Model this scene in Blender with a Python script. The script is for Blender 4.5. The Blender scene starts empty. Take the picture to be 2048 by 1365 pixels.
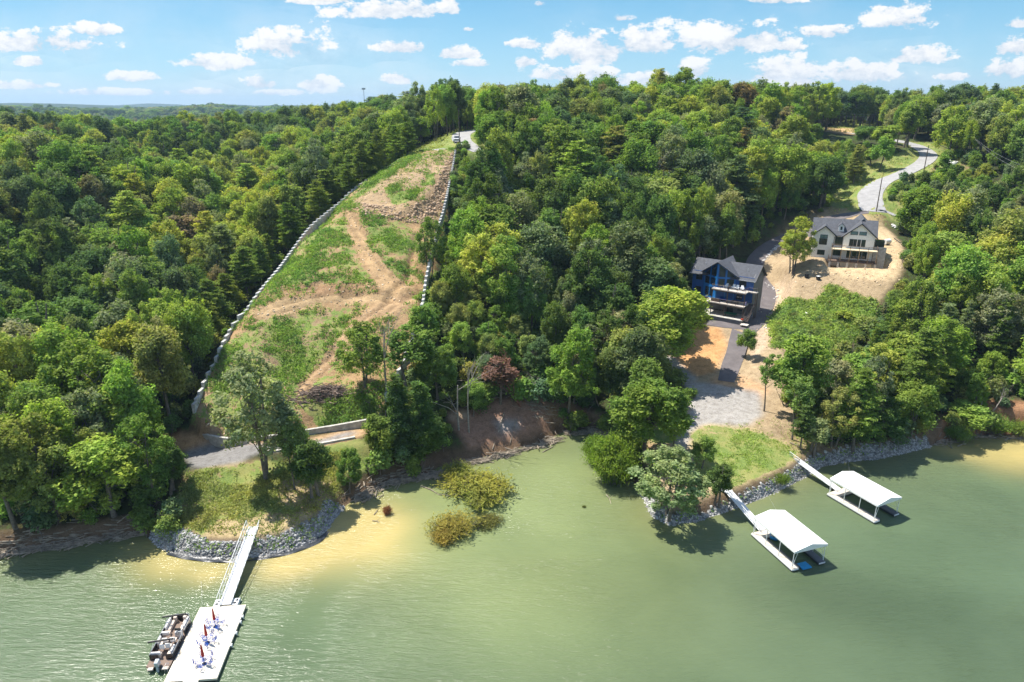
import bpy, math, random
import numpy as np
from mathutils import Vector, Matrix, Euler

random.seed(7)
RS = np.random.RandomState(11)
SC = bpy.context.scene
COL = SC.collection

# ------------------------------------------------------------------ camera
CAM_H, PITCH, FPX = 58.0, math.radians(19.0), 1365.0
cd = bpy.data.cameras.new("camera")
cd.sensor_width = 36.0
cd.lens = 24.0
cd.clip_start = 0.5
cd.clip_end = 30000
cam = bpy.data.objects.new("camera", cd)
COL.objects.link(cam)
cam.location = (0, 0, CAM_H)
cam.rotation_euler = (math.pi / 2 - PITCH, 0, 0)
SC.camera = cam
SC.render.resolution_x, SC.render.resolution_y = 1024, 682

# ------------------------------------------------------------------ sun, sky, exposure
SUN_EL = math.radians(62)
SH = Vector((0.86, -0.51, 0)).normalized()                 # horizontal direction in which shadows fall
TO_SUN = Vector((-SH.x * math.cos(SUN_EL), -SH.y * math.cos(SUN_EL), math.sin(SUN_EL)))
sd = bpy.data.lights.new("sun", 'SUN')
sd.energy = 5.0
sd.angle = math.radians(0.53)
sd.color = (1.0, 0.95, 0.86)
sun = bpy.data.objects.new("sun", sd)
COL.objects.link(sun)
sun.rotation_euler = (-TO_SUN).to_track_quat('-Z', 'Y').to_euler()
SC.view_settings.view_transform = 'Standard'
SC.view_settings.look = 'None'
SC.view_settings.exposure = 0.8
SC.view_settings.gamma = 1.0
SC.view_settings.use_curve_mapping = False
SC.cycles.max_bounces = 5
SC.cycles.diffuse_bounces = 4
SC.cycles.glossy_bounces = 2
SC.cycles.transmission_bounces = 3
SC.cycles.transparent_max_bounces = 6
SC.cycles.volume_bounces = 0
SC.cycles.use_adaptive_sampling = True
SC.cycles.adaptive_threshold = 0.02
SC.cycles.use_denoising = True
SC.cycles.denoising_input_passes = 'RGB_ALBEDO_NORMAL'
SC.cycles.denoising_prefilter = 'ACCURATE'
SC.cycles.sample_clamp_direct = 12.0
SC.cycles.sample_clamp_indirect = 4.0
SC.cycles.caustics_reflective = False
SC.cycles.caustics_refractive = False


def pix_dir(px, py):
    u = (px - 1024.0) / FPX
    v = (py - 682.5) / FPX
    c, s = math.cos(PITCH), math.sin(PITCH)
    return u, c - v * s, -s - v * c


def P(px, py, z):
    """world point seen at photo pixel (px, py) at elevation z"""
    a, b, c = pix_dir(px, py)
    t = (z - CAM_H) / c
    return Vector((a * t, b * t, z))


def project(x, y, z):
    """world -> photo pixel (arrays welcome)"""
    c, s = math.cos(PITCH), math.sin(PITCH)
    dz = z - CAM_H
    f = y * c - dz * s
    dn = -y * s - dz * c
    f = np.where(np.abs(f) < 1e-3, 1e-3, f)
    return 1024 + FPX * x / f, 682.5 + FPX * dn / f, f


# ---- node helpers
class NT:
    def __init__(self, tree):
        self.t = tree
        self.n = tree.nodes
        self.l = tree.links

    def new(self, typ, **kw):
        n = self.n.new(typ)
        for k, v in kw.items():
            setattr(n, k, v)
        return n

    def link(self, a, b):
        self.l.new(a, b)

    def val(self, sock, v):
        if isinstance(v, (int, float, tuple, list)):
            sock.default_value = v
        else:
            self.l.new(v, sock)

    def math(self, op, a, b=0.0, c=None, clamp=False):
        n = self.n.new('ShaderNodeMath')
        n.operation = op
        n.use_clamp = clamp
        self.val(n.inputs[0], a)
        self.val(n.inputs[1], b)
        if c is not None:
            self.val(n.inputs[2], c)
        return n.outputs[0]

    def mix(self, f, a, b, blend='MIX'):
        n = self.n.new('ShaderNodeMix')
        n.data_type = 'RGBA'
        n.blend_type = blend
        n.clamp_factor = True
        self.val(n.inputs['Factor'], f)
        for nm, v in (('A', a), ('B', b)):
            s = [i for i in n.inputs if i.name == nm and i.type == 'RGBA'][0]
            if isinstance(v, (tuple, list)) and len(v) == 3:
                v = (*v, 1)
            self.val(s, v)
        return [o for o in n.outputs if o.type == 'RGBA'][0]

    def noise(self, vec, scale, detail=4, rough=0.55, dist=0.0, dim='3D'):
        n = self.n.new('ShaderNodeTexNoise')
        n.noise_dimensions = dim
        if vec is not None:
            self.l.new(vec, n.inputs['Vector'])
        n.inputs['Scale'].default_value = scale
        n.inputs['Detail'].default_value = detail
        n.inputs['Roughness'].default_value = rough
        n.inputs['Distortion'].default_value = dist
        return n.outputs['Fac']

    def ramp(self, f, stops):
        n = self.n.new('ShaderNodeValToRGB')
        self.val(n.inputs[0], f)
        e = n.color_ramp.elements
        while len(e) > 1:
            e.remove(e[-1])
        e[0].position, e[0].color = stops[0][0], (*stops[0][1], 1)
        for p, c in stops[1:]:
            q = e.new(p)
            q.color = (*c, 1)
        return n.outputs[0]

    def mrange(self, v, a, b, c=0.0, d=1.0, smooth=True):
        n = self.n.new('ShaderNodeMapRange')
        if smooth:
            n.interpolation_type = 'SMOOTHSTEP'
        self.val(n.inputs['Value'], v)
        self.val(n.inputs['From Min'], a)
        self.val(n.inputs['From Max'], b)
        self.val(n.inputs['To Min'], c)
        self.val(n.inputs['To Max'], d)
        return n.outputs['Result']


# ---- world: Nishita sky with cumulus clouds placed by direction
world = bpy.data.worlds.new("World")
SC.world = world
world.use_nodes = True
w = NT(world.node_tree)
for n in list(w.n):
    w.n.remove(n)
sky = w.new('ShaderNodeTexSky', sky_type='NISHITA')
sky.sun_disc = False
sky.sun_elevation = SUN_EL
sky.sun_rotation = math.atan2(TO_SUN.x, TO_SUN.y)
sky.altitude = 200
sky.air_density = 1.15
sky.dust_density = 0.5
sky.ozone_density = 1.6
tc = w.new('ShaderNodeTexCoord')
sep = w.new('ShaderNodeSeparateXYZ')
w.link(tc.outputs['Generated'], sep.inputs[0])
ys = w.math('MAXIMUM', sep.outputs['Y'], 0.02)
A = w.math('DIVIDE', sep.outputs['X'], ys)
E = w.math('DIVIDE', sep.outputs['Z'], ys)
comb = w.new('ShaderNodeCombineXYZ')
w.link(A, comb.inputs[0])
w.link(w.math('MULTIPLY', E, 1.7), comb.inputs[1])
uv = comb.outputs[0]
n1 = w.noise(uv, 9.0, 7, 0.62)
n1b = w.math('SUBTRACT', n1, 0.5)
n2 = w.noise(uv, 34.0, 6, 0.66)
n2b = w.math('SUBTRACT', n2, 0.5)
# (px, py, half width, half height) of the photo's clouds
CL = [(80, 88, 120, 26), (190, 62, 45, 16), (62, 124, 34, 12), (262, 155, 46, 11), (575, 92, 78, 30), (440, 126, 68, 18),
      (520, 168, 34, 16), (640, 172, 36, 18), (790, 22, 110, 22), (900, 16, 22, 20), (803, 96, 54, 15), (915, 108, 44, 15),
      (945, 128, 36, 9), (795, 160, 28, 12), (1046, 90, 34, 11), (1052, 125, 18, 14), (1180, 100, 82, 42), (1290, 88, 66, 34),
      (1465, 82, 118, 34), (1150, 150, 90, 16), (1390, 145, 46, 24), (1235, 38, 30, 10), (1655, 66, 50, 15), (1578, 95, 26, 13),
      (1795, 42, 62, 32), (1835, 112, 62, 20), (1575, 150, 74, 34), (1720, 150, 82, 24), (2030, 96, 40, 20), (2020, 142, 50, 22),
      (1085, 8, 20, 8), (1300, 160, 70, 16), (640, 2, 60, 10), (1545, 2, 60, 8), (40, 172, 60, 9), (230, 186, 120, 8), (1910, 155, 30, 8), (2040, 48, 26, 10), (937, 60, 12, 5),
      (-150, 90, 90, 30), (-400, 60, 110, 34), (2250, 100, 110, 36), (2500, 60, 90, 30), (400, 184, 60, 7), (560, 186, 50, 7)]
fld = None
loc = None
for (cx, cy, rw, rh) in CL:
    a, b, c = pix_dir(cx, cy)
    a0, e0 = a / b, c / b
    ra = rw * 1.16 / FPX / b
    re = rh * 1.28 / FPX / (b * b)
    da = w.math('MULTIPLY', w.math('SUBTRACT', A, a0), 1 / ra)
    de = w.math('MULTIPLY', w.math('SUBTRACT', E, e0), 1 / re)
    # flatter base: distances below the centre count more
    de2 = w.math('MAXIMUM', de, w.math('MULTIPLY', de, -1.7))
    r2 = w.math('ADD', w.math('MULTIPLY', da, da), w.math('MULTIPLY', de2, de2))
    f = w.math('SUBTRACT', 1.0, r2)
    if fld is None:
        fld, loc = f, de
    else:
        g = w.math('GREATER_THAN', f, fld)
        loc = w.math('ADD', w.math('MULTIPLY', g, de), w.math('MULTIPLY', w.math('SUBTRACT', 1.0, g), loc))
        fld = w.math('MAXIMUM', fld, f)
dens = w.math('ADD', w.math('MAXIMUM', fld, -1.2), w.math('ADD', w.math('MULTIPLY', n1b, 4.8), w.math('MULTIPLY', n2b, 4.6)))
cmask = w.mrange(dens, -0.05, 0.62)
front = w.mrange(sep.outputs['Y'], 0.1, 0.25)
cmask = w.math('MULTIPLY', cmask, front)
# thin high veil near the horizon
veil = w.math('MULTIPLY', w.mrange(w.noise(uv, 3.0, 5, 0.6), 0.42, 0.75), w.mrange(E, 0.22, 0.02))
cmask = w.math('MAXIMUM', cmask, w.math('MULTIPLY', w.math('MULTIPLY', veil, front), 0.45))
# behind the camera: loose noise clouds so other views and the light stay plausible
nb = w.noise(tc.outputs['Generated'], 3.2, 6, 0.6)
back = w.math('MULTIPLY', w.mrange(nb, 0.50, 0.60), w.math('MAXIMUM', w.math('SUBTRACT', 1.0, front), w.mrange(sep.outputs['Z'], 0.32, 0.45)))
back = w.math('MULTIPLY', back, w.mrange(sep.outputs['Z'], 0.0, 0.12))
cmask = w.math('MAXIMUM', cmask, back)
shade = w.math('ADD', w.math('MULTIPLY', loc, 0.5), w.math('MULTIPLY', n1b, 3.2))
shade = w.math('ADD', shade, w.math('MULTIPLY', n2b, 3.6))
ccol = w.ramp(w.mrange(shade, -1.1, 0.8, smooth=False), [(0.0, (0.46, 0.56, 0.70)), (0.45, (0.74, 0.80, 0.88)), (0.8, (1.0, 1.0, 1.0))])
bg1 = w.new('ShaderNodeBackground')
skn = w.mix(1.0, sky.outputs[0], (0.118, 0.128, 0.150), 'MULTIPLY')
clear = w.ramp(w.mrange(sep.outputs['Z'], 0.0, 0.6, smooth=False), [(0.0, (0.29, 0.41, 0.52)), (0.07, (0.16, 0.35, 0.48)), (0.24, (0.046, 0.228, 0.375)), (1.0, (0.045, 0.14, 0.33))])
w.link(w.mix(0.80, skn, clear), bg1.inputs[0])
bg1.inputs[1].default_value = 1.0
bg2 = w.new('ShaderNodeBackground')
w.link(ccol, bg2.inputs[0])
bg2.inputs[1].default_value = 0.60
mxs = w.new('ShaderNodeMixShader')
w.link(cmask, mxs.inputs[0])
w.link(bg1.outputs[0], mxs.inputs[1])
w.link(bg2.outputs[0], mxs.inputs[2])
wo = w.new('ShaderNodeOutputWorld')
w.link(mxs.outputs[0], wo.inputs[0])


# ------------------------------------------------------------------ object helpers
def tag(o, label=None, cat=None, group=None, kind=None):
    if label: o['label'] = label
    if cat: o['category'] = cat
    if group: o['group'] = group
    if kind: o['kind'] = kind
    return o


def empty(name, loc=(0, 0, 0), rz=0.0):
    o = bpy.data.objects.new(name, None)
    o.empty_display_size = 0.5
    COL.objects.link(o)
    o.location = loc
    o.rotation_euler = (0, 0, rz)
    return o


def link_mesh(name, me, parent=None):
    o = bpy.data.objects.new(name, me)
    COL.objects.link(o)
    if parent is not None:
        o.parent = parent
    return o


def mesh_from_arrays(name, V, F, mat=None, smooth=False, tri=False):
    """V (n,3) floats, F (m,k) ints"""
    V = np.asarray(V, np.float32)
    F = np.asarray(F, np.int32)
    k = F.shape[1]
    me = bpy.data.meshes.new(name)
    me.vertices.add(len(V))
    me.vertices.foreach_set('co', V.ravel())
    me.loops.add(F.size)
    me.loops.foreach_set('vertex_index', F.ravel())
    me.polygons.add(len(F))
    me.polygons.foreach_set('loop_start', np.arange(0, F.size, k, dtype=np.int32))
    me.polygons.foreach_set('loop_total', np.full(len(F), k, np.int32))
    if smooth:
        me.polygons.foreach_set('use_smooth', np.ones(len(F), bool))
    me.update(calc_edges=True)
    if mat: me.materials.append(mat)
    return me


class MB:
    """collects simple shapes into ONE mesh"""
    def __init__(self):
        self.v, self.f = [], []
        self.M = Matrix.Identity(4)

    def _add(self, vs, fs):
        b = len(self.v)
        self.v += [tuple(self.M @ Vector(p)) for p in vs]
        self.f += [tuple(b + i for i in f) for f in fs]
        return self

    def box(self, x0, x1, y0, y1, z0, z1):
        vs = [(x0, y0, z0), (x1, y0, z0), (x1, y1, z0), (x0, y1, z0), (x0, y0, z1), (x1, y0, z1), (x1, y1, z1), (x0, y1, z1)]
        return self._add(vs, [(0, 3, 2, 1), (4, 5, 6, 7), (0, 1, 5, 4), (1, 2, 6, 5), (2, 3, 7, 6), (3, 0, 4, 7)])

    def tube(self, p, q, r, r2=None, n=8, cap=True):
        p, q = Vector(p), Vector(q)
        r2 = r if r2 is None else r2
        d = (q - p)
        if d.length < 1e-6: return self
        d.normalize()
        a = d.orthogonal().normalized()
        b = d.cross(a)
        vs = []
        for c, rr in ((p, r), (q, r2)):
            for i in range(n):
                t = 2 * math.pi * i / n
                vs.append(c + a * (math.cos(t) * rr) + b * (math.sin(t) * rr))
        fs = [(i, (i + 1) % n, n + (i + 1) % n, n + i) for i in range(n)]
        if cap:
            fs += [tuple(reversed(range(n))), tuple(range(n, 2 * n))]
        return self._add(vs, fs)

    def path(self, pts, r, n=6):
        rr = r if isinstance(r, (list, tuple)) else [r] * len(pts)
        for i in range(len(pts) - 1):
            self.tube(pts[i], pts[i + 1], rr[i], rr[i + 1], n)
        return self

    def slab(self, quad, th):
        """thick slab from 4 points, grown downwards along the normal"""
        q = [Vector(p) for p in quad]
        nn = (q[1] - q[0]).cross(q[3] - q[0]).normalized()
        if nn.z < 0: nn = -nn
        lo = [p - nn * th for p in q]
        return self._add(q + lo, [(0, 1, 2, 3), (7, 6, 5, 4), (0, 4, 5, 1), (1, 5, 6, 2), (2, 6, 7, 3), (3, 7, 4, 0)])

    def prism(self, poly, y0, y1):
        """polygon in xz extruded along y"""
        n = len(poly)
        vs = [(x, y0, z) for x, z in poly] + [(x, y1, z) for x, z in poly]
        fs = [tuple(range(n)), tuple(reversed(range(n, 2 * n)))]
        fs += [(i, n + i, n + (i + 1) % n, (i + 1) % n) for i in range(n)]
        return self._add(vs, fs)

    def prism_z(self, poly, z0, z1):
        n = len(poly)
        vs = [(x, y, z0) for x, y in poly] + [(x, y, z1) for x, y in poly]
        fs = [tuple(reversed(range(n))), tuple(range(n, 2 * n))]
        fs += [(i, (i + 1) % n, n + (i + 1) % n, n + i) for i in range(n)]
        return self._add(vs, fs)

    def build(self, name, mat, parent=None, bevel=0.0, smooth=False):
        me = bpy.data.meshes.new(name)
        me.from_pydata([tuple(p) for p in self.v], [], self.f)
        if smooth:
            for p in me.polygons: p.use_smooth = True
        me.materials.append(mat)
        me.update()
        o = link_mesh(name, me, parent)
        if bevel > 0:
            m = o.modifiers.new('bevel', 'BEVEL')
            m.width = bevel
            m.segments = 2
            m.limit_method = 'ANGLE'
        return o


def copy_tree(o, parent=None):
    c = o.copy()
    COL.objects.link(c)
    if parent is not None: c.parent = parent
    for ch in CHILD.get(o.name, list(o.children)):
        copy_tree(ch, c)
    return c
CHILD = {}


# ------------------------------------------------------------------ materials
def pmat(name, col, rough=0.6, metal=0.0, noise=0.0, nscale=3.0, bump=0.0, bscale=20.0, spec=0.4, coat=0.0):
    m = bpy.data.materials.new(name)
    m.use_nodes = True
    t = NT(m.node_tree)
    b = t.n['Principled BSDF']
    b.inputs['Base Color'].default_value = (*col, 1)
    b.inputs['Roughness'].default_value = rough
    b.inputs['Metallic'].default_value = metal
    b.inputs['Specular IOR Level'].default_value = spec
    b.inputs['Coat Weight'].default_value = coat
    tcn = t.new('ShaderNodeTexCoord')
    if noise > 0:
        f = t.noise(tcn.outputs['Object'], nscale, 5, 0.6)
        f2 = t.mrange(f, 0.3, 0.7)
        lo = tuple(c * (1 - noise) for c in col)
        hi = tuple(min(1, c * (1 + noise * 0.7)) for c in col)
        t.link(t.mix(f2, lo, hi), b.inputs['Base Color'])
    if bump > 0:
        bn = t.new('ShaderNodeBump')
        bn.inputs['Strength'].default_value = 1.0
        bn.inputs['Distance'].default_value = bump
        t.link(t.noise(tcn.outputs['Object'], bscale, 4, 0.6), bn.inputs['Height'])
        t.link(bn.outputs[0], b.inputs['Normal'])
    return m


def stripemat(name, col, dark, period, axis=0, width=0.1, rough=0.6, noise=0.1):
    """boards / battens: thin grooves at a period along one object axis"""
    m = bpy.data.materials.new(name)
    m.use_nodes = True
    t = NT(m.node_tree)
    b = t.n['Principled BSDF']
    b.inputs['Roughness'].default_value = rough
    tcn = t.new('ShaderNodeTexCoord')
    s = t.new('ShaderNodeSeparateXYZ')
    t.link(tcn.outputs['Object'], s.inputs[0])
    f = t.math('FRACT', t.math('DIVIDE', s.outputs[axis], period))
    g = t.math('LESS_THAN', f, width)
    nz = t.mrange(t.noise(tcn.outputs['Object'], 1.7, 5, 0.6), 0.3, 0.7)
    base = t.mix(nz, tuple(c * (1 - noise) for c in col), tuple(min(1, c * (1 + noise)) for c in col))
    t.link(t.mix(g, base, dark), b.inputs['Base Color'])
    return m


M = {}
M['white_roof'] = stripemat('white_roof_metal', (0.80, 0.81, 0.80), (0.62, 0.63, 0.63), 0.45, 1, 0.07, 0.4, 0.05)
M['white_metal'] = pmat('white_metal', (0.75, 0.76, 0.76), 0.4, noise=0.05)
M['galv'] = pmat('galvanised', (0.55, 0.56, 0.57), 0.45, metal=0.3, noise=0.15, nscale=2)
M['deck_cream'] = stripemat('cream_deck', (0.66, 0.60, 0.50), (0.58, 0.52, 0.42), 0.61, 0, 0.03, 0.6, 0.04)
M['deck_tan'] = stripemat('tan_deck_boards', (0.56, 0.50, 0.44), (0.36, 0.32, 0.28), 0.16, 1, 0.12, 0.7, 0.1)
M['deck_grey'] = stripemat('grey_deck_boards', (0.10, 0.105, 0.12), (0.05, 0.05, 0.06), 0.16, 1, 0.12, 0.7, 0.1)
M['deck_alu'] = stripemat('ribbed_alu_planks', (0.66, 0.66, 0.66), (0.42, 0.42, 0.43), 0.20, 1, 0.12, 0.5, 0.05)
M['black'] = pmat('black_plastic', (0.012, 0.012, 0.014), 0.4, noise=0.2)
M['rubber'] = pmat('black_float', (0.02, 0.02, 0.022), 0.6, noise=0.2)
M['blue_metal'] = pmat('blue_coated_metal', (0.02, 0.09, 0.42), 0.75, spec=0.15)
M['red_cloth'] = pmat('red_umbrella_cloth', (0.45, 0.03, 0.02), 0.8, noise=0.25, nscale=8)
M['tan_vinyl'] = pmat('beige_vinyl', (0.55, 0.47, 0.40), 0.5, noise=0.08)
M['white_vinyl'] = pmat('white_vinyl', (0.75, 0.73, 0.70), 0.45, noise=0.05)
M['brown_carpet'] = pmat('brown_carpet', (0.20, 0.145, 0.115), 0.9, noise=0.15, nscale=6)
M['alu'] = pmat('aluminium', (0.60, 0.61, 0.62), 0.3, metal=0.8, noise=0.1)
M['boat_side'] = pmat('boat_black_panel', (0.02, 0.018, 0.018), 0.2, coat=0.4)
M['motor'] = pmat('motor_grey', (0.42, 0.46, 0.50), 0.3, coat=0.3)
M['pool_blue'] = pmat('bright_blue_foam', (0.02, 0.26, 0.55), 0.55, noise=0.1)
M['concrete'] = pmat('cast_concrete', (0.44, 0.42, 0.38), 0.85, noise=0.28, nscale=1.2, bump=0.02, bscale=6)
M['concrete_grey'] = pmat('grey_block_concrete', (0.46, 0.455, 0.44), 0.85, noise=0.3, nscale=1.6, bump=0.02, bscale=5)
M['blue_siding'] = stripemat('blue_siding', (0.014, 0.082, 0.29), (0.01, 0.058, 0.21), 0.40, 0, 0.10, 0.5, 0.08)
M['trim_and_lit_blue'] = pmat('blue_trim_and_lit_siding', (0.018, 0.17, 0.48), 0.45)
M['house_white'] = stripemat('white_board_siding', (0.86, 0.83, 0.79), (0.72, 0.69, 0.65), 0.40, 0, 0.08, 0.6, 0.04)
M['shingle'] = stripemat('charcoal_shingles', (0.078, 0.082, 0.096), (0.056, 0.06, 0.072), 0.14, 2, 0.25, 0.85, 0.25)
M['trim_dark'] = pmat('dark_trim', (0.02, 0.021, 0.024), 0.5)
M['frame_black'] = pmat('black_window_frame', (0.012, 0.012, 0.014), 0.4)
M['glass'] = pmat('window_glass', (0.022, 0.03, 0.034), 0.06, spec=0.9)
M['glass_pale'] = pmat('window_glass_pale', (0.12, 0.19, 0.20), 0.08, spec=0.9)
M['wood_new'] = pmat('new_lumber', (0.50, 0.34, 0.19), 0.75, noise=0.18, nscale=3)
M['wood_deck_new'] = pmat('new_deck_boards', (0.66, 0.54, 0.36), 0.75, noise=0.12, nscale=2)
M['wood_brown'] = pmat('brown_wood', (0.16, 0.11, 0.085), 0.75, noise=0.2, nscale=3)
M['steel_brown'] = pmat('brown_steel', (0.10, 0.075, 0.065), 0.5)
M['grey_block'] = pmat('grey_block_wall', (0.17, 0.165, 0.175), 0.85, noise=0.12, nscale=1)
M['pole'] = pmat('creosote_pole', (0.10, 0.075, 0.055), 0.85, noise=0.3, nscale=2)
M['wire'] = pmat('cable', (0.35, 0.35, 0.35), 0.5)
M['truck'] = pmat('truck_white_paint', (0.75, 0.76, 0.78), 0.25, coat=0.6)
M['chrome'] = pmat('chrome', (0.5, 0.5, 0.52), 0.2, metal=0.9)
M['lamp'] = pmat('lamp_lens', (0.7, 0.7, 0.66), 0.15)
M['tyre'] = pmat('tyre', (0.02, 0.02, 0.02), 0.8)
M['liner'] = pmat('black_liner', (0.035, 0.04, 0.05), 0.35, noise=0.4, nscale=2, bump=0.08, bscale=1.4)
M['white_rock'] = pmat('pale_rock', (0.62, 0.60, 0.57), 0.85, noise=0.15, bump=0.05, bscale=3)
M['green_cloth'] = pmat('green_table_felt', (0.01, 0.13, 0.07), 0.8)
M['purple'] = pmat('lilac_cloth', (0.45, 0.36, 0.6), 0.8)
M['bark'] = pmat('grey_brown_bark', (0.16, 0.135, 0.11), 0.9, noise=0.35, nscale=2.5)
M['bark_dead'] = pmat('bleached_wood', (0.30, 0.265, 0.225), 0.9, noise=0.35, nscale=2.5)
M['drift'] = pmat('driftwood_bark', (0.30, 0.25, 0.19), 0.9, noise=0.45, nscale=1.2)
M['brush'] = pmat('cut_brush_wood', (0.17, 0.125, 0.10), 0.9, noise=0.5, nscale=0.9)


def rock_mat(name, lo, hi):
    m = bpy.data.materials.new(name)
    m.use_nodes = True
    t = NT(m.node_tree)
    b = t.n['Principled BSDF']
    b.inputs['Roughness'].default_value = 0.85
    g = t.new('ShaderNodeNewGeometry')
    f = t.new('ShaderNodeMath', operation='POWER')
    t.link(g.outputs['Random Per Island'], f.inputs[0])
    f.inputs[1].default_value = 1.4
    t.link(t.mix(f.outputs[0], lo, hi), b.inputs['Base Color'])
    return m
M['riprap'] = rock_mat('riprap_limestone', (0.14, 0.137, 0.135), (0.48, 0.47, 0.455))
M['rubble'] = rock_mat('brown_rubble', (0.30, 0.20, 0.125), (0.48, 0.345, 0.22))


def leaf_mat(name, default=(0.06, 0.1, 0.03), trans=0.42, fixed=None):
    """leaf colour comes from the object's (or the instance's) own 'tint'"""
    m = bpy.data.materials.new(name)
    m.use_nodes = True
    t = NT(m.node_tree)
    for n in list(t.n): t.n.remove(n)
    out = t.new('ShaderNodeOutputMaterial')
    if fixed is None:
        at = t.new('ShaderNodeAttribute', attribute_type='INSTANCER', attribute_name='tint')
        base = at.outputs['Color']
    else:
        rgb = t.new('ShaderNodeRGB')
        rgb.outputs[0].default_value = (*fixed, 1)
        base = rgb.outputs[0]
    g = t.new('ShaderNodeNewGeometry')
    oi = t.new('ShaderNodeObjectInfo')
    tcn = t.new('ShaderNodeTexCoord')
    f = t.math('ADD', t.math('MULTIPLY', g.outputs['Random Per Island'], 0.7), 0.65)
    nz = t.noise(g.outputs['Position'], 0.35, 3, 0.6)
    f = t.math('MULTIPLY', f, t.mrange(nz, 0.25, 0.75, 0.72, 1.3, smooth=False))
    mul = t.mix(1.0, base, (1, 1, 1), 'MULTIPLY')
    cb = t.new('ShaderNodeCombineColor')
    for i in range(3): t.link(f, cb.inputs[i])
    col = t.mix(1.0, mul, cb.outputs[0], 'MULTIPLY')
    # some clumps lean to yellow
    yel = t.mrange(t.noise(g.outputs['Position'], 0.9, 2, 0.5), 0.55, 0.8, 0.0, 0.45)
    col = t.mix(yel, col, t.mix(1.0, col, (1.5, 1.22, 0.7), 'MULTIPLY'))
    big = t.mrange(t.noise(g.outputs['Position'], 0.13, 4, 0.6), 0.35, 0.65)
    col = t.mix(big, t.mix(1.0, col, (0.86, 0.92, 1.0), 'MULTIPLY'), t.mix(1.0, col, (1.18, 1.08, 0.95), 'MULTIPLY'))
    d = t.new('ShaderNodeBsdfDiffuse')
    tr = t.new('ShaderNodeBsdfTranslucent')
    t.link(col, d.inputs[0])
    t.link(t.mix(1.0, col, (1.2, 1.45, 0.6), 'MULTIPLY'), tr.inputs[0])
    mx = t.new('ShaderNodeMixShader')
    mx.inputs[0].default_value = trans
    t.link(d.outputs[0], mx.inputs[1])
    t.link(tr.outputs[0], mx.inputs[2])
    t.link(mx.outputs[0], out.inputs[0])
    return m
M['leaf'] = leaf_mat('leaves')
M['weed'] = leaf_mat('weeds', fixed=(0.20, 0.30, 0.078))
M['weed_lush'] = leaf_mat('lush_weeds', fixed=(0.28, 0.37, 0.105))
M['grass_dry'] = leaf_mat('dry_grass', fixed=(0.30, 0.31, 0.11))

# ------------------------------------------------------------------ terrain
def _h(ix, iy, seed):
    n = (ix.astype(np.int64) * 374761393 + iy.astype(np.int64) * 668265263 + seed * 1442695041) & 0xFFFFFFFF
    n = ((n ^ (n >> 13)) * 1274126177) & 0xFFFFFFFF
    n = n ^ (n >> 16)
    return (n & 0xFFFFFF) / float(0xFFFFFF)


def vnoise(x, y, seed=0):
    ix, iy = np.floor(x), np.floor(y)
    fx, fy = x - ix, y - iy
    fx = fx * fx * (3 - 2 * fx)
    fy = fy * fy * (3 - 2 * fy)
    a, b = _h(ix, iy, seed), _h(ix + 1, iy, seed)
    c, d = _h(ix, iy + 1, seed), _h(ix + 1, iy + 1, seed)
    return (a * (1 - fx) + b * fx) * (1 - fy) + (c * (1 - fx) + d * fx) * fy


def fbm(x, y, scale, oct=4, seed=0):
    s, a, t = 0, 1.0, 0
    for o in range(oct):
        s = s + a * vnoise(x / scale + 13.7 * o, y / scale + 7.3 * o, seed + o)
        t += a
        a *= 0.5
        scale = scale * 0.5
    return s / t - 0.5


def sstep(a, b, x):
    t = np.clip((x - a) / (b - a), 0, 1)
    return t * t * (3 - 2 * t)


def inside(px, py, poly):
    r = np.zeros(np.shape(px), bool)
    n = len(poly)
    for i in range(n):
        x0, y0 = poly[i]
        x1, y1 = poly[(i + 1) % n]
        if y0 == y1: continue
        c = ((y0 > py) != (y1 > py)) & (px < (x1 - x0) * (py - y0) / (y1 - y0) + x0)
        r ^= c
    return r


def seg_dist(x, y, pts, zs=None):
    """distance to a polyline, and the interpolated z of the nearest point"""
    best = np.full(np.shape(x), 1e9)
    bz = np.zeros(np.shape(x))
    for i in range(len(pts) - 1):
        ax, ay = pts[i][0], pts[i][1]
        bx, by = pts[i + 1][0], pts[i + 1][1]
        dx, dy = bx - ax, by - ay
        L = dx * dx + dy * dy + 1e-9
        t = np.clip(((x - ax) * dx + (y - ay) * dy) / L, 0, 1)
        d = np.hypot(x - ax - t * dx, y - ay - t * dy)
        m = d < best
        best = np.where(m, d, best)
        if zs is not None:
            bz = np.where(m, zs[i] * (1 - t) + zs[i + 1] * t, bz)
    return best, bz


# shoreline traced at water level
SHORE_PX = [(-300, 1150), (0, 1112), (100, 1097), (200, 1080), (285, 1072), (320, 1100), (370, 1116), (412, 1121), (490, 1121),
            (573, 1108), (620, 1092), (646, 1076), (664, 1056), (682, 1030), (702, 1012), (740, 990), (790, 967), (850, 958),
            (880, 937), (910, 930), (940, 926), (985, 915), (1030, 904), (1090, 888), (1130, 868), (1190, 868), (1228, 882),
            (1240, 925), (1262, 975), (1283, 1003), (1297, 1035), (1340, 1056), (1400, 1045), (1460, 1024), (1500, 1009), (1560, 984),
            (1610, 958), (1645, 935), (1700, 925), (1760, 920), (1820, 906), (1860, 896), (1900, 884), (1950, 874), (2000, 870),
            (2060, 878), (2200, 880), (2400, 900)]
SHORE = [(p.x, p.y) for p in (P(a, b, 0.0) for a, b in SHORE_PX)]
SHORE = [(-6000, 60), (-900, 95), (-300, 70)] + SHORE + [(330, 112), (900, 130), (6000, 60)]
LAND = SHORE + [(6000, 9000), (-6000, 9000)]


def shore_sd(x, y):
    d, _ = seg_dist(x, y, SHORE)
    return np.where(inside(x, y, LAND), d, -d)


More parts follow.
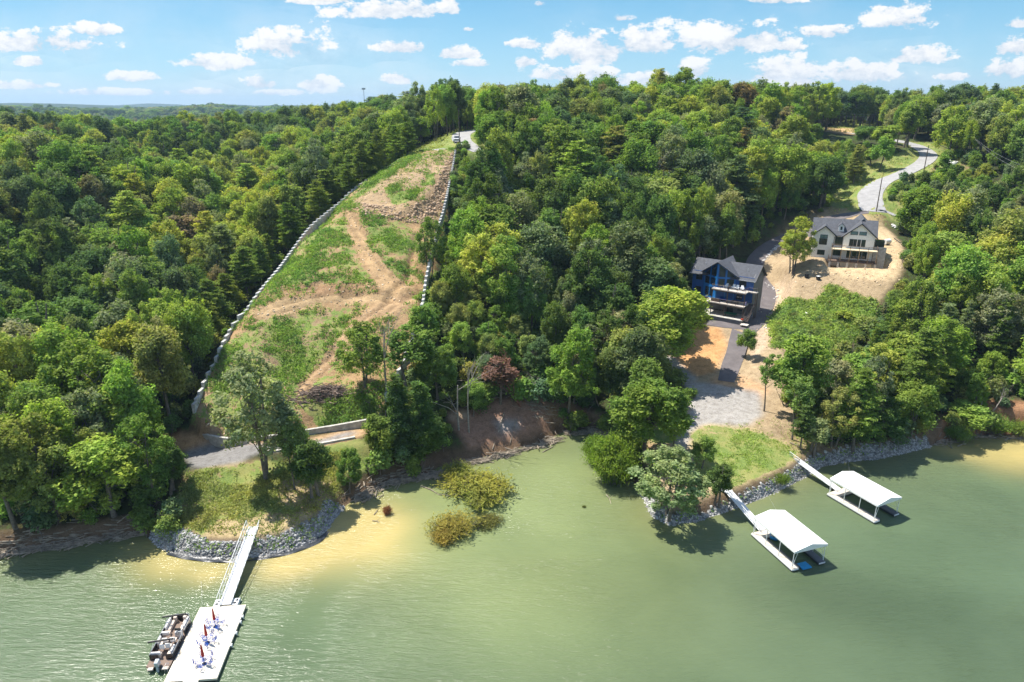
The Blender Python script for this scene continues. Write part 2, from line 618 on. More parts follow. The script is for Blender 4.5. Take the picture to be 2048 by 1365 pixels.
def hills(x, y):
    r = np.hypot(x, y)
    base = 4 + 38 * sstep(95, 330, y + 25 * np.sin(x / 90.0))
    far = sstep(350, 900, r)
    n = fbm(x, y, 420.0, 4, 5)
    n2 = fbm(x, y, 1500.0, 3, 9)
    return base + 16 * n * sstep(250, 450, r) * (1 - far * 0.3) + far * (n * 60 + n2 * 56 - 27) + 20 * sstep(1300, 4200, r) * (1 + 1.6 * n)

CTRL = []
def cp(px, py, z):
    p = P(px, py, z)
    CTRL.append((p.x, p.y, z))
# cleared ridge
for c in [(915, 287, 46), (900, 275, 47), (925, 266, 48.5), (870, 300, 45), (815, 314, 43), (760, 345, 39.5), (690, 400, 34), (893, 400, 34.5), (905, 340, 40.5), (790, 410, 34),
          (730, 480, 28), (850, 500, 26), (600, 490, 26.5), (520, 580, 21), (700, 600, 20), (830, 620, 19), (640, 590, 20.5), (440, 700, 14), (650, 700, 13.5), (800, 720, 12.5),
          (387, 822, 8), (650, 790, 9.5), (775, 800, 8.5), (560, 850, 7), (700, 835, 7.5), (460, 860, 6), (650, 880, 5.2), (380, 880, 5),
          (420, 905, 4.6), (480, 930, 4.2), (700, 910, 4), (500, 1000, 2.8), (420, 1000, 2.7), (600, 1000, 2.6), (500, 1056, 2.0), (380, 1060, 1.9), (620, 1050, 2.0), (660, 1000, 2.0),
          (820, 900, 4), (760, 920, 2.5), (880, 880, 3.5),
          # burnt bank in the cove
          (930, 850, 3.8), (1000, 810, 5.2), (1080, 800, 5.2), (1000, 870, 2.1), (1080, 850, 2.4), (1150, 845, 1.6), (1120, 790, 5.4),
          # right: lawn, gravel, drives, houses
          (1340, 1030, 1.8), (1460, 985, 1.9), (1560, 955, 1.9), (1600, 925, 2.0), (1480, 910, 2.9), (1400, 950, 2.2), (1300, 900, 2.6), (1560, 890, 3), (1440, 820, 4.3), (1380, 860, 3.6), (1350, 900, 3.0),
          (1520, 800, 4.8), (1600, 830, 4.6), (1700, 880, 2.5), (1800, 860, 3.0), (1900, 850, 3.0), (1390, 740, 5.6), (1340, 720, 6.5), (1455, 760, 5.4), (1480, 690, 7.6),
          (1410, 680, 8.0), (1450, 645, 9.3), (1500, 650, 9.3), (1540, 720, 7.3), (1530, 640, 10.0), (1600, 720, 7.5), (1600, 640, 11), (1690, 590, 15), (1620, 560, 17.0), (1570, 580, 14.8), (1760, 560, 18.5),
          (1540, 545, 15.5), (1512, 522, 16.6), (1570, 500, 19.0), (1600, 465, 22), (1650, 436, 25), (1690, 520, 20.3), (1630, 515, 20.5), (1780, 500, 21.5), (1700, 430, 26), (1735, 428, 26.6), (1745, 400, 29.5),
          (1770, 365, 33), (1810, 345, 35.5), (1850, 325, 38), (1866, 308, 40), (1815, 288, 42.5), (1760, 277, 43.8), (1700, 268, 44.8), (1705, 243, 49), (1830, 440, 25), (1900, 400, 30), (1900, 330, 38.5), (1800, 640, 12), (1660, 700, 8.0), (1720, 400, 27), (1680, 400, 26)]:
    cp(*c)
# woods and valleys, in world metres
CTRL += [(-90, 85, 2.5), (-75, 95, 4), (-64, 105, 4.5), (-68, 125, 5.5), (-72, 150, 8), (-80, 185, 12), (-88, 230, 16), (-85, 290, 22), (-75, 360, 26), (-95, 110, 7), (-120, 120, 11), (-115, 155, 13),
         (-130, 190, 27), (-170, 210, 31), (-150, 235, 30), (-125, 240, 23), (-210, 190, 33), (-200, 130, 22), (-150, 100, 9), (-240, 260, 26), (-160, 300, 14), (-60, 175, 18), (-62, 200, 23), (-50, 220, 31), (-58, 240, 29), (-62, 150, 11.5), (-66, 130, 7),
         (-10, 150, 15), (-8, 180, 24), (-6, 205, 34), (0, 235, 43), (5, 130, 8), (20, 135, 8), (22, 160, 15), (20, 190, 24), (28, 225, 34), (15, 260, 44), (-20, 270, 48), (30, 300, 48.5), (70, 320, 50), (60, 260, 42), (55, 215, 30),
         (45, 190, 19), (40, 160, 11), (38, 140, 7), (30, 125, 5.5), (75, 235, 33), (100, 270, 42), (110, 320, 48), (-40, 300, 45), (-60, 400, 44), (-20, 450, 49), (40, 400, 49), (150, 400, 49), (-200, 420, 13), (-320, 500, 15), (-150, 560, 20), (-30, 560, 50),
         (100, 110, 5), (112, 125, 8), (115, 150, 14), (125, 180, 20), (128, 210, 26), (150, 240, 34), (165, 280, 42), (200, 320, 47), (260, 360, 48), (150, 330, 47), (200, 240, 38), (160, 180, 24), (170, 140, 16), (150, 120, 9), (230, 160, 22), (320, 250, 34)]
CT = np.array(CTRL)
LK = 34.0


def kern(r):
    q = math.sqrt(3) * r / LK
    return (1 + q) * np.exp(-q)
_D = np.hypot(CT[:, 0][:, None] - CT[:, 0][None], CT[:, 1][:, None] - CT[:, 1][None])
WK = np.linalg.solve(kern(_D) + np.eye(len(CT)) * 0.004, CT[:, 2] - hills(CT[:, 0], CT[:, 1]))


def graded(fine0, fine1, step, mid0, mid1, mstep, lo, hi):
    a = list(np.arange(fine0, fine1 + 1e-6, step))
    up = list(np.arange(fine1 + mstep, mid1, mstep))
    dn = list(np.arange(fine0 - mstep, mid0, -mstep))[::-1]
    s, x = mstep, mid1
    while x < hi:
        up.append(x)
        s *= 1.09
        x += s
    up.append(hi)
    s, x = mstep, mid0
    low = []
    while x > lo:
        low.append(x)
        s *= 1.09
        x -= s
    low.append(lo)
    return np.array(sorted(set(np.round(low + dn + a + up, 3))))

GX = graded(-66, 112, 0.55, -260, 320, 2.6, -6000, 6000)
GY = graded(72, 196, 0.55, 56, 470, 2.6, 40, 8000)
XX, YY = np.meshgrid(GX, GY)                 # rows: y
ZZ = hills(XX, YY)
for i in range(len(CT)):
    m = (np.abs(XX - CT[i, 0]) < 300) & (np.abs(YY - CT[i, 1]) < 300)
    r = np.hypot(XX[m] - CT[i, 0], YY[m] - CT[i, 1])
    ZZ[m] += WK[i] * kern(r)
SD = shore_sd(XX, YY)


class Surf:
    def __call__(self, x, y):
        x, y = np.asarray(x, float), np.asarray(y, float)
        i = np.clip(np.searchsorted(GX, x) - 1, 0, len(GX) - 2)
        j = np.clip(np.searchsorted(GY, y) - 1, 0, len(GY) - 2)
        fx = np.clip((x - GX[i]) / (GX[i + 1] - GX[i]), 0, 1)
        fy = np.clip((y - GY[j]) / (GY[j + 1] - GY[j]), 0, 1)
        return (ZZ[j, i] * (1 - fx) + ZZ[j, i + 1] * fx) * (1 - fy) + (ZZ[j + 1, i] * (1 - fx) + ZZ[j + 1, i + 1] * fx) * fy
H = Surf()
def Hs(x, y): return float(H(x, y))


def G(px, py, tmax=900.0):
    """first ground point along the view ray of a photo pixel"""
    a, b, c = pix_dir(px, py)
    t = np.arange(60.0, tmax, 0.5)
    z = CAM_H + c * t
    g = np.maximum(H(a * t, b * t), 0.0)
    k = np.argmax(z <= g)
    if not (z <= g).any(): k = len(t) - 1
    t0, t1 = t[max(k - 1, 0)], t[k]
    for _ in range(12):
        tm = (t0 + t1) / 2
        if CAM_H + c * tm <= max(Hs(a * tm, b * tm), 0): t1 = tm
        else: t0 = tm
    return Vector((a * t1, b * t1, max(Hs(a * t1, b * t1), 0)))


# roads (photo pixel, elevation, half width in metres)
def smooth_path(pts, step=1.5):
    """Catmull-Rom through (x,y,z,...) tuples"""
    P_ = [np.array(p, float) for p in pts]
    P_ = [2 * P_[0] - P_[1]] + P_ + [2 * P_[-1] - P_[-2]]
    out = []
    for i in range(1, len(P_) - 2):
        p0, p1, p2, p3 = P_[i - 1:i + 3]
        n = max(2, int(np.hypot(*(p2 - p1)[:2]) / step))
        for k in range(n):
            t = k / n
            out.append(0.5 * ((2 * p1) + (-p0 + p2) * t + (2 * p0 - 5 * p1 + 4 * p2 - p3) * t * t + (-p0 + 3 * p1 - 3 * p2 + p3) * t ** 3))
    out.append(P_[-2])
    return np.array(out)


def px_path(lst):
    return smooth_path([(*P(a, b, z), hw) for a, b, z, hw in lst])

R_HILL = px_path([(1830, 443, 24.8, 1.6), (1790, 432, 25.8, 1.9), (1752, 424, 27.0, 3.6), (1741, 405, 28.9, 3.7), (1742, 385, 31, 3.6), (1766, 364, 33.2, 3.0), (1812, 345, 35.6, 2.9), (1848, 325, 38, 3.0), (1856, 309, 39.8, 3.1),
                  (1835, 294, 41.5, 3.0), (1806, 285, 42.9, 3.0), (1760, 277, 43.9, 3.0), (1700, 268, 44.8, 3.0), (1655, 264, 45.2, 3.0), (1600, 262, 45.5, 3)])
R_RIDGE = px_path([(905, 298, 45.4, 1.4), (880, 297, 45.3, 1.3), (868, 300, 45.0, 1.2)])
R_RIDGE2 = px_path([(958, 306, 44.5, 1.8), (938, 294, 45.8, 3.0), (923, 280, 47.0, 3.3), (926, 268, 48.3, 3.2), (948, 262, 49, 3), (990, 258, 49.4, 3)])
R_DRIVE = px_path([(1738, 424, 27.3, 3.2), (1700, 430, 26.1, 3.4), (1655, 441, 24.6, 3.2), (1600, 464, 22, 2.8), (1545, 489, 19.3, 2.6), (1512, 520, 16.6, 2.4), (1512, 550, 14.2, 2.4), (1528, 580, 12.0, 2.8), (1524, 612, 10.4, 2.8),
                   (1500, 648, 9.2, 3.0), (1481, 676, 8.2, 2.3), (1472, 705, 7.1, 2.0), (1461, 735, 6.1, 1.9), (1452, 764, 5.3, 1.6)])
R_FRONT = px_path([(1415, 646, 9.4, 2.0), (1450, 650, 9.35, 2.6), (1492, 652, 9.2, 2.4)])
R_GARAGE = px_path([(1655, 445, 24.4, 2.0), (1640, 460, 23.6, 3.0), (1628, 474, 22.8, 2.6)])
ROADS = [R_HILL, R_RIDGE2, R_RIDGE, R_DRIVE, R_FRONT]
# gravel: drawn on the ground sheet
R_GRAVEL = px_path([(1345, 905, 3.0, 1.4), (1375, 858, 3.7, 1.6), (1400, 825, 4.2, 4.0), (1440, 812, 4.4, 6.0), (1475, 815, 4.5, 4.5), (1520, 830, 4.4, 3.0)])
R_GRAVEL2 = px_path([(1410, 790, 4.6, 4.0), (1375, 758, 5.2, 2.4), (1350, 728, 6.0, 1.8), (1325, 712, 6.8, 1.5)])
R_GRAVEL3 = px_path([(440, 905, 4.7, 4.5), (500, 893, 4.8, 3.0), (570, 892, 4.9, 2.0), (640, 878, 5.2, 1.7), (720, 868, 5.5, 1.5)])

# land rises out of the water
bank_w = 2.2 + 3.5 * sstep(-40, -25, XX) * sstep(36, 22, XX) * 0.4
f_in = sstep(0.0, 1.0, SD / bank_w)
land = np.maximum(ZZ, 0.9)
rough = fbm(XX, YY, 5.0, 4, 21) * 0.5 + fbm(XX, YY, 22.0, 3, 31) * 1.2
land = land + rough * sstep(2, 10, SD) * sstep(600, 300, np.hypot(XX, YY))
ZZ = np.where(SD > 0, -0.25 + (land + 0.25) * f_in, np.maximum(-0.25 + SD * 0.22, -7.0))


def carve(path, extra=1.2):
    global ZZ
    x0, x1 = path[:, 0].min() - 12, path[:, 0].max() + 12
    y0, y1 = path[:, 1].min() - 12, path[:, 1].max() + 12
    i0, i1 = np.searchsorted(GX, [x0, x1])
    j0, j1 = np.searchsorted(GY, [y0, y1])
    sx, sy = XX[j0:j1, i0:i1], YY[j0:j1, i0:i1]
    d, z = seg_dist(sx, sy, path[:, :2], path[:, 2])
    _, hw = seg_dist(sx, sy, path[:, :2], path[:, 3])
    k = 1 - sstep(0, 1, (d - hw - 0.5) / (extra + 2.5))
    ZZ[j0:j1, i0:i1] = ZZ[j0:j1, i0:i1] * (1 - k) + z * k


def flatten(cx, cy, ang, x0, x1, y0, y1, z, fall=3.0):
    """level a rectangle given in a local frame"""
    global ZZ
    c, s = math.cos(ang), math.sin(ang)
    lx = (XX - cx) * c + (YY - cy) * s
    ly = -(XX - cx) * s + (YY - cy) * c
    d = np.hypot(np.maximum(np.maximum(x0 - lx, lx - x1), 0), np.maximum(np.maximum(y0 - ly, ly - y1), 0))
    k = 1 - sstep(0.3, fall, d)
    ZZ = ZZ * (1 - k) + z * k

# house frames: front left corner, heading of the front wall
BH = (45.2, 166.6, math.atan2(-0.605, 0.796))
WH = (78.8, 177.6, math.atan2(-0.384, 0.923))
for r_ in (R_GRAVEL, R_GRAVEL2, R_GRAVEL3): carve(r_, 2.0)
for r_ in ROADS: carve(r_)
flatten(BH[0], BH[1], BH[2], -0.5, 15.5, 0.3, 7.6, 12.6, 2.2)
flatten(BH[0], BH[1], BH[2], 2.0, 16.0, -6.0, -0.3, 10.2, 1.6)
flatten(WH[0], WH[1], WH[2], -0.5, 15.2, 0.5, 10.0, 20.4, 2.5)
flatten(WH[0], WH[1], WH[2], 5.5, 17.0, -5.0, 0.2, 17.9, 2.5)
for r_ in (R_DRIVE, R_FRONT): carve(r_, 0.2)
# outside the two retaining walls the woods lie lower than the cleared fill
WALL_L = smooth_path([(*P(a, b, z), 0) for a, b, z in [(816, 312, 43.4), (790, 328, 41.6), (760, 346, 39.6), (725, 372, 36.8), (690, 398, 34.2), (655, 425, 31.6), (620, 455, 29.0), (585, 500, 25.6), (555, 540, 23.2), (520, 582, 21),
                                                      (490, 625, 18.6), (465, 655, 16.8), (445, 690, 15), (432, 725, 13.0), (415, 757, 11.2), (398, 790, 9.8), (386, 812, 9.0)]], 1.5)
WALL_R = smooth_path([(*P(a, b, z), 0) for a, b, z in [(914, 296, 45.6), (908, 325, 42), (900, 360, 38.6), (893, 395, 35.4), (886, 425, 32.6), (878, 450, 30.6), (871, 478, 28.4), (862, 515, 26.2), (852, 560, 23.0), (846, 605, 20.2), (838, 632, 18.8), (832, 660, 17.4), (818, 700, 14.8),
                                                      (803, 735, 12.6), (788, 765, 11.0), (772, 795, 9.6)]], 1.5)
wl = [tuple(p[:2]) for p in WALL_L]
wr = [tuple(p[:2]) for p in WALL_R]
FILL = wl + [P(396, 832, 8)[:2], P(500, 868, 6)[:2], P(735, 835, 7.5)[:2]] + wr[::-1]
fill_in = inside(XX, YY, FILL)
for W_ in (wl, wr):
    d, _ = seg_dist(XX, YY, W_)
    drop = np.where(fill_in, 0.0, (2.0 if W_ is wl else -0.15) * sstep(0.3, 1.6, d) * sstep(16, 5, d))
    ZZ = ZZ - drop * (YY < 236)
# gullies, ledges and tyre ruts on the cleared slope
fx, fy, _f = project(XX, YY, ZZ)
led = (fbm(XX, YY, 7.0, 4, 77) * 2.0 + np.abs(fbm(XX, YY, 3.0, 3, 55)) * 0.7) * fill_in * sstep(190, 165, YY)
ZZ = ZZ + led
d, _ = seg_dist(fx, fy, [(690, 590), (740, 588), (800, 600), (838, 590)])
ZZ += np.where(fill_in, -1.0 * sstep(16, 0, d), 0)
d, _ = seg_dist(fx, fy, [(700, 425), (760, 428), (800, 425), (850, 400), (885, 350)])
ZZ += np.where(fill_in, 0.9 * sstep(22, 4, d), 0)
d, _ = seg_dist(fx, fy, [(832, 480), (812, 560), (770, 600)])
ZZ += np.where(fill_in, -0.9 * sstep(12, 0, d), 0)

# tyre ruts down the dirt tracks
RUT = np.zeros(XX.shape)
for trk in ([(698, 428), (722, 470), (765, 525), (800, 565), (812, 590)], [(806, 598), (775, 615), (735, 640), (705, 675), (670, 715), (625, 755), (600, 785)], [(832, 585), (800, 592), (740, 594), (660, 597), (590, 610), (520, 632)]):
    wt = [tuple(G(*q)[:2]) for q in trk]
    pth = smooth_path([(a_, b_, 0, 0) for a_, b_ in wt], 1.0)
    d, _ = seg_dist(XX, YY, pth[:, :2])
    r_ = np.exp(-((d - 1.0) / 0.42) ** 2) * (0.75 + fbm(XX, YY, 3.0, 3, 8))
    RUT = np.maximum(RUT, r_)
ZZ -= 0.32 * RUT * fill_in
# ------------------------------------------------------------------ ground colours (what the ground is made of)
FX, FY, FF = project(XX, YY, ZZ)
near = (FF > 40) & (YY < 470)


def pm(poly, zmin=-1):
    return (inside(FX, FY, poly) & near & (SD > -1)).astype(float)


def blurm(a, n=1):
    for _ in range(n):
        a = (a + np.roll(a, 1, 0) + np.roll(a, -1, 0) + np.roll(a, 1, 1) + np.roll(a, -1, 1)) / 5
    return a
C = np.zeros(XX.shape + (3,))
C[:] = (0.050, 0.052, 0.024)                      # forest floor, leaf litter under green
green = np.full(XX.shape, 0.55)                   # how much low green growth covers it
def paint(mask, col, g=None, blur=2):
    global C, green
    m = blurm(mask, blur)
    C = C * (1 - m[..., None]) + np.array(col) * m[..., None]
    if g is not None: green = green * (1 - m) + g * m
DIRT, TAN, ORANGE, REDD = (0.36, 0.23, 0.13), (0.43, 0.33, 0.21), (0.56, 0.32, 0.14), (0.33, 0.17, 0.09)
paint(fill_in.astype(float), (0.415, 0.28, 0.155), 0.46)
poly = lambda *a: [(a[i], a[i + 1]) for i in range(0, len(a), 2)]
paint(pm(poly(705, 410, 760, 345, 830, 305, 905, 292, 900, 360, 850, 395, 800, 418)) * fill_in, (0.45, 0.33, 0.205), 0.34)
paint(pm(poly(820, 302, 870, 296, 830, 318, 760, 368, 690, 415, 700, 395, 760, 345)) * fill_in, (0.42, 0.30, 0.175), 0.56)
paint(pm(poly(772, 388, 838, 378, 835, 398, 790, 412)) * fill_in, DIRT, 0.80)
paint(pm(poly(770, 375, 800, 368, 800, 382, 772, 388)) * fill_in, DIRT, 0.8)
paint(pm(poly(850, 350, 868, 345, 870, 370, 850, 372)) * fill_in, DIRT, 0.8)
paint(pm(poly(905, 300, 912, 300, 900, 370, 880, 440, 850, 440, 800, 432, 720, 420, 720, 402, 800, 418, 862, 395, 880, 350)) * fill_in, (0.44, 0.32, 0.19), 0.25)
paint(pm(poly(688, 425, 715, 425, 735, 490, 790, 555, 822, 575, 800, 600, 762, 590, 745, 550, 700, 470)) * fill_in, (0.50, 0.345, 0.19), 0.05)
paint(pm(poly(800, 590, 830, 590, 800, 625, 740, 640, 700, 690, 640, 750, 600, 795, 585, 790, 640, 725, 690, 660, 735, 615)) * fill_in, (0.47, 0.32, 0.185), 0.16)
paint(pm(poly(500, 628, 560, 598, 640, 590, 760, 588, 800, 596, 760, 606, 660, 606, 590, 625, 520, 640)) * fill_in, (0.50, 0.36, 0.205), 0.14)
paint(pm(poly(560, 570, 640, 560, 730, 570, 770, 585, 640, 590, 560, 592)) * fill_in, DIRT, 0.35)
paint(pm(poly(720, 418, 800, 440, 835, 470, 800, 560, 740, 500)) * fill_in, (0.40, 0.28, 0.16), 0.56)
paint(pm(poly(600, 470, 688, 430, 700, 500, 740, 560, 620, 570, 540, 575)) * fill_in, (0.42, 0.29, 0.17), 0.56)
paint(pm(poly(395, 830, 450, 690, 520, 640, 600, 625, 690, 620, 690, 660, 600, 770, 580, 860, 480, 870)) * fill_in, (0.41, 0.30, 0.18), 0.57)
paint(pm(poly(600, 800, 740, 790, 760, 830, 640, 850)) * fill_in, DIRT, 0.92)
C = C * (1 - 0.38 * (RUT * fill_in)[..., None])
paint(pm(poly(335, 862, 400, 868, 480, 880, 560, 890, 480, 910, 380, 905, 335, 890)), (0.50, 0.31, 0.165), 0.03)
paint(pm(poly(560, 895, 640, 872, 735, 850, 735, 872, 600, 905, 420, 885, 420, 872)), (0.50, 0.34, 0.19), 0.12)
g1 = pm(poly(365, 905, 420, 885, 490, 885, 560, 890, 640, 880, 700, 862, 715, 868, 640, 890, 580, 900, 500, 910, 480, 935, 455, 965, 430, 940, 385, 935))
paint(g1, (0.27, 0.265, 0.265), 0.03)
paint(pm(poly(370, 950, 420, 935, 520, 920, 600, 940, 680, 960, 690, 1010, 640, 1045, 560, 1062, 500, 1080, 420, 1082, 350, 1060, 360, 1000)), (0.40, 0.32, 0.17), 0.62)
paint(pm(poly(560, 960, 660, 960, 640, 1010, 560, 1010)), (0.46, 0.36, 0.22), 0.30)
paint(pm(poly(440, 1040, 560, 1030, 640, 1020, 600, 1060, 480, 1078, 400, 1075)), (0.48, 0.38, 0.22), 0.30)
paint(pm(poly(590, 905, 730, 880, 760, 930, 640, 960)), (0.34, 0.26, 0.15), 0.85)
# burnt bank
paint(pm(poly(895, 832, 990, 800, 1090, 775, 1110, 830, 1100, 885, 1000, 920, 950, 920, 925, 880)), (0.36, 0.22, 0.155), 0.05)
paint(pm(poly(895, 830, 935, 820, 935, 840, 900, 840)), (0.5, 0.38, 0.27), 0.0)
paint(pm(poly(985, 840, 1040, 838, 1035, 862, 1000, 868)), (0.34, 0.31, 0.29), 0.0)
paint(pm(poly(1090, 790, 1210, 830, 1215, 868, 1110, 885)), (0.30, 0.20, 0.12), 0.30)
# right side
paint(pm(poly(1500, 520, 1560, 470, 1640, 420, 1700, 405, 1770, 455, 1806, 490, 1806, 540, 1760, 604, 1740, 640, 1700, 690, 1560, 705, 1590, 720, 1600, 820, 1640, 880, 1600, 920, 1300, 1050, 1290, 870, 1380, 780, 1370, 700, 1420, 650, 1480, 660)), TAN, 0.10)
paint(pm(poly(1335, 710, 1380, 655, 1440, 655, 1455, 690, 1430, 745, 1400, 752, 1350, 735)), (0.62, 0.35, 0.16), 0.04)
paint(pm(poly(1320, 690, 1375, 660, 1385, 690, 1350, 725, 1320, 712)), (0.3, 0.2, 0.1), 0.75)
paint(pm(poly(1545, 640, 1577, 595, 1602, 600, 1630, 604, 1650, 588, 1657, 568, 1680, 574, 1700, 587, 1755, 602, 1745, 640, 1700, 690, 1600, 700, 1545, 695)), (0.36, 0.28, 0.14), 0.72)
paint(pm(poly(1425, 752, 1480, 750, 1540, 780, 1520, 800, 1420, 775)), (0.55, 0.36, 0.21), 0.04)
paint(pm(poly(1370, 765, 1410, 765, 1520, 785, 1525, 830, 1490, 855, 1400, 850, 1365, 905, 1340, 905, 1350, 870, 1380, 835, 1375, 800)), (0.40, 0.385, 0.37), 0.01)
paint(pm(poly(1325, 712, 1345, 712, 1395, 760, 1370, 775)), (0.38, 0.365, 0.34), 0.04)
paint(pm(poly(1380, 865, 1420, 848, 1500, 857, 1560, 880, 1600, 905, 1580, 940, 1500, 975, 1440, 985, 1390, 960)), (0.50, 0.42, 0.22), 0.64)
paint(pm(poly(1420, 872, 1490, 872, 1550, 900, 1540, 935, 1470, 965, 1440, 930)), (0.34, 0.33, 0.12), 0.97)
paint(pm(poly(1295, 860, 1345, 855, 1350, 890, 1300, 890)), (0.34, 0.30, 0.13), 0.8)
paint(pm(poly(1290, 890, 1345, 890, 1340, 925, 1290, 930)), (0.48, 0.33, 0.20), 0.1)
paint(pm(poly(1560, 860, 1640, 880, 1700, 890, 1850, 860, 1850, 895, 1640, 920, 1600, 920)), (0.36, 0.28, 0.16), 0.45)
paint(pm(poly(1640, 540, 1700, 560, 1790, 560, 1806, 500, 1775, 460, 1755, 440, 1700, 470)), (0.58, 0.45, 0.28), 0.03)
paint(pm(poly(1520, 600, 1560, 560, 1590, 560, 1560, 640, 1530, 700, 1500, 730, 1505, 690)), (0.54, 0.42, 0.30), 0.06)
# road verges and the open hill top
paint(pm(poly(1640, 430, 1700, 350, 1800, 310, 1845, 310, 1790, 282, 1880, 290, 1890, 330, 1800, 365, 1790, 400, 1850, 445, 1780, 438, 1700, 425)), (0.40, 0.32, 0.15), 0.70)
paint(pm(poly(1655, 262, 1700, 234, 1745, 236, 1800, 262, 1740, 272)), (0.36, 0.30, 0.12), 0.75)
paint(pm(poly(1655, 262, 1665, 256, 1715, 258, 1718, 268, 1690, 270)), (0.62, 0.42, 0.24), 0.02)
paint(pm(poly(1880, 330, 1960, 330, 1930, 370, 1890, 360)), (0.42, 0.32, 0.17), 0.5)
paint(pm(poly(840, 300, 905, 262, 960, 255, 975, 310, 920, 300)), (0.34, 0.28, 0.13), 0.75)
paint(pm(poly(740, 380, 800, 320, 830, 290, 850, 300, 800, 325, 700, 400, 640, 450, 640, 430)), (0.2, 0.2, 0.08), 0.9)
# banks: rock beds, mud at the water line
rockL = pm(poly(335, 1045, 420, 1082, 500, 1082, 560, 1072, 640, 1035, 650, 1000, 690, 1012, 690, 1060, 560, 1130, 300, 1130, 300, 1060)) * (SD < 4)
rockR = pm(poly(1282, 985, 1310, 985, 1330, 1025, 1400, 1030, 1480, 990, 1560, 955, 1620, 915, 1700, 893, 1850, 873, 1870, 905, 1620, 970, 1340, 1070, 1270, 1020)) * (SD < 4.5)
paint(rockL, (0.17, 0.17, 0.18), 0.0, 1)
paint(rockR, (0.20, 0.20, 0.205), 0.0, 1)
mud = ((SD < 2.2) & near).astype(float) * (1 - np.clip(rockL + rockR, 0, 1))
paint(mud, (0.19, 0.13, 0.085), 0.0, 1)
paint(pm(poly(1880, 800, 2300, 780, 2300, 900, 1880, 900)) * (SD < 5), (0.34, 0.19, 0.11), 0.4, 2)
C[near & (C[..., 0] > 0.12)] *= 0.86
C *= (1 + 0.30 * fbm(XX, YY, 6.0, 4, 91))[..., None]
# distant ground stands for tree cover seen at kilometres
dist = np.hypot(XX, YY)
k = sstep(1300, 2200, dist)[..., None]
C = C * (1 - k) + np.array((0.035, 0.055, 0.022)) * k
green = green * (1 - k[..., 0])
ZZ = ZZ + sstep(1300, 1700, dist) * (fbm(XX, YY, 60.0, 3, 3) * 14 + 3)

ny, nx = XX.shape
idx = np.arange(nx * ny).reshape(ny, nx)
F = np.stack([idx[:-1, :-1], idx[:-1, 1:], idx[1:, 1:], idx[1:, :-1]], -1).reshape(-1, 4)
V = np.stack([XX, YY, ZZ], -1).reshape(-1, 3)

gm = bpy.data.materials.new('ground_soil')
gm.use_nodes = True
t = NT(gm.node_tree)
b = t.n['Principled BSDF']
b.inputs['Roughness'].default_value = 0.95
b.inputs['Specular IOR Level'].default_value = 0.1
ca = t.new('ShaderNodeAttribute', attribute_name='soil')
ga = t.new('ShaderNodeAttribute', attribute_name='growth')
tcn = t.new('ShaderNodeTexCoord')
pos = tcn.outputs['Object']
nz1 = t.noise(pos, 0.9, 8, 0.7)
nz2 = t.noise(pos, 4.5, 6, 0.7)
nz3 = t.noise(pos, 0.16, 5, 0.6)
sm = t.math('ADD', t.math('MULTIPLY', nz1, 0.55), t.math('MULTIPLY', nz3, 0.45))
soil = t.mix(1.0, ca.outputs['Color'], t.ramp(nz1, [(0.28, (0.62, 0.58, 0.54)), (0.5, (1.0, 0.98, 0.95)), (0.72, (1.22, 1.2, 1.18))]), 'MULTIPLY')
soil = t.mix(1.0, soil, t.ramp(nz2, [(0.3, (0.72, 0.70, 0.68)), (0.55, (1.0, 1.0, 1.0)), (0.75, (1.25, 1.25, 1.25))]), 'MULTIPLY')
th = t.math('SUBTRACT', 0.78, t.math('MULTIPLY', ga.outputs['Fac'], 0.56))
gmask = t.mrange(sm, th, t.math('ADD', th, 0.05))
gcol = t.mix(t.mrange(nz2, 0.35, 0.65), (0.11, 0.17, 0.04), (0.22, 0.27, 0.075))
gcol = t.mix(t.mrange(t.noise(pos, 0.3, 4, 0.6), 0.4, 0.65), gcol, (0.26, 0.26, 0.09))
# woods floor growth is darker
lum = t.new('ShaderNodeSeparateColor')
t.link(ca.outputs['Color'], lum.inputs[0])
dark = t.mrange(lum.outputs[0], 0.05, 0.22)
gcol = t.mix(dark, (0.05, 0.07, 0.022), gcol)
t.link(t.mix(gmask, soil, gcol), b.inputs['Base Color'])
bn = t.new('ShaderNodeBump')
bn.inputs['Distance'].default_value = 0.35
bn.inputs['Strength'].default_value = 0.8
t.link(t.math('ADD', nz1, t.math('MULTIPLY', nz2, 0.35)), bn.inputs['Height'])
t.link(bn.outputs[0], b.inputs['Normal'])

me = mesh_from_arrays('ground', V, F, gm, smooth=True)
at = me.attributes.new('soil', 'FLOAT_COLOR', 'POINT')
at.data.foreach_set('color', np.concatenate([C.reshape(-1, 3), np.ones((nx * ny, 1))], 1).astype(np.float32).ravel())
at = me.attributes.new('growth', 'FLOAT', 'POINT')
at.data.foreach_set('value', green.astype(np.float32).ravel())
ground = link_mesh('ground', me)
tag(ground, 'wooded hills with a cleared dirt slope above the lake', 'ground', kind='structure')

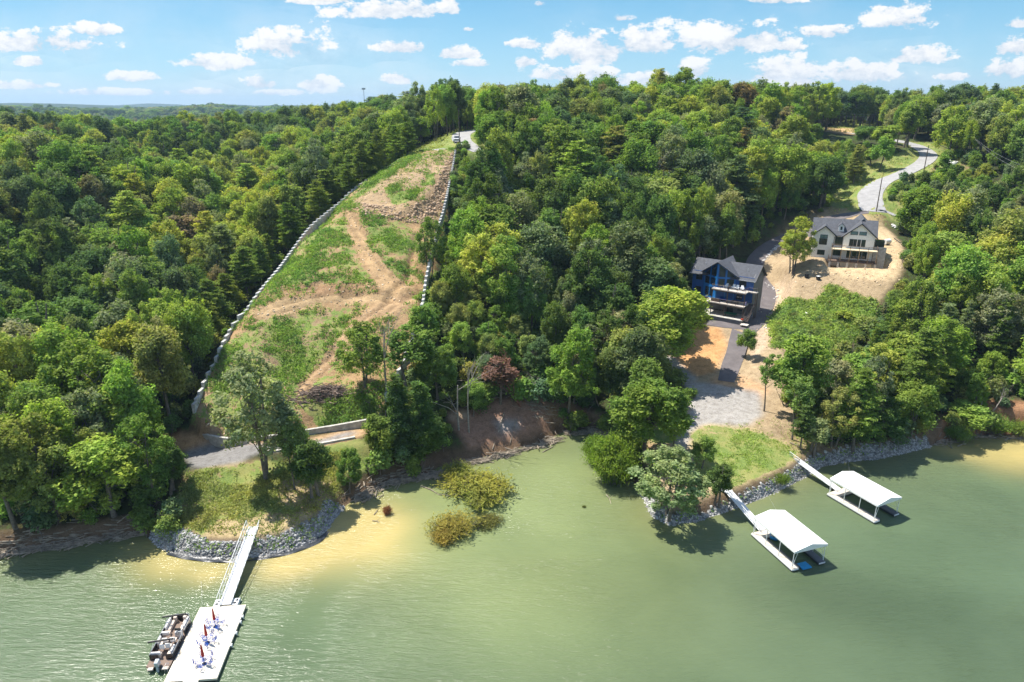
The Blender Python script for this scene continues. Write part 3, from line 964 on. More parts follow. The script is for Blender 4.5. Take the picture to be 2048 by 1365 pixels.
# ------------------------------------------------------------------ water
WX = graded(-75, 110, 1.5, -200, 260, 6, -6000, 6000)
WY = graded(40, 130, 1.5, -40, 150, 6, -4000, 160)
wx, wy = np.meshgrid(WX, WY)
wsd = -shore_sd(wx, wy)
def blob(px, py, r):
    p = P(px, py, 0)
    return np.exp(-(((wx - p.x) ** 2 + (wy - p.y) ** 2) / r ** 2))
wn = fbm(wx, wy, 14.0, 4, 63)
silt = np.exp(-np.maximum(wsd - 0.5 - wn * 4, 0) / 2.6) * sstep(-50, -46, wx + 0) * 0
lft = blob(700, 1070, 7) + blob(620, 1115, 4) + blob(560, 1130, 3.6) + blob(350, 1130, 3.4) + blob(420, 1145, 2.8) + blob(760, 1040, 5) + 0.7 * blob(300, 1110, 4) + 0.55 * blob(760, 1090, 7)
rgt = 0.9 * blob(1990, 910, 6) + blob(2060, 898, 7) + 0.7 * blob(1900, 900, 3) + blob(2250, 910, 12)
silt = np.clip((lft + rgt) * (0.85 + 1.3 * wn), 0, 1)
cove = 0.72 * np.clip(blob(900, 1000, 14) + blob(1100, 960, 14) + 0.8 * blob(1000, 1150, 16) + 0.5 * blob(820, 1050, 10) + 0.35 * blob(1250, 1200, 18), 0, 1)
# long streaks of paler suspended mud further out
ang = math.radians(-20)
sxx, syy = wx * math.cos(ang) + wy * math.sin(ang), -wx * math.sin(ang) + wy * math.cos(ang)
strk = fbm(sxx, syy * 3.2, 60.0, 5, 44)
wv = np.stack([wx, wy, np.zeros_like(wx)], -1).reshape(-1, 3)
idw = np.arange(wx.size).reshape(wx.shape)
wf = np.stack([idw[:-1, :-1], idw[:-1, 1:], idw[1:, 1:], idw[1:, :-1]], -1).reshape(-1, 4)
base = np.array((0.094, 0.136, 0.074))
WC = base[None, None] * (1 + 0.75 * strk[..., None])
WC = WC * (1 - cove[..., None]) + np.array((0.215, 0.255, 0.105)) * cove[..., None] * (1 + 0.5 * strk[..., None])
shal = np.exp(-np.maximum(wsd, 0) / 5.0)[..., None] * 0.55
WC = WC * (1 - shal) + np.array((0.19, 0.185, 0.065)) * shal
WC *= 0.92
WC = WC * (1 - silt[..., None]) + np.array((0.41, 0.33, 0.13)) * silt[..., None]
wm = bpy.data.materials.new('lake_water')
wm.use_nodes = True
t = NT(wm.node_tree)
b = t.n['Principled BSDF']
ca = t.new('ShaderNodeAttribute', attribute_name='sediment')
tcn = t.new('ShaderNodeTexCoord')
mp = t.new('ShaderNodeMapping')
mp.inputs['Rotation'].default_value = (0, 0, math.radians(28))
mp.inputs['Scale'].default_value = (0.32, 1.5, 1.0)
t.link(tcn.outputs['Object'], mp.inputs['Vector'])
big = t.noise(tcn.outputs['Object'], 0.05, 4, 0.6, 0.6)
colr = t.mix(1.0, ca.outputs['Color'], t.ramp(big, [(0.3, (0.88, 0.9, 0.9)), (0.7, (1.12, 1.1, 1.1))]), 'MULTIPLY')
t.link(colr, b.inputs['Base Color'])
b.inputs['Roughness'].default_value = 0.13
b.inputs['IOR'].default_value = 1.33
b.inputs['Specular IOR Level'].default_value = 0.5
r1 = t.noise(mp.outputs[0], 1.1, 5, 0.62, 0.4)
r2 = t.noise(mp.outputs[0], 3.4, 3, 0.6, 0.2)
calm = t.mrange(t.noise(tcn.outputs['Object'], 0.03, 3, 0.6, 0.8), 0.35, 0.65, 0.35, 1.0)
hgt = t.math('ADD', r1, t.math('MULTIPLY', r2, 0.45))
bn = t.new('ShaderNodeBump')
t.link(calm, bn.inputs['Strength'])
bn.inputs['Distance'].default_value = 0.29
t.link(hgt, bn.inputs['Height'])
t.link(bn.outputs[0], b.inputs['Normal'])
me = mesh_from_arrays('water', wv, wf, wm, smooth=True)
at = me.attributes.new('sediment', 'FLOAT_COLOR', 'POINT')
at.data.foreach_set('color', np.concatenate([WC.reshape(-1, 3), np.ones((wx.size, 1))], 1).astype(np.float32).ravel())
water = link_mesh('water', me)
tag(water, 'green silty lake water turning sandy yellow by the shore', 'water', kind='structure')

# ------------------------------------------------------------------ roads as sheets over the carved ground
def asphalt(name, lo, hi):
    m = bpy.data.materials.new(name)
    m.use_nodes = True
    t = NT(m.node_tree)
    b = t.n['Principled BSDF']
    b.inputs['Roughness'].default_value = 0.9
    tcn = t.new('ShaderNodeTexCoord')
    a = t.noise(tcn.outputs['Object'], 0.5, 6, 0.65)
    c = t.noise(tcn.outputs['Object'], 6.0, 4, 0.7)
    f = t.math('ADD', t.math('MULTIPLY', a, 0.6), t.math('MULTIPLY', c, 0.4))
    t.link(t.mix(t.mrange(f, 0.32, 0.68), lo, hi), b.inputs['Base Color'])
    return m
M['asphalt_old'] = asphalt('weathered_asphalt', (0.24, 0.235, 0.235), (0.37, 0.36, 0.355))
M['asphalt_new'] = asphalt('fresh_asphalt', (0.095, 0.082, 0.085), (0.155, 0.135, 0.135))


def ribbon(name, path, mat, label, cat, dz=0.05):
    n = len(path)
    tan = np.gradient(path[:, :2], axis=0)
    tan /= np.linalg.norm(tan, axis=1)[:, None] + 1e-9
    nor = np.stack([-tan[:, 1], tan[:, 0]], 1)
    k = 7
    vs = []
    for i in range(n):
        for j in range(k):
            s = (j / (k - 1) * 2 - 1) * path[i, 3] 
            vs.append((path[i, 0] + nor[i, 0] * s, path[i, 1] + nor[i, 1] * s))
    vs = np.array(vs)
    z = H(vs[:, 0], vs[:, 1])
    z = np.maximum(z, np.repeat(path[:, 2], k) - 0.25) + dz
    ids = np.arange(n * k).reshape(n, k)
    f = np.stack([ids[:-1, :-1], ids[:-1, 1:], ids[1:, 1:], ids[1:, :-1]], -1).reshape(-1, 4)
    o = link_mesh(name, mesh_from_arrays(name, np.column_stack([vs, z]), f, mat, smooth=True))
    tag(o, label, cat, kind='structure')
    return o
ribbon('road', R_HILL, M['asphalt_old'], 'winding grey road climbing the hill behind the white house', 'road', 0.14)
ribbon('road', R_RIDGE2, M['asphalt_old'], 'grey road with the parked white pickup at the top of the cleared slope', 'road', 0.07)
ribbon('road', R_RIDGE, M['asphalt_old'], 'narrow grey lane end left of the white pickup', 'road', 0.066)
ribbon('driveway', R_DRIVE, M['asphalt_new'], 'dark fresh asphalt driveway running down past both houses', 'driveway', 0.085)
ribbon('driveway', R_FRONT, M['asphalt_new'], 'dark asphalt apron in front of the blue house', 'driveway', 0.078)
ribbon('driveway', R_GARAGE, M['asphalt_new'], 'dark asphalt spur at the left end of the white house', 'driveway', 0.09)

# ------------------------------------------------------------------ tree shapes (height 1 unit = 1 m, trees about 20 m tall)
def unit(v):
    return v / (np.linalg.norm(v, axis=-1, keepdims=True) + 1e-9)


def leaf_quads(cen, nrm, size, rs, asp=0.62, up=None):
    n = len(cen)
    r = unit(rs.normal(size=(n, 3)))
    if up is not None: r = unit(r * 0.5 + up)
    a = unit(np.cross(nrm, r))
    b = np.cross(nrm, a)
    s = size[:, None]
    v = np.stack([cen - b * s, cen + a * s * asp, cen + b * s, cen - a * s * asp], 1)
    # fold slightly so leaves catch light differently
    v[:, 0] += nrm * s * 0.18
    v[:, 2] += nrm * s * 0.18
    return v.reshape(-1, 3)


def limbs(mb, rs, base, tips, r0):
    for tip in tips:
        tip = np.array(tip)
        b0 = np.array(base(rs.uniform(0.25, 0.9)))
        mid = b0 * 0.45 + tip * 0.55 + rs.normal(size=3) * 0.45 + np.array([0, 0, -0.5])
        mb.path([tuple(b0), tuple(mid), tuple(tip)], [r0, r0 * 0.6, r0 * 0.2], 5)


def make_broad(seed, Ht=20.0, R=5.2, cb=0.32, nl=30, leaves=9000, ls=0.30, lob=(0.22, 0.38), asym=0.2, ell=1.0, shell=0.7, droop=0.0, trunk_r=0.30, bark=None, leafm=None, fill=1.0, stems=1):
    rs = np.random.RandomState(seed)
    zc, rz = Ht * (1 + cb) / 2, Ht * (1 - cb) / 2
    off = rs.normal(size=2) * asym * R
    lc, lr = [], []
    for i in range(nl):
        while True:
            d = unit(rs.normal(size=3))
            if d[2] > -0.75: break
        q = rs.uniform(0.35, 1.0) ** 0.6 * shell
        tz = d[2] * q
        taper = 1.0 - 0.22 * max(tz, 0) * ell
        p = np.array([d[0] * q * R * taper + off[0] * (tz + 1) * 0.5, d[1] * q * R * taper + off[1] * (tz + 1) * 0.5, zc + d[2] * q * rz])
        lc.append(p)
        lr.append(rs.uniform(*lob) * R)
    lc, lr = np.array(lc), np.array(lr)
    w_ = lr ** 2
    n = int(leaves)
    k = rs.choice(nl, n, p=w_ / w_.sum())
    d = unit(rs.normal(size=(n, 3)) + np.array([0, 0, 0.25]))
    rad = rs.uniform(0.45, 1.15, n) ** 0.7 + (rs.rand(n) < 0.12) * rs.uniform(0, 0.5, n)
    # uneven lobes
    bump = 1 + 0.28 * np.sin(d[:, 0] * 5 + k) * np.sin(d[:, 1] * 5 + k * 2.1) + 0.18 * np.sin(d[:, 2] * 9 + k * 0.7)
    cen = lc[k] + d * (lr[k] * rad * bump)[:, None] * np.array([1, 1, 1.05])
    cen[:, 2] -= droop * np.hypot(cen[:, 0], cen[:, 1]) * rs.uniform(0, 1, n) * 0.4
    nrm = unit(d * 0.8 + rs.normal(size=(n, 3)) * 0.6 + np.array([-0.12, 0.05, 0.5]))
    v = leaf_quads(cen, nrm, ls * rs.uniform(0.6, 1.35, n), rs)
    crown = mesh_from_arrays('crown', v, np.arange(4 * n).reshape(n, 4), leafm or M['leaf'])
    mb = MB()
    for s_ in range(stems):
        ln = rs.normal(size=2) * 0.5 * (1 if stems == 1 else 2.4)
        bx = rs.normal(size=2) * (0.0 if stems == 1 else 0.5)
        def base(t, ln=ln, bx=bx):
            return (bx[0] + ln[0] * t + off[0] * t * 0.5 + 0.2 * math.sin(t * 5 + seed), bx[1] + ln[1] * t + off[1] * t * 0.5, Ht * 0.86 * t)
        ts = np.linspace(0, 1, 8)
        mb.path([base(0)[:2] + (-1.2,)] + [base(t_) for t_ in ts], [trunk_r * 1.35] + [trunk_r * (1.12 - 0.95 * t_) for t_ in ts], 8)
        sel = rs.choice(nl, min(nl, 12), replace=False)
        limbs(mb, rs, base, lc[sel], trunk_r * 0.34)
    me = bpy.data.meshes.new('trunk')
    me.from_pydata(mb.v, [], mb.f)
    me.materials.append(bark or M['bark'])
    return crown, me


def make_pine(seed, Ht=22.0, R=3.0, cb=0.35, leaves=7000, dense=1.0, flat=0.35, ls=0.34):
    rs = np.random.RandomState(seed)
    mb = MB()
    mb.path([(0, 0, -1), (0.1, 0, Ht * 0.4), (0, 0.1, Ht * 0.97)], [0.26, 0.18, 0.04], 7)
    cen, nr = [], []
    z = Ht * cb
    nb = 0
    br = []
    while z < Ht * 0.97:
        f = (z - Ht * cb) / (Ht * (1 - cb))
        L = R * (1 - f) ** 0.75 * (0.55 + 0.45 * min(1, f * 4)) + 0.35
        for k in range(rs.randint(4, 7)):
            a = rs.uniform(0, 2 * math.pi)
            l = L * rs.uniform(0.55, 1.15)
            tip = np.array([math.cos(a) * l, math.sin(a) * l, z + 0.18 * l + rs.normal() * 0.15])
            mb.tube((0, 0, z), tuple(tip), 0.05, 0.015, 4, cap=False)
            br.append(((0, 0, z), tip, l))
        z += rs.uniform(0.45, 0.8)
    tot = sum(b_[2] for b_ in br)
    for b0, tip, l in br:
        m = max(3, int(leaves * l / tot))
        t_ = rs.uniform(0.2, 1.08, m) ** 0.8
        p = np.array(b0) + (tip - np.array(b0)) * t_[:, None]
        p = p + rs.normal(size=(m, 3)) * np.array([0.34, 0.34, 0.34 * flat]) * (0.6 + 0.2 * l)
        cen.append(p)
    cen = np.concatenate(cen)
    n = len(cen)
    nrm = unit(rs.normal(size=(n, 3)) * 0.7 + np.array([0, 0, 0.7]))
    v = leaf_quads(cen, nrm, ls * rs.uniform(0.6, 1.3, n), rs, asp=0.30)
    crown = mesh_from_arrays('crown', v, np.arange(4 * n).reshape(n, 4), M['leaf'])
    me = bpy.data.meshes.new('trunk')
    me.from_pydata(mb.v, [], mb.f)
    me.materials.append(M['bark'])
    return crown, me


def make_dead(seed, Ht=14.0, spread=0.5, twigs=3, mat=None, name='trunk', lean=0.0):
    rs = np.random.RandomState(seed)
    mb = MB()
    def grow(p, d, L, r, lev):
        q = p + d * L
        mid = (p + q) / 2 + rs.normal(size=3) * L * 0.04
        mb.path([tuple(p), tuple(mid), tuple(q)], [r, r * 0.8, r * 0.5], 5)
        if lev == 0: return
        for k in range(twigs):
            t_ = rs.uniform(0.35, 1.0)
            s = p + (q - p) * t_
            nd = unit(d + rs.normal(size=3) * spread)
            nd[2] = abs(nd[2]) * 0.8 + 0.05
            grow(s, unit(nd), L * rs.uniform(0.4, 0.62), r * 0.42, lev - 1)
    grow(np.array([0, 0, -0.8]), unit(np.array([lean, 0, 1.0])), Ht * 0.72, 0.22, 3)
    me = bpy.data.meshes.new(name)
    me.from_pydata(mb.v, [], mb.f)
    me.materials.append(mat or M['bark_dead'])
    return me


def make_willow(seed, R=3.6, Ht=5.0, stems=60, leaves=6000, ls=0.22, mat=None):
    """arching many-stemmed bush; feathery sprays"""
    rs = np.random.RandomState(seed)
    mb = MB()
    cen, up = [], []
    for i in range(stems):
        a, q = rs.uniform(0, 2 * math.pi), rs.uniform(0.15, 1.0)
        L = rs.uniform(0.6, 1.0)
        b0 = np.array([math.cos(a) * q * R * 0.35, math.sin(a) * q * R * 0.35, -0.6])
        tip = np.array([math.cos(a) * q * R, math.sin(a) * q * R, Ht * L * (1.05 - 0.55 * q * q)])
        mid = (b0 + tip) / 2 + np.array([0, 0, 0.25 * Ht])
        mb.path([tuple(b0), tuple(mid), tuple(tip)], [0.05, 0.035, 0.012], 4)
        m = leaves // stems
        t_ = rs.uniform(0.15, 1.0, m)[:, None]
        p = (1 - t_) ** 2 * b0 + 2 * t_ * (1 - t_) * (mid + (mid - (b0 + tip) / 2)) + t_ ** 2 * tip
        p += rs.normal(size=(m, 3)) * 0.42
        p[:, 2] = np.maximum(p[:, 2], 0.05)
        cen.append(p)
    cen = np.concatenate(cen)
    n = len(cen)
    nrm = unit(rs.normal(size=(n, 3)) + unit(cen) * 0.7)
    v = leaf_quads(cen, nrm, ls * rs.uniform(0.6, 1.3, n) * 1.25, rs, asp=0.20, up=np.array([0, 0, 1.0]))
    crown = mesh_from_arrays('crown', v, np.arange(4 * n).reshape(n, 4), M['leaf'])
    me = bpy.data.meshes.new('stems')
    me.from_pydata(mb.v, [], mb.f)
    me.materials.append(M['bark'])
    return crown, me

PROTO = {}
PROTO['b0'] = make_broad(1, 20, 5.4, 0.10, 54, 13500, 0.245, lob=(0.17, 0.30), shell=0.8)
PROTO['b1'] = make_broad(2, 20, 4.6, 0.06, 44, 12500, 0.24, lob=(0.19, 0.34), shell=0.76)
PROTO['b2'] = make_broad(3, 20, 5.9, 0.16, 62, 14000, 0.25, lob=(0.14, 0.26), shell=0.84)
PROTO['b3'] = make_broad(4, 20, 4.2, 0.05, 48, 12000, 0.23, lob=(0.18, 0.32), ell=1.6, stems=2)
PROTO['b4'] = make_broad(5, 20, 5.0, 0.18, 38, 11000, 0.25, lob=(0.18, 0.34), asym=0.35, shell=0.8)
PROTO['b5'] = make_broad(6, 20, 5.6, 0.10, 80, 14000, 0.235, lob=(0.11, 0.20), shell=0.88)
PROTO['thin'] = make_broad(7, 20, 3.2, 0.34, 34, 4200, 0.22, lob=(0.16, 0.30), shell=0.85, trunk_r=0.2)
PROTO['sparse'] = make_broad(8, 20, 5.2, 0.16, 90, 11500, 0.21, lob=(0.09, 0.19), shell=0.92, stems=2, trunk_r=0.22)
PROTO['p0'] = make_pine(11, cb=0.28, leaves=9000, ls=0.30)
PROTO['p1'] = make_pine(12, R=3.6, cb=0.2, leaves=11000, ls=0.30)
PROTO['cedar'] = make_pine(13, Ht=16, R=2.8, cb=0.06, leaves=11000, flat=0.9, ls=0.30)
PROTO['shrub'] = make_broad(21, 3.4, 2.1, -0.1, 16, 1500, 0.20, lob=(0.3, 0.5), trunk_r=0.05, stems=3)
PROTO['shrub2'] = make_broad(22, 4.2, 1.9, 0.0, 20, 1500, 0.20, lob=(0.2, 0.4), trunk_r=0.05, stems=3)
PH = {'p0': 22, 'p1': 22, 'cedar': 16, 'shrub': 3.4, 'shrub2': 4.2}
PR = {'b0': 5.4, 'b1': 4.6, 'b2': 5.9, 'b3': 4.2, 'b4': 5.0, 'b5': 5.6, 'thin': 3.2, 'sparse': 5.2, 'p0': 3.0, 'p1': 3.6, 'cedar': 2.8, 'shrub': 2.1, 'shrub2': 1.9}

TINTS = {'dark': (0.118, 0.178, 0.056), 'mid': (0.188, 0.272, 0.068), 'fresh': (0.250, 0.345, 0.074), 'yellow': (0.345, 0.39, 0.085), 'blue': (0.160, 0.215, 0.104), 'olive': (0.265, 0.292, 0.090),
         'grey': (0.25, 0.28, 0.15), 'pine': (0.190, 0.255, 0.060), 'brown': (0.25, 0.21, 0.12), 'gold': (0.44, 0.43, 0.09)}
TWORD = {'dark': 'dark green', 'mid': 'mid green', 'fresh': 'fresh green', 'yellow': 'yellow green', 'blue': 'dull bluish green', 'olive': 'olive green', 'grey': 'greyish green', 'pine': 'deep green', 'brown': 'brownish', 'gold': 'golden yellow'}


def jit(c, s=0.12, rnd=random):
    k = 1 + rnd.uniform(-s, s)
    return [c[0] * k * (1 + rnd.uniform(-s, s)), c[1] * k, c[2] * k * (1 + rnd.uniform(-s, s))]


def tree(kind, x, y, h, rad, tint, label, cat='tree', group=None, name=None, z=None, rz=None, lean=(0, 0)):
    cm, tm = PROTO[kind]
    z = Hs(x, y) if z is None else z
    nm = name or ('pine_tree' if kind in ('p0', 'p1') else 'cedar_tree' if kind == 'cedar' else 'shrub' if 'shrub' in kind else 'broadleaf_tree')
    r = empty(nm, (x, y, z), random.uniform(0, 6.28) if rz is None else rz)
    if lean != (0, 0): r.rotation_euler = (lean[0], lean[1], r.rotation_euler[2])
    hh = h / PH.get(kind, 20.0)
    ww = rad / PR[kind]
    r.scale = (ww, ww, hh)
    c = link_mesh('crown', cm, r)
    c['tint'] = jit(TINTS[tint]) if isinstance(tint, str) else list(tint)
    link_mesh('stem' if 'shrub' in kind else 'trunk', tm, r)
    tag(r, label, cat, group)
    return r

TREES_TAKEN = []
def tree_px(kind, bx, by, top, width, tint, label, **kw):
    """a tree whose foot, top and crown width were measured on the photograph"""
    p = G(bx, by) if 'at' not in kw else kw.pop('at')
    ratio = (lambda d: d[2] / d[1])(pix_dir(bx, top))
    h = CAM_H + ratio * p.y - p.z
    _, _, f = project(p.x, p.y, p.z + h * 0.6)
    rad = width / 2 / FPX * float(f)
    TREES_TAKEN.append((p.x, p.y, rad))
    return tree(kind, p.x, p.y, max(h, 1.0), rad, tint, label, z=p.z - 0.1, **kw)

T = tree_px
T('sparse', 538, 958, 700, 172, (0.30, 0.33, 0.17), 'tall grey-green tree on the grassy point, standing over the gravel and the low concrete walls')
T('thin', 589, 980, 825, 62, 'olive', 'slim olive tree just right of the tall grey-green tree on the point')
T('b3', 632, 995, 858, 92, 'dark', 'small dark round tree on the right side of the grassy left point')
T('b1', 590, 925, 835, 70, 'mid', 'small green tree in front of the upper concrete wall')
T('b5', 700, 985, 895, 62, 'mid', 'low bushy tree at the foot of the right end of the concrete walls')
T('cedar', 800, 905, 742, 66, 'dark', 'tall dark cedar directly right of the low concrete walls')
T('cedar', 845, 915, 758, 78, 'dark', 'dark cedar nearest the burnt bank, right of the concrete walls')
T('b3', 765, 930, 812, 78, 'mid', 'green leafy tree below the end of the low concrete walls')
T('b0', 872, 903, 822, 64, 'dark', 'dark broadleaf tree leaning to the left edge of the burnt bank', name='broadleaf_tree')
T('thin', 812, 800, 640, 110, 'mid', 'tall thin many-stemmed tree in front of the right stepped wall')
T('b5', 875, 800, 680, 92, 'mid', 'bushy tree beside the lower end of the right stepped wall')
T('sparse', 735, 775, 640, 110, 'mid', 'airy green tree just right of the brush pile')
T('sparse', 862, 560, 430, 64, 'mid', 'green tree hiding the middle of the right stepped wall')
T('b3', 850, 705, 590, 66, 'mid', 'small tree hiding the lower part of the right stepped wall')
T('b2', 1287, 908, 742, 168, 'mid', 'big spreading oak-like tree on the right peninsula beside the gravel lane')
T('b4', 1345, 905, 800, 62, 'fresh', 'small bright tree right of the big spreading peninsula tree')
T('sparse', 1342, 1040, 892, 160, (0.27, 0.33, 0.15), 'grey-green open tree at the very tip of the right peninsula')
T('b3', 1432, 1012, 912, 60, 'dark', 'small dark tree by the foot of the gangway to the nearer covered dock')
T('b4', 1404, 938, 868, 52, 'mid', 'small leafy tree at the left edge of the bright lawn')
T('thin', 1583, 880, 745, 60, 'mid', 'thin bare-stemmed tree on the dry ground right of the lawn')
T('b1', 1592, 840, 640, 118, 'fresh', 'tall bright green tree right of the gravel turnaround')
T('thin', 1527, 823, 700, 50, 'mid', 'slim crooked tree standing at the right edge of the gravel')
T('b3', 1625, 908, 820, 66, 'grey', 'small grey-green tree at the landing of the farther gangway')
T('p1', 1704, 905, 735, 104, 'pine', 'broad pine behind the rock bank between the farther gangway and the shore woods')
T('sparse', 1668, 892, 770, 90, 'olive', 'olive airy tree left of the broad pine on the rock bank')
T('p0', 1600, 900, 805, 45, 'dark', 'young dark pine left of the farther gangway landing')
T('b5', 1758, 895, 790, 92, 'dark', 'dark round tree right of the broad pine on the rock bank')
T('b0', 1820, 880, 755, 96, 'mid', 'mid green tree over the far end of the rock bank')
T('b3', 1932, 872, 795, 96, 'fresh', 'rounded bright shrub-like tree on the shore at the end of the rocks')
T('b2', 1312, 738, 562, 190, (0.30, 0.37, 0.075), 'big yellow-green tree left of the blue house')
T('sparse', 1584, 548, 430, 74, 'yellow', 'lone yellow-green tree on the bare dirt left of the white house')
T('thin', 1578, 548, 460, 50, 'yellow', 'thin second stem tree beside the lone yellow-green tree by the white house')
T('b4', 1490, 715, 655, 44, 'mid', 'thin sapling at the right edge of the dark driveway below the blue house')
T('b4', 232, 1032, 872, 170, 'yellow', 'leaning yellow-green tree over the left shore', lean=(0.0, -0.22), rz=0.4)
T('b5', 120, 1045, 820, 150, 'olive', 'olive tree left of the leaning yellow-green shore tree')
T('sparse', 300, 1010, 830, 120, 'mid', 'green tree above the left end of the rock bank')
T('b3', 345, 985, 870, 84, 'dark', 'dark tree at the left edge of the gravel patch')
T('b1', 30, 1060, 800, 130, 'olive', 'yellowish olive tree at the lower left edge on the shore')
T('cedar', 405, 715, 575, 56, 'dark', 'narrow dark evergreen just left of the lower stepped wall')
T('b1', 375, 735, 635, 70, 'yellow', 'yellow-topped tree left of the stepped retaining wall')
T('cedar', 1880, 372, 308, 40, 'fresh', 'bright upright vine-covered tree at the bend of the road')
T('b4', 1650, 350, 300, 46, 'gold', 'bright golden yellow tree above the road verge')
T('b3', 1765, 300, 240, 60, 'fresh', 'leafy tree in the inside of the upper road bend')
T('b0', 1728, 292, 248, 54, 'mid', 'green tree left of the upper road bend')
T('b4', 985, 318, 225, 70, 'mid', 'leafy tree right of the road at the top of the cleared slope')
T('b1', 842, 292, 222, 44, 'fresh', 'bright tree left of the white pickup')

T('thin', 1000, 806, 706, 84, (0.24, 0.135, 0.10), 'rust brown dying tree with thin foliage above the cove bank')
# dead trees
dead_m = [make_dead(31, 15), make_dead(32, 16, 0.35), make_dead(33, 12, 0.7, 4, M['bark_dead'])]
red_m = make_dead(34, 13, 0.75, 5, pmat('red_brown_dead_twigs', (0.20, 0.085, 0.06), 0.9, noise=0.3))
def dead(px, py, top, me, label, rz=0.0, lean=(0, 0), width=None):
    p = G(px, py)
    ratio = (lambda d: d[2] / d[1])(pix_dir(px, top))
    h = CAM_H + ratio * p.y - p.z
    r = empty('dead_tree', (p.x, p.y, p.z), rz)
    r.rotation_euler = (lean[0], lean[1], rz)
    s = h / 15.0
    r.scale = (s * 1.1, s * 1.1, s)
    link_mesh('trunk', me, r)
    tag(r, label, 'dead tree')
    return r
dead(262, 745, 625, dead_m[0], 'bleached forked dead tree in the dark gap of the left woods')
dead(205, 790, 690, dead_m[1], 'slanting bleached dead trunk in the left woods', lean=(0, -0.45))
dead(1040, 812, 690, red_m, 'rust brown dead tree leaning left above the burnt bank', lean=(0.1, -0.5))
dead(938, 865, 735, dead_m[1], 'grey bare dead tree at the left edge of the burnt bank')
dead(918, 860, 725, dead_m[0], 'pale leafless forked tree left of the burnt bank')
dead(775, 805, 655, dead_m[1], 'grey bare stem beside the right stepped wall')
dead(1062, 800, 735, dead_m[2], 'thin bare tree standing behind the burnt bank', lean=(0, 0.1))
dead(1322, 470, 340, dead_m[0], 'tall pale bare-limbed tree in the middle of the central woods')
dead(1300, 440, 330, dead_m[1], 'slender pale bare tree left of the tall bare-limbed one in the central woods')
dead(1978, 830, 755, dead_m[2], 'broken grey dead tree leaning right over the right shore', lean=(0, 0.45))
dead(1960, 700, 630, dead_m[1], 'dead grey snag in the right woods above the shore')
dead(1732, 250, 205, dead_m[2], 'pale bare tree on the open hilltop at the upper right')

# willow bushes
WIL = [make_willow(41, stems=80, leaves=5200), make_willow(42, 3.2, 4.4, 46, 2800), make_willow(43, 4.2, 7.5, 90, 13000, 0.24)]
def willow(px, py, width, h, me, tint, label, name='willow_bush', z=0.0):
    p = P(px, py, z)
    _, _, f = project(p.x, p.y, z)
    s = width / 2 / FPX * float(f) / {WIL[0]: 3.6, WIL[1]: 3.2, WIL[2]: 4.2}[me]
    r = empty(name, tuple(p), random.uniform(0, 6))
    r.scale = (s, s, h / {WIL[0]: 5.0, WIL[1]: 4.4, WIL[2]: 7.5}[me])
    c = link_mesh('crown', me[0], r)
    c['tint'] = jit(tint, 0.05)
    link_mesh('stem', me[1], r)
    tag(r, label, 'bush')
willow(957, 990, 156, 2.9, WIL[0], (0.28, 0.285, 0.07), 'large golden green willow bush growing out of the water by the driftwood')
willow(918, 962, 80, 3.2, WIL[1], (0.29, 0.285, 0.07), 'golden willow clump nearest the driftwood, left of the large bush in the water')
willow(908, 1062, 118, 2.2, WIL[1], (0.28, 0.25, 0.065), 'smaller golden willow bush in open water below the large one')
willow(886, 1082, 66, 1.7, WIL[1], (0.30, 0.24, 0.07), 'low brownish willow tuft at the lower edge of the smaller water bush')
willow(975, 1047, 72, 1.0, WIL[1], (0.16, 0.16, 0.05), 'flat sparse willow tuft with bare sticks right of the smaller water bush')
willow(775, 1028, 26, 1.3, WIL[1], (0.22, 0.09, 0.05), 'small rust brown twiggy bush in the shallows near the left point')
willow(1225, 962, 112, 8.0, WIL[2], (0.18, 0.27, 0.045), 'big rounded bright green willow at the left foot of the peninsula')
willow(1192, 925, 62, 5.0, WIL[2], (0.17, 0.25, 0.045), 'bright green willow clump behind the big rounded willow')
willow(1565, 965, 44, 1.3, WIL[1], (0.13, 0.19, 0.03), 'low green bush on the rock bank between the two gangways', z=1.2)
willow(1915, 878, 60, 2.6, WIL[0], (0.2, 0.3, 0.07), 'dense green thicket overhanging the water where the right rock bank ends', z=0.6)
willow(1985, 862, 70, 3.4, WIL[0], (0.19, 0.28, 0.06), 'dense green thicket on the red soil bank at the right edge', z=0.8)
willow(2035, 868, 50, 2.6, WIL[1], (0.2, 0.27, 0.06), 'small green thicket at the far right end of the shore', z=0.8)
willow(1168, 1015, 10, 0.3, WIL[1], (0.13, 0.15, 0.04), 'tiny green sprig poking out of the open water')

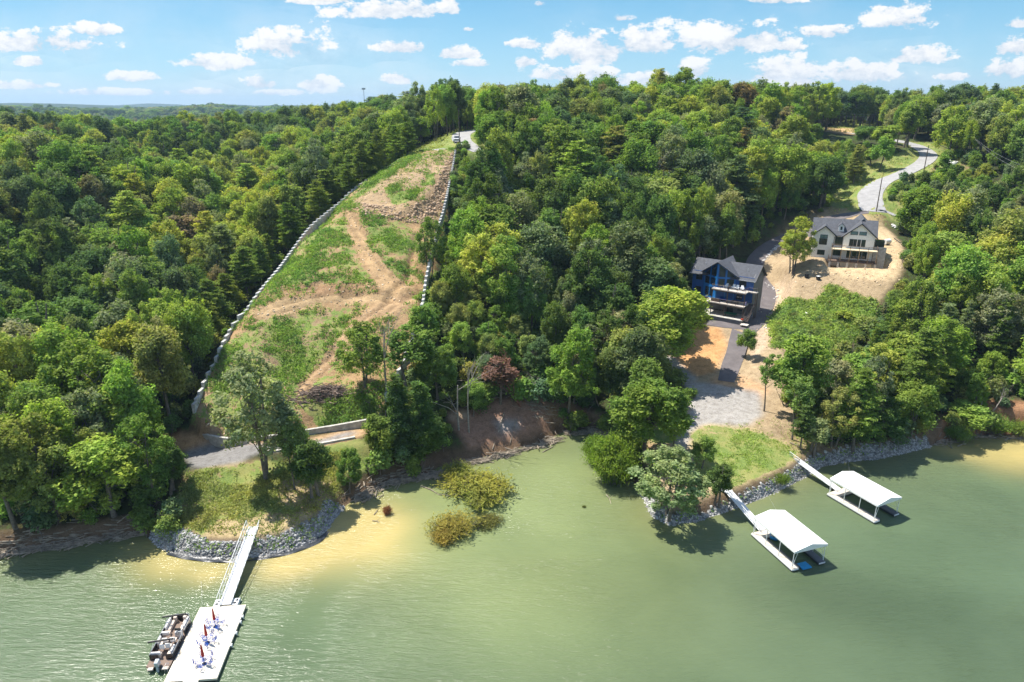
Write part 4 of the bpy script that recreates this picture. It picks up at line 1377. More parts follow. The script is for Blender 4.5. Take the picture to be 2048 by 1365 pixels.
# ------------------------------------------------------------------ forest scatter
KEEP = [poly(868, 262, 955, 262, 962, 304, 925, 306, 912, 370, 892, 450, 875, 500, 858, 560, 848, 600, 842, 650, 822, 700, 806, 740, 780, 790, 748, 835, 742, 880, 745, 960, 690, 1030, 640, 1120, 310, 1130, 340, 1040, 365, 960, 335, 905, 332, 862, 385, 832, 380, 800, 430, 690, 510, 570, 590, 480, 680, 395, 750, 340, 800, 300),
        poly(1385, 512, 1470, 500, 1520, 492, 1600, 440, 1640, 420, 1705, 400, 1712, 375, 1765, 345, 1835, 320, 1846, 308, 1790, 292, 1790, 275, 1870, 292, 1884, 325, 1800, 360, 1775, 390, 1840, 446, 1790, 446, 1812, 505, 1808, 545, 1762, 600, 1750, 640, 1700, 690, 1640, 720,
             1560, 720, 1560, 770, 1600, 830, 1650, 880, 1850, 870, 1860, 905, 1620, 990, 1340, 1065, 1280, 1010, 1290, 920, 1290, 850, 1385, 790, 1330, 720, 1372, 665, 1410, 640),
        poly(895, 832, 990, 800, 1085, 790, 1105, 870, 1040, 905, 950, 925, 920, 880),
        poly(1110, 850, 1215, 850, 1240, 900, 1280, 1005, 1340, 1060, 1340, 1400, 700, 1400, 700, 1015, 850, 962, 985, 920),
        poly(858, 262, 925, 262, 925, 300, 858, 300),
        poly(1650, 236, 1700, 226, 1755, 228, 1760, 274, 1650, 274), poly(1700, 420, 1640, 425, 1700, 352, 1760, 325, 1840, 303, 1850, 320, 1790, 350, 1730, 390), poly(1790, 300, 1790, 272, 1880, 285, 1890, 330, 1850, 330),
        poly(1640, 470, 1620, 430, 1640, 420, 1700, 425)]
frs = np.random.RandomState(5)
cand = []
def add_band(y0, y1, sp, x0f, x1f):
    y = y0
    while y < y1:
        x = x0f * y - 12
        while x < x1f * y + 12:
            cand.append((x + frs.uniform(-.42, .42) * sp, y + frs.uniform(-.42, .42) * sp, sp))
            x += sp
        y += sp * 0.9
add_band(80, 230, 5.9, -0.86, 0.86)
add_band(230, 420, 7.2, -0.84, 0.84)
add_band(420, 800, 9.5, -0.84, 0.84)
add_band(800, 1500, 14, -0.84, 0.1)
add_band(1500, 2600, 24, -0.84, -0.02)
cand = np.array(cand)
cx, cy, csp = cand.T
cz = H(cx, cy)
sdist = shore_sd(cx, cy)
ok = sdist > 1.5
road_d = np.full(len(cx), 1e9)
for r_ in ROADS + [R_GRAVEL, R_GRAVEL2, R_GRAVEL3, R_GARAGE]:
    d, _ = seg_dist(cx, cy, r_[:, :2])
    _, hw = seg_dist(cx, cy, r_[:, :2], r_[:, 3])
    road_d = np.minimum(road_d, d - hw)
ok &= road_d > 4.2
ok &= ~inside(cx, cy, FILL)
for (hx, hy, ha), (x0, x1, y0, y1) in ((BH, (-2, 18, -8, 10)), (WH, (-3, 20, -6, 14))):
    c_, s_ = math.cos(ha), math.sin(ha)
    lx, ly = (cx - hx) * c_ + (cy - hy) * s_, -(cx - hx) * s_ + (cy - hy) * c_
    ok &= ~((lx > x0) & (lx < x1) & (ly > y0) & (ly < y1))
for tx, ty, tr in TREES_TAKEN:
    ok &= np.hypot(cx - tx, cy - ty) > tr * 0.75
hgt = 12.5 + 10.5 * frs.rand(len(cx)) + 5 * fbm(cx, cy, 40, 3, 71)
hgt *= np.where(cy < 140, 0.9, 1.0)
# low growth zones: right of the road, hillside by the right shore
bx_, by_, bf_ = project(cx, cy, cz)
low = inside(bx_, by_, poly(1790, 440, 1830, 400, 1890, 330, 1960, 320, 2060, 380, 2060, 560, 1850, 520)) | inside(bx_, by_, poly(900, 300, 990, 300, 960, 420, 905, 560, 860, 620, 880, 420))
hgt = np.where(low, hgt * 0.42, hgt)
low2 = inside(bx_, by_, poly(1880, 760, 2060, 740, 2060, 900, 1880, 900))
hgt = np.where(low2, hgt * 0.45, hgt)
rad = hgt * (0.20 + 0.16 * frs.rand(len(cx)) ** 1.3)
rad = np.clip(rad, 2.0, 7.6) * np.where(csp > 9, 1.25, 1.0) * np.where(csp > 12, 1.3, 1.0) * np.where(csp > 20, 1.6, 1.0)
hgt = np.where(csp > 12, hgt * 1.15, hgt)
bp = G(1010, 850)
nb_ = np.hypot(cx - (bp.x - 6), cy - (bp.y + 6)) < 18
hgt = np.where(nb_, np.minimum(hgt, 8.5), hgt)
rad = np.where(nb_, np.minimum(rad, 2.6), rad)
# shrink whatever would stand in front of a clearing that the photograph shows
def clash(h, r):
    bad = np.zeros(len(cx), bool)
    for fz in (0.35, 0.6, 0.85, 1.0):
        for fr in (-0.85, 0, 0.85):
            if fz == 1.0 and fr != 0: continue
            qx, qy, qf = project(cx + fr * r, cy, cz + fz * h)
            for kp in KEEP:
                bad |= inside(qx, qy, kp)
    return bad
alive = ok.copy()
for it in range(4):
    bad = clash(hgt, rad) & alive & (cy < 420)
    hgt = np.where(bad, hgt * 0.62, hgt)
    rad = np.where(bad, np.maximum(rad * 0.72, 1.5), rad)
bad = clash(hgt, rad) & (cy < 420)
alive &= ~bad
for qx0, qy0 in ((-24, 240), (-18, 250), (-15, 238)):
    alive &= ~((np.hypot(cx - qx0 + 6, cy - qy0 - 4) < 13))
alive &= hgt > 2.2
# what the camera (and a camera a few steps aside) can see of it
px_, py_, pf_ = project(cx, cy, cz + hgt)
qx_, qy_, _ = project(cx, cy, cz + hgt * 0.3)
infr = (px_ > -120) & (px_ < 2168) & (qy_ > -50) & (py_ < 1480)
vis = np.full(len(cx), 1.0)
can = H
iu = np.searchsorted(GX, cx)
# canopy raster
CAN = ZZ.copy()
ii = np.where(alive)[0]
gi = np.clip(np.searchsorted(GX, cx[ii]), 0, nx - 1)
gj = np.clip(np.searchsorted(GY, cy[ii]), 0, ny - 1)
canz = cz + hgt * 0.8
def canopy_at(x, y, cache={}):
    if 'g' not in cache:
        s = 6.0
        gx0, gy0 = -2300, 60
        W_, H_ = int(3600 / s), int(2600 / s)
        g = np.full((H_, W_), -99.0)
        a = ((cx[ii] - gx0) / s).astype(int)
        b_ = ((cy[ii] - gy0) / s).astype(int)
        m = (a >= 0) & (a < W_) & (b_ >= 0) & (b_ < H_)
        np.maximum.at(g, (b_[m], a[m]), canz[ii][m])
        cache['g'] = (g, gx0, gy0, s, W_, H_)
    g, gx0, gy0, s, W_, H_ = cache['g']
    a = np.clip(((x - gx0) / s).astype(int), 0, W_ - 1)
    b_ = np.clip(((y - gy0) / s).astype(int), 0, H_ - 1)
    return np.maximum(g[b_, a], H(x, y))
sight = np.full(len(cx), 99.0)
for f in np.linspace(0.25, 0.985, 70):
    x, y = cx * f, cy * f
    zr = CAM_H + (cz + hgt - CAM_H) * f
    far_enough = np.hypot(cx - x, cy - y) > 7
    sight = np.where(far_enough, np.minimum(sight, (zr - canopy_at(x, y))), sight)
sel = alive & infr & (sight > -7.0)
print('trees kept', sel.sum(), 'alive', alive.sum())

# kinds and colours by place
kinds = ['b0', 'b1', 'b2', 'b3', 'b4', 'b5', 'sparse', 'p0', 'p1']
tn = fbm(cx, cy, 30, 3, 17) + frs.normal(size=len(cx)) * 0.16
kk, tt = [], []
wl_a = np.array(wl)
dwl, _ = seg_dist(cx, cy, wl)
leftside = cx < np.interp(cy, wl_a[::-1, 1], wl_a[::-1, 0])
pine_row = (dwl < 17) & leftside & (cy > 138) & (cy < 260)
pine_right = inside(bx_, by_, poly(1640, 660, 1900, 560, 2060, 640, 2060, 830, 1700, 860)) & (frs.rand(len(cx)) < 0.4)
bright_l = inside(bx_, by_ , poly(270, 380, 640, 330, 560, 560, 300, 640, 240, 560))
shore_l = (cx < -45) & (cy < 125)
for i in range(len(cx)):
    r = frs.rand()
    if pine_row[i]:
        k_, c_ = ('p0' if r < 0.5 else 'p1'), 'pine'
    elif pine_right[i]:
        k_, c_ = ('p1' if r < 0.6 else 'p0'), ('pine' if r < 0.7 else 'grey')
    else:
        k_ = kinds[int(frs.rand() * 7)] if frs.rand() > 0.05 else 'p1'
        v_ = tn[i] + 0.05
        if hgt[i] < 6.5: k_ = 'shrub' if frs.rand() < 0.5 else 'shrub2'
        if bright_l[i]: v_ += 0.30
        if shore_l[i]: v_ += 0.22
        if 250 < cy[i] < 330 and -20 < cx[i] < 120: v_ += 0.14
        if cy[i] > 420: v_ -= 0.10
        c_ = 'dark' if v_ < -0.14 else 'blue' if v_ < -0.06 else 'mid' if v_ < 0.10 else ('fresh' if r < 0.5 else 'olive') if v_ < 0.22 else ('yellow' if r < 0.72 else 'fresh')
        if r < 0.09: c_ = 'grey'
        if r > 0.985: c_ = 'brown'
    kk.append(k_)
    tt.append(c_)
hgt = np.where(pine_row, hgt * 0.62, hgt)
rad = np.where(pine_row | pine_right, rad * 0.62, rad)

# the 250 that show largest in the picture stand as trees of their own
size = hgt / np.maximum(pf_, 1) * np.clip((sight + 8) / 8, 0.1, 1.0)
tall = np.array([k_ not in ('shrub', 'shrub2') for k_ in kk])
order = [i for i in np.argsort(-size) if sel[i] and tall[i] and sight[i] > -4 and -20 < px_[i] < 2068]
N_IND = 300 - len(TREES_TAKEN)
ind = set(order[:N_IND])


def region(i):
    X, Y = cx[i], cy[i]
    side = X < float(np.interp(Y, wl_a[::-1, 1], wl_a[::-1, 0]))
    if Y < 105 and X < -30: return 'on the left shore'
    if side and pine_row[i]: return 'along the left stepped wall'
    if side and Y < 122: return 'behind the left shore'
    if side and Y < 150: return 'low in the left valley'
    if side and Y < 185: return 'in the left valley woods'
    if side: return 'on the upper left hill'
    if X < 12 and Y < 150: return 'above the cove'
    if X < 2: return 'along the right stepped wall'
    if X < 40 and Y < 150: return 'at the cove head'
    if X < 48 and Y < 190: return 'in the central woods'
    if X < 60: return 'below the central skyline'
    if Y > 190 and X < 90: return 'behind the blue house'
    if Y < 128: return 'on the right shore'
    if Y < 160: return 'right of the bare dirt yard'
    if Y < 205: return 'right of the white house'
    return 'by the upper road bends'
size_w = lambda h: 'very tall' if h > 21.5 else 'tall' if h > 18.5 else 'medium' if h > 14 else 'small'
FORM = {'p0': 'narrow pine', 'p1': 'broad pine', 'b0': 'rounded tree', 'b1': 'full-crowned tree', 'b2': 'spreading tree', 'b3': 'upright tree', 'b4': 'lopsided tree', 'b5': 'fine-leaved tree', 'sparse': 'open-crowned tree', 'shrub': 'bushy tree', 'shrub2': 'bushy tree'}
regs = {i: region(i) for i in ind}
lab = {}
for i in ind: lab.setdefault((size_w(hgt[i]), TWORD[tt[i]], FORM[kk[i]], regs[i]), []).append(i)
final = {}
for (a, b_, c, d), L in lab.items():
    if len(L) == 1: final[L[0]] = '%s %s %s %s' % (a, b_, c, d)
    elif len(L) == 2:
        L = sorted(L, key=lambda i: px_[i])
        for i, w_ in zip(L, ('left', 'right')): final[i] = '%s %s %s %s, %s of two alike' % (a, b_, c, d, w_)
    elif len(L) == 3:
        L = sorted(L, key=lambda i: px_[i])
        for i, w_ in zip(L, ('leftmost', 'middle', 'rightmost')): final[i] = '%s %s %s %s, %s of three alike' % (a, b_, c, d, w_)
    else:
        L = sorted(L, key=lambda i: px_[i])
        nm_ = ['leftmost', 'second from left', 'third from left', 'fourth from left', 'fifth from left', 'sixth from left', 'seventh from left', 'eighth from left', 'ninth from left']
        for n_, i in enumerate(L): final[i] = '%s %s %s %s, %s' % (a, b_, c, d, nm_[n_] if n_ < 9 else 'farther right')
for i in sorted(ind):
    tree(kk[i], cx[i], cy[i], float(hgt[i]), float(rad[i]), tt[i], final[i], group='trees ' + regs[i])

# everything else: one mass of woods, instanced on points
def scatter(name, pts, sc, rotz, tint, kid, kset, label, cat, mat_parts=None):
    me = bpy.data.meshes.new(name)
    n = len(pts)
    me.vertices.add(n)
    me.vertices.foreach_set('co', np.asarray(pts, np.float32).ravel())
    a = me.attributes.new('sc', 'FLOAT_VECTOR', 'POINT'); a.data.foreach_set('vector', np.asarray(sc, np.float32).ravel())
    a = me.attributes.new('rz', 'FLOAT', 'POINT'); a.data.foreach_set('value', np.asarray(rotz, np.float32))
    a = me.attributes.new('kid', 'INT', 'POINT'); a.data.foreach_set('value', np.asarray(kid, np.int32))
    a = me.attributes.new('tint', 'FLOAT_VECTOR', 'POINT'); a.data.foreach_set('vector', np.asarray(tint, np.float32).ravel())
    me.update()
    o = link_mesh(name, me)
    ng = bpy.data.node_groups.new(name, 'GeometryNodeTree')
    ng.interface.new_socket('Geometry', in_out='INPUT', socket_type='NodeSocketGeometry')
    ng.interface.new_socket('Geometry', in_out='OUTPUT', socket_type='NodeSocketGeometry')
    N = ng.nodes
    gi_, go = N.new('NodeGroupInput'), N.new('NodeGroupOutput')
    inst = N.new('GeometryNodeInstanceOnPoints')
    g2i = N.new('GeometryNodeGeometryToInstance')
    for k_ in reversed(kset):
        jn = N.new('GeometryNodeJoinGeometry')
        src = SRC[k_]
        for s in src:
            oi = N.new('GeometryNodeObjectInfo')
            oi.transform_space = 'ORIGINAL'
            oi.inputs['Object'].default_value = s
            ng.links.new(oi.outputs['Geometry'], jn.inputs[0])
        ng.links.new(jn.outputs[0], g2i.inputs[0])
    def attr(nm, typ):
        x = N.new('GeometryNodeInputNamedAttribute')
        x.data_type = typ
        x.inputs['Name'].default_value = nm
        return x.outputs['Attribute']
    ng.links.new(gi_.outputs[0], inst.inputs['Points'])
    ng.links.new(g2i.outputs[0], inst.inputs['Instance'])
    inst.inputs['Pick Instance'].default_value = True
    ng.links.new(attr('kid', 'INT'), inst.inputs['Instance Index'])
    ng.links.new(attr('sc', 'FLOAT_VECTOR'), inst.inputs['Scale'])
    cx_ = N.new('ShaderNodeCombineXYZ')
    ng.links.new(attr('rz', 'FLOAT'), cx_.inputs[2])
    e2r = N.new('FunctionNodeEulerToRotation')
    ng.links.new(cx_.outputs[0], e2r.inputs[0])
    ng.links.new(e2r.outputs[0], inst.inputs['Rotation'])
    ng.links.new(inst.outputs[0], go.inputs[0])
    md = o.modifiers.new('scatter', 'NODES')
    md.node_group = ng
    tag(o, label, cat, kind='stuff')
    return o
# sources: the crown and trunk of standing trees of each kind
SRC = {}
for o in list(COL.objects):
    if o.name.split('.')[0] == 'crown' and o.parent:
        for k_, (cm, tm) in PROTO.items():
            if o.data is cm and k_ not in SRC:
                tr = [c for c in o.parent.children if c is not o][0]
                SRC[k_] = (o, tr)
for k_ in ('shrub', 'shrub2'):                # roadside bushes that also serve the scatter
    pass
BUSH = [(1835, 470, 34, 2.6, 'shrub', 'mid', 'leafy green bush at the right edge of the dirt yard behind the white rocks'),
        (1862, 415, 30, 2.6, 'shrub2', 'blue', 'round dark bush below the grey road fork'),
        (1900, 395, 34, 2.8, 'shrub', 'blue', 'dense bush right of the road verge'),
        (1690, 640, 40, 2.4, 'shrub2', 'fresh', 'bright bush on the lush green slope below the white house')]
for (bx, by, wd, hh, kd, tc_, lb) in BUSH:
    p = G(bx, by)
    tree(kd, p.x, p.y, hh, wd / 2 / FPX * p.length, tc_, lb, cat='bush')
for o in list(COL.objects):
    if o.name.split('.')[0] == 'crown' and o.parent:
        for k_, (cm, tm) in PROTO.items():
            if o.data is cm and k_ not in SRC:
                SRC[k_] = (o, [c for c in o.parent.children if c is not o][0])
kset = [k_ for k_ in PROTO if k_ in SRC]
print('sources', kset)
rest = [i for i in np.where(sel)[0] if i not in ind and kk[i] in SRC]
pts = [(cx[i], cy[i], cz[i] - 0.3) for i in rest]
sc = [(rad[i] / PR[kk[i]], rad[i] / PR[kk[i]], hgt[i] / PH.get(kk[i], 20.0)) for i in rest]
rnd = random.Random(3)
tints = [jit(TINTS[tt[i]], 0.12, rnd) for i in rest]
scatter('woods', pts, sc, frs.uniform(0, 6.28, len(rest)), tints, [kset.index(kk[i]) for i in rest], kset, 'dense green woods covering the hills', 'woods')
def sample_lush():
    P4 = [P(a_, b_, z_) for a_, b_, z_ in ((1545, 695, 8), (1600, 570, 15), (1755, 600, 14), (1700, 690, 8.5))]
    xs, ys = [], []
    x0, x1 = min(p_.x for p_ in P4), max(p_.x for p_ in P4)
    y0, y1 = min(p_.y for p_ in P4), max(p_.y for p_ in P4)
    pl_ = poly(1550, 645, 1580, 600, 1630, 610, 1660, 575, 1700, 592, 1748, 604, 1740, 640, 1700, 690, 1600, 700, 1548, 692)
    xx_, yy_ = frs.uniform(x0, x1, 2600), frs.uniform(y0, y1, 2600)
    qx, qy, _ = project(xx_, yy_, H(xx_, yy_))
    k_ = inside(qx, qy, pl_)
    return xx_[k_][:420], yy_[k_][:420]
# undergrowth between and below the trees, and shore thickets
ug = []
for (y0, y1, sp) in ((78, 150, 3.0), (150, 260, 4.6)):
    y = y0
    while y < y1:
        x = -0.82 * y
        while x < 0.82 * y:
            ug.append((x + frs.uniform(-.5, .5) * sp, y + frs.uniform(-.5, .5) * sp))
            x += sp
        y += sp
ug = np.array(ug)
ux, uy = ug.T
uz = H(ux, uy)
uok = (shore_sd(ux, uy) > 0.8) & ~inside(ux, uy, FILL)
for r_ in ROADS + [R_GRAVEL, R_GRAVEL2, R_GRAVEL3, R_GARAGE]:
    d, _ = seg_dist(ux, uy, r_[:, :2])
    uok &= d > 3.6
for (hx, hy, ha), (x0, x1, y0, y1) in ((BH, (-1, 17, -7, 9)), (WH, (-2, 19, -5, 12))):
    c_, s_ = math.cos(ha), math.sin(ha)
    lx, ly = (ux - hx) * c_ + (uy - hy) * s_, -(ux - hx) * s_ + (uy - hy) * c_
    uok &= ~((lx > x0) & (lx < x1) & (ly > y0) & (ly < y1))
gx_, gy_, gf_ = project(ux, uy, uz + 1.2)
for kp in KEEP:
    uok &= ~inside(gx_, gy_, kp)
uok &= (gx_ > -60) & (gx_ < 2110)
uh = frs.uniform(1.2, 4.6, len(ux))
ax_ = [(p_[0] + frs.uniform(0.6, 3.2), p_[1] + frs.uniform(-.6, .6)) for p_ in WALL_R for _ in range(2)]
lx_, ly_ = sample_lush()
ux = np.concatenate([ux, [a_[0] for a_ in ax_], lx_]); uy = np.concatenate([uy, [a_[1] for a_ in ax_], ly_])
uz = H(ux, uy)
uok = np.concatenate([uok, np.ones(len(ax_) + len(lx_), bool)])
uh = np.concatenate([uh, frs.uniform(1.0, 2.4, len(ax_)), frs.uniform(0.5, 1.3, len(lx_))])
m = np.where(uok)[0]
scatter('undergrowth', [(ux[i], uy[i], uz[i] - 0.2) for i in m], [(s, s, uh[i] / 3.6) for i in m for s in [uh[i] / 3.4 * (0.9 + 0.4 * frs.rand())]], frs.uniform(0, 6.28, len(m)),
        [jit(TINTS[('dark', 'mid', 'fresh', 'mid', 'olive', 'blue')[int(frs.rand() * 6)]], 0.15, rnd) for i in m], [int(frs.rand() * 2) for i in m], ['shrub', 'shrub2'], 'low green undergrowth beneath the woods', 'undergrowth')

# ------------------------------------------------------------------ retaining walls
def stepped_wall(path, label, step=1, over=0.22, down=2.4, th=0.5, mat=None):
    mb = MB()
    pts = path[::step]
    for i in range(len(pts) - 1):
        a, b_ = pts[i], pts[i + 1]
        d = np.array([b_[0] - a[0], b_[1] - a[1]])
        L = np.hypot(*d)
        d /= L
        n = np.array([-d[1], d[0]])
        z1 = max(Hs(a[0], a[1]), a[2] - 0.3, Hs(b_[0], b_[1])) + over
        z0 = min(a[2], b_[2]) - down
        k = 0.03 * (i % 2)
        q = [a[:2] - n * (th / 2 + k), b_[:2] - n * (th / 2 + k), b_[:2] + n * (th / 2 + k), a[:2] + n * (th / 2 + k)]
        q = [tuple(p) for p in q]
        if (q[1][0] - q[0][0]) * (q[2][1] - q[0][1]) - (q[1][1] - q[0][1]) * (q[2][0] - q[0][0]) < 0: q = q[::-1]
        mb.prism_z(q, z0, z1)
    o = mb.build('retaining_wall', mat or M['concrete_grey'])
    tag(o, label, 'wall')
stepped_wall(WALL_L[:, :3], 'long stepped grey block wall down the left edge of the cleared slope')
stepped_wall(WALL_R[:, :3], 'stepped grey block wall down the right edge of the cleared slope', over=0.35, down=1.4)
def low_wall(pts, label, th=0.5, cap=0.0):
    path = smooth_path(pts, 1.2)
    mb = MB()
    for i in range(len(path) - 1):
        a, b_ = path[i], path[i + 1]
        d = np.array([b_[0] - a[0], b_[1] - a[1]]); d /= np.hypot(*d)
        n = np.array([-d[1], d[0]]) * th / 2
        vs = [(*(a[:2] - n), min(a[2] - 1.9, a[3])), (*(b_[:2] - n), min(b_[2] - 1.9, b_[3])), (*(b_[:2] + n), min(b_[2] - 1.9, b_[3])), (*(a[:2] + n), min(a[2] - 1.9, a[3])),
              (*(a[:2] - n), a[2]), (*(b_[:2] - n), b_[2]), (*(b_[:2] + n), b_[2]), (*(a[:2] + n), a[2])]
        mb._add(vs, [(4, 5, 6, 7), (0, 1, 5, 4), (2, 3, 7, 6), (0, 4, 7, 3), (1, 2, 6, 5)])
    o = mb.build('concrete_wall', M['concrete'])
    tag(o, label, 'wall')
def wp(px, py, z): return (*P(px, py, z), z - 2.5)
low_wall([wp(402, 866, 4.7), wp(428, 872, 4.8), wp(458, 876, 4.9), wp(490, 875.5, 5.1), wp(549, 870, 5.5), wp(610, 860, 6.0), wp(672, 850, 6.5), wp(733, 839, 7.1)], 'curved cast concrete wall at the foot of the cleared slope')
low_wall([wp(530, 903, 5.1), wp(555, 900, 5.15), wp(593, 894, 5.3), wp(651, 884, 5.6), wp(710, 873, 5.9)], 'lower concrete wall below the dirt track at the foot of the slope')
low_wall([wp(713, 877, 5.3), wp(722, 877, 5.35)], 'short broken end block of the lower concrete wall')
low_wall([wp(1590, 917, 2.35), wp(1597, 921, 2.35)], 'small concrete footing by the farther gangway')


# ------------------------------------------------------------------ loose stone
ICO_V = []
ph_ = (1 + 5 ** 0.5) / 2
for s1 in (-1, 1):
    for s2 in (-1, 1):
        ICO_V += [(0, s1, s2 * ph_), (s1, s2 * ph_, 0), (s2 * ph_, 0, s1)]
ICO_V = unit(np.array(ICO_V, float))
import bmesh
_bm = bmesh.new()
for p in ICO_V: _bm.verts.new(p)
_bm.verts.ensure_lookup_table()
_r = bmesh.ops.convex_hull(_bm, input=_bm.verts)
ICO_F = np.array([[v.index for v in f.verts] for f in _bm.faces])
_bm.free()


def rocks(name, pts, size, mat, label, cat, kind='stuff', flat=0.7, seed=2):
    rs = np.random.RandomState(seed)
    n = len(pts)
    pts = np.asarray(pts)
    s = size * np.exp(np.clip(rs.normal(size=n) * 0.5, -1.2, 0.75))
    sc = rs.uniform(0.65, 1.3, (n, 1, 3)) * np.array([1, 1, flat])
    v = ICO_V[None] * (1 + rs.uniform(-0.28, 0.22, (n, 12, 1))) * sc
    a = rs.uniform(0, 6.28, n)
    c, s_ = np.cos(a)[:, None], np.sin(a)[:, None]
    t_ = rs.uniform(-0.5, 0.5, n)[:, None]
    x, y, z = v[..., 0], v[..., 1], v[..., 2]
    y, z = y * np.cos(t_) - z * np.sin(t_), y * np.sin(t_) + z * np.cos(t_)
    v = np.stack([x * c - y * s_, x * s_ + y * c, z], -1) * s[:, None, None] + pts[:, None, :]
    f = (np.arange(n)[:, None, None] * 12 + ICO_F[None]).reshape(-1, 3)
    o = link_mesh(name, mesh_from_arrays(name, v.reshape(-1, 3), f, mat))
    tag(o, label, cat, kind=kind)
    return o


def sample_mask(mask, n, rs, power=1.0):
    """random world points where a grid mask holds (cells weighted by their area)"""
    ax = np.gradient(GX)[None, :] * np.gradient(GY)[:, None]
    p = (np.clip(mask, 0, None) ** power * ax).ravel()
    p /= p.sum()
    k = rs.choice(p.size, n, p=p)
    j, i = np.divmod(k, nx)
    x = GX[i] + rs.uniform(-.5, .5, n) * np.gradient(GX)[i]
    y = GY[j] + rs.uniform(-.5, .5, n) * np.gradient(GY)[j]
    return x, y
rr = np.random.RandomState(9)
sdg = SD
band = (sdg > -0.9) & (sdg < 4.6)
x, y = sample_mask(rockL * band, 13000, rr)
z = H(x, y)
m = z > -0.35
rocks('riprap_stone', np.stack([x, y, z + 0.02], 1)[m], 0.125, M['riprap'], 'grey broken limestone covering the bank below the left grassy point', 'riprap')
x, y = sample_mask(rockR * band, 19000, rr)
z = H(x, y)
m = z > -0.35
rocks('riprap_stone', np.stack([x, y, z + 0.02], 1)[m], 0.13, M['riprap'], 'grey broken limestone along the bank of the right peninsula and docks', 'riprap', seed=3)
rub = pm(poly(905, 300, 912, 300, 900, 370, 880, 440, 850, 450, 800, 440, 720, 430, 712, 405, 800, 418, 862, 395, 880, 350)) * fill_in
x, y = sample_mask(rub, 1100, rr)
rocks('rubble', np.stack([x, y, H(x, y)], 1), 0.26, M['rubble'], 'brown broken rock spilling along the edge of the upper dirt pad', 'rubble', seed=4)
clod = fill_in * (green < 0.45) + pm(poly(1580, 500, 1806, 480, 1806, 560, 1700, 590, 1560, 590)) * 0.8 + pm(poly(1500, 560, 1560, 560, 1540, 700, 1500, 690)) * 0.5
x, y = sample_mask(clod, 2200, rr)
rocks('dirt_clod', np.stack([x, y, H(x, y) + 0.0], 1), 0.13, rock_mat('pale_clods', (0.36, 0.25, 0.15), (0.66, 0.54, 0.38)), 'pale dirt clods and small stones on the bare ground', 'clods', seed=5)
# pale rip rap ditch along the driveway and heaps of white rock
lines = []
for pl in ([(1560, 488), (1540, 508), (1526, 526)], [(1556, 491), (1530, 520)], [(1530, 566), (1556, 582)], [(1556, 582), (1552, 605), (1528, 660)]):
    for i in range(len(pl) - 1):
        a, b_ = G(*pl[i]), G(*pl[i + 1])
        for k in range(26):
            q = a.lerp(b_, rr.rand())
            xx_, yy_ = q.x + rr.normal() * 0.35, q.y + rr.normal() * 0.35
            lines.append((xx_, yy_, Hs(xx_, yy_) + 0.06))
rocks('ditch_stone', lines, 0.17, M['white_rock'], 'pale stones lining the ditch beside the dark driveway', 'stones', seed=6)
for (px, py, wd, lb) in [(1905, 328, 2.0, 'pale boulder heap right of the road bend'), (1790, 455, 1.0, 'white rocks on the verge at the right of the white house'), (1612, 632, 1.0, 'small pale rock in the lush green slope')]:
    p = G(px, py)
    q = [(p.x + rr.normal() * wd * 0.5, p.y + rr.normal() * wd * 0.5, 0) for _ in range(9)]
    q = [(a, b_, Hs(a, b_) + 0.2) for a, b_, _ in q]
    rocks('rock_heap', q, 0.55 * wd / 1.5 + 0.1, M['white_rock'], lb, 'rocks', kind='thing', seed=7)

# black liner showing below the left rock bed
SH2 = [P(a, b_, 0.0) for a, b_ in [(335, 1108), (372, 1117), (412, 1122), (450, 1124), (490, 1122), (535, 1116), (573, 1109), (610, 1097), (640, 1083), (656, 1064)]]
sp_ = smooth_path([(p.x, p.y, 0) for p in SH2], 0.45)
tan_ = np.gradient(sp_[:, :2], axis=0)
tan_ /= np.linalg.norm(tan_, axis=1)[:, None]
nor_ = np.stack([-tan_[:, 1], tan_[:, 0]], 1)
nor_ *= np.sign((nor_ @ np.array([0, 1.0])).mean())
vs, kk_ = [], 6
for i, p in enumerate(sp_):
    wdt = 0.9 + 0.5 * math.sin(i * 0.21) + 0.2 * math.sin(i * 1.3)
    for j in range(kk_):
        s_ = -0.25 + j / (kk_ - 1) * wdt
        q = p[:2] + nor_[i] * s_
        vs.append((q[0], q[1], max(Hs(q[0], q[1]), -0.1) + 0.17 + 0.06 * math.sin(i * 0.9 + j * 1.7)))
ids = np.arange(len(vs)).reshape(-1, kk_)
f = np.stack([ids[:-1, :-1], ids[:-1, 1:], ids[1:, 1:], ids[1:, :-1]], -1).reshape(-1, 4)
o = link_mesh('erosion_liner', mesh_from_arrays('erosion_liner', vs, f, M['liner'], smooth=True))
tag(o, 'crumpled black erosion sheet along the water below the left rock bank', 'liner')

# ------------------------------------------------------------------ weeds and grass tufts
def tufts(name, x, y, h, r, per, mat, label, cat, seed=1, ls=0.16):
    rs = np.random.RandomState(seed)
    n = len(x)
    z = H(x, y)
    c = np.stack([x, y, z], 1)[:, None, :]
    hh = (h * rs.uniform(0.4, 1.3, n))[:, None]
    d = rs.normal(size=(n, per, 3))
    d[..., 2] = np.abs(d[..., 2]) * 0.8 + 0.1
    cen = c + d * np.array([r * 0.5, r * 0.5, 0]) * rs.uniform(0.5, 1.4, (n, 1, 1)) + np.stack([np.zeros((n, per)), np.zeros((n, per)), rs.uniform(0.05, 1, (n, per)) * hh], -1)
    nr = unit(unit(d) + rs.normal(size=d.shape) * 0.4).reshape(-1, 3)
    cen = cen.reshape(-1, 3)
    v = leaf_quads(cen, nr, ls * rs.uniform(0.6, 1.5, len(cen)), rs, asp=0.5)
    o = link_mesh(name, mesh_from_arrays(name, v, np.arange(len(v)).reshape(-1, 4), mat))
    tag(o, label, cat, kind='stuff')
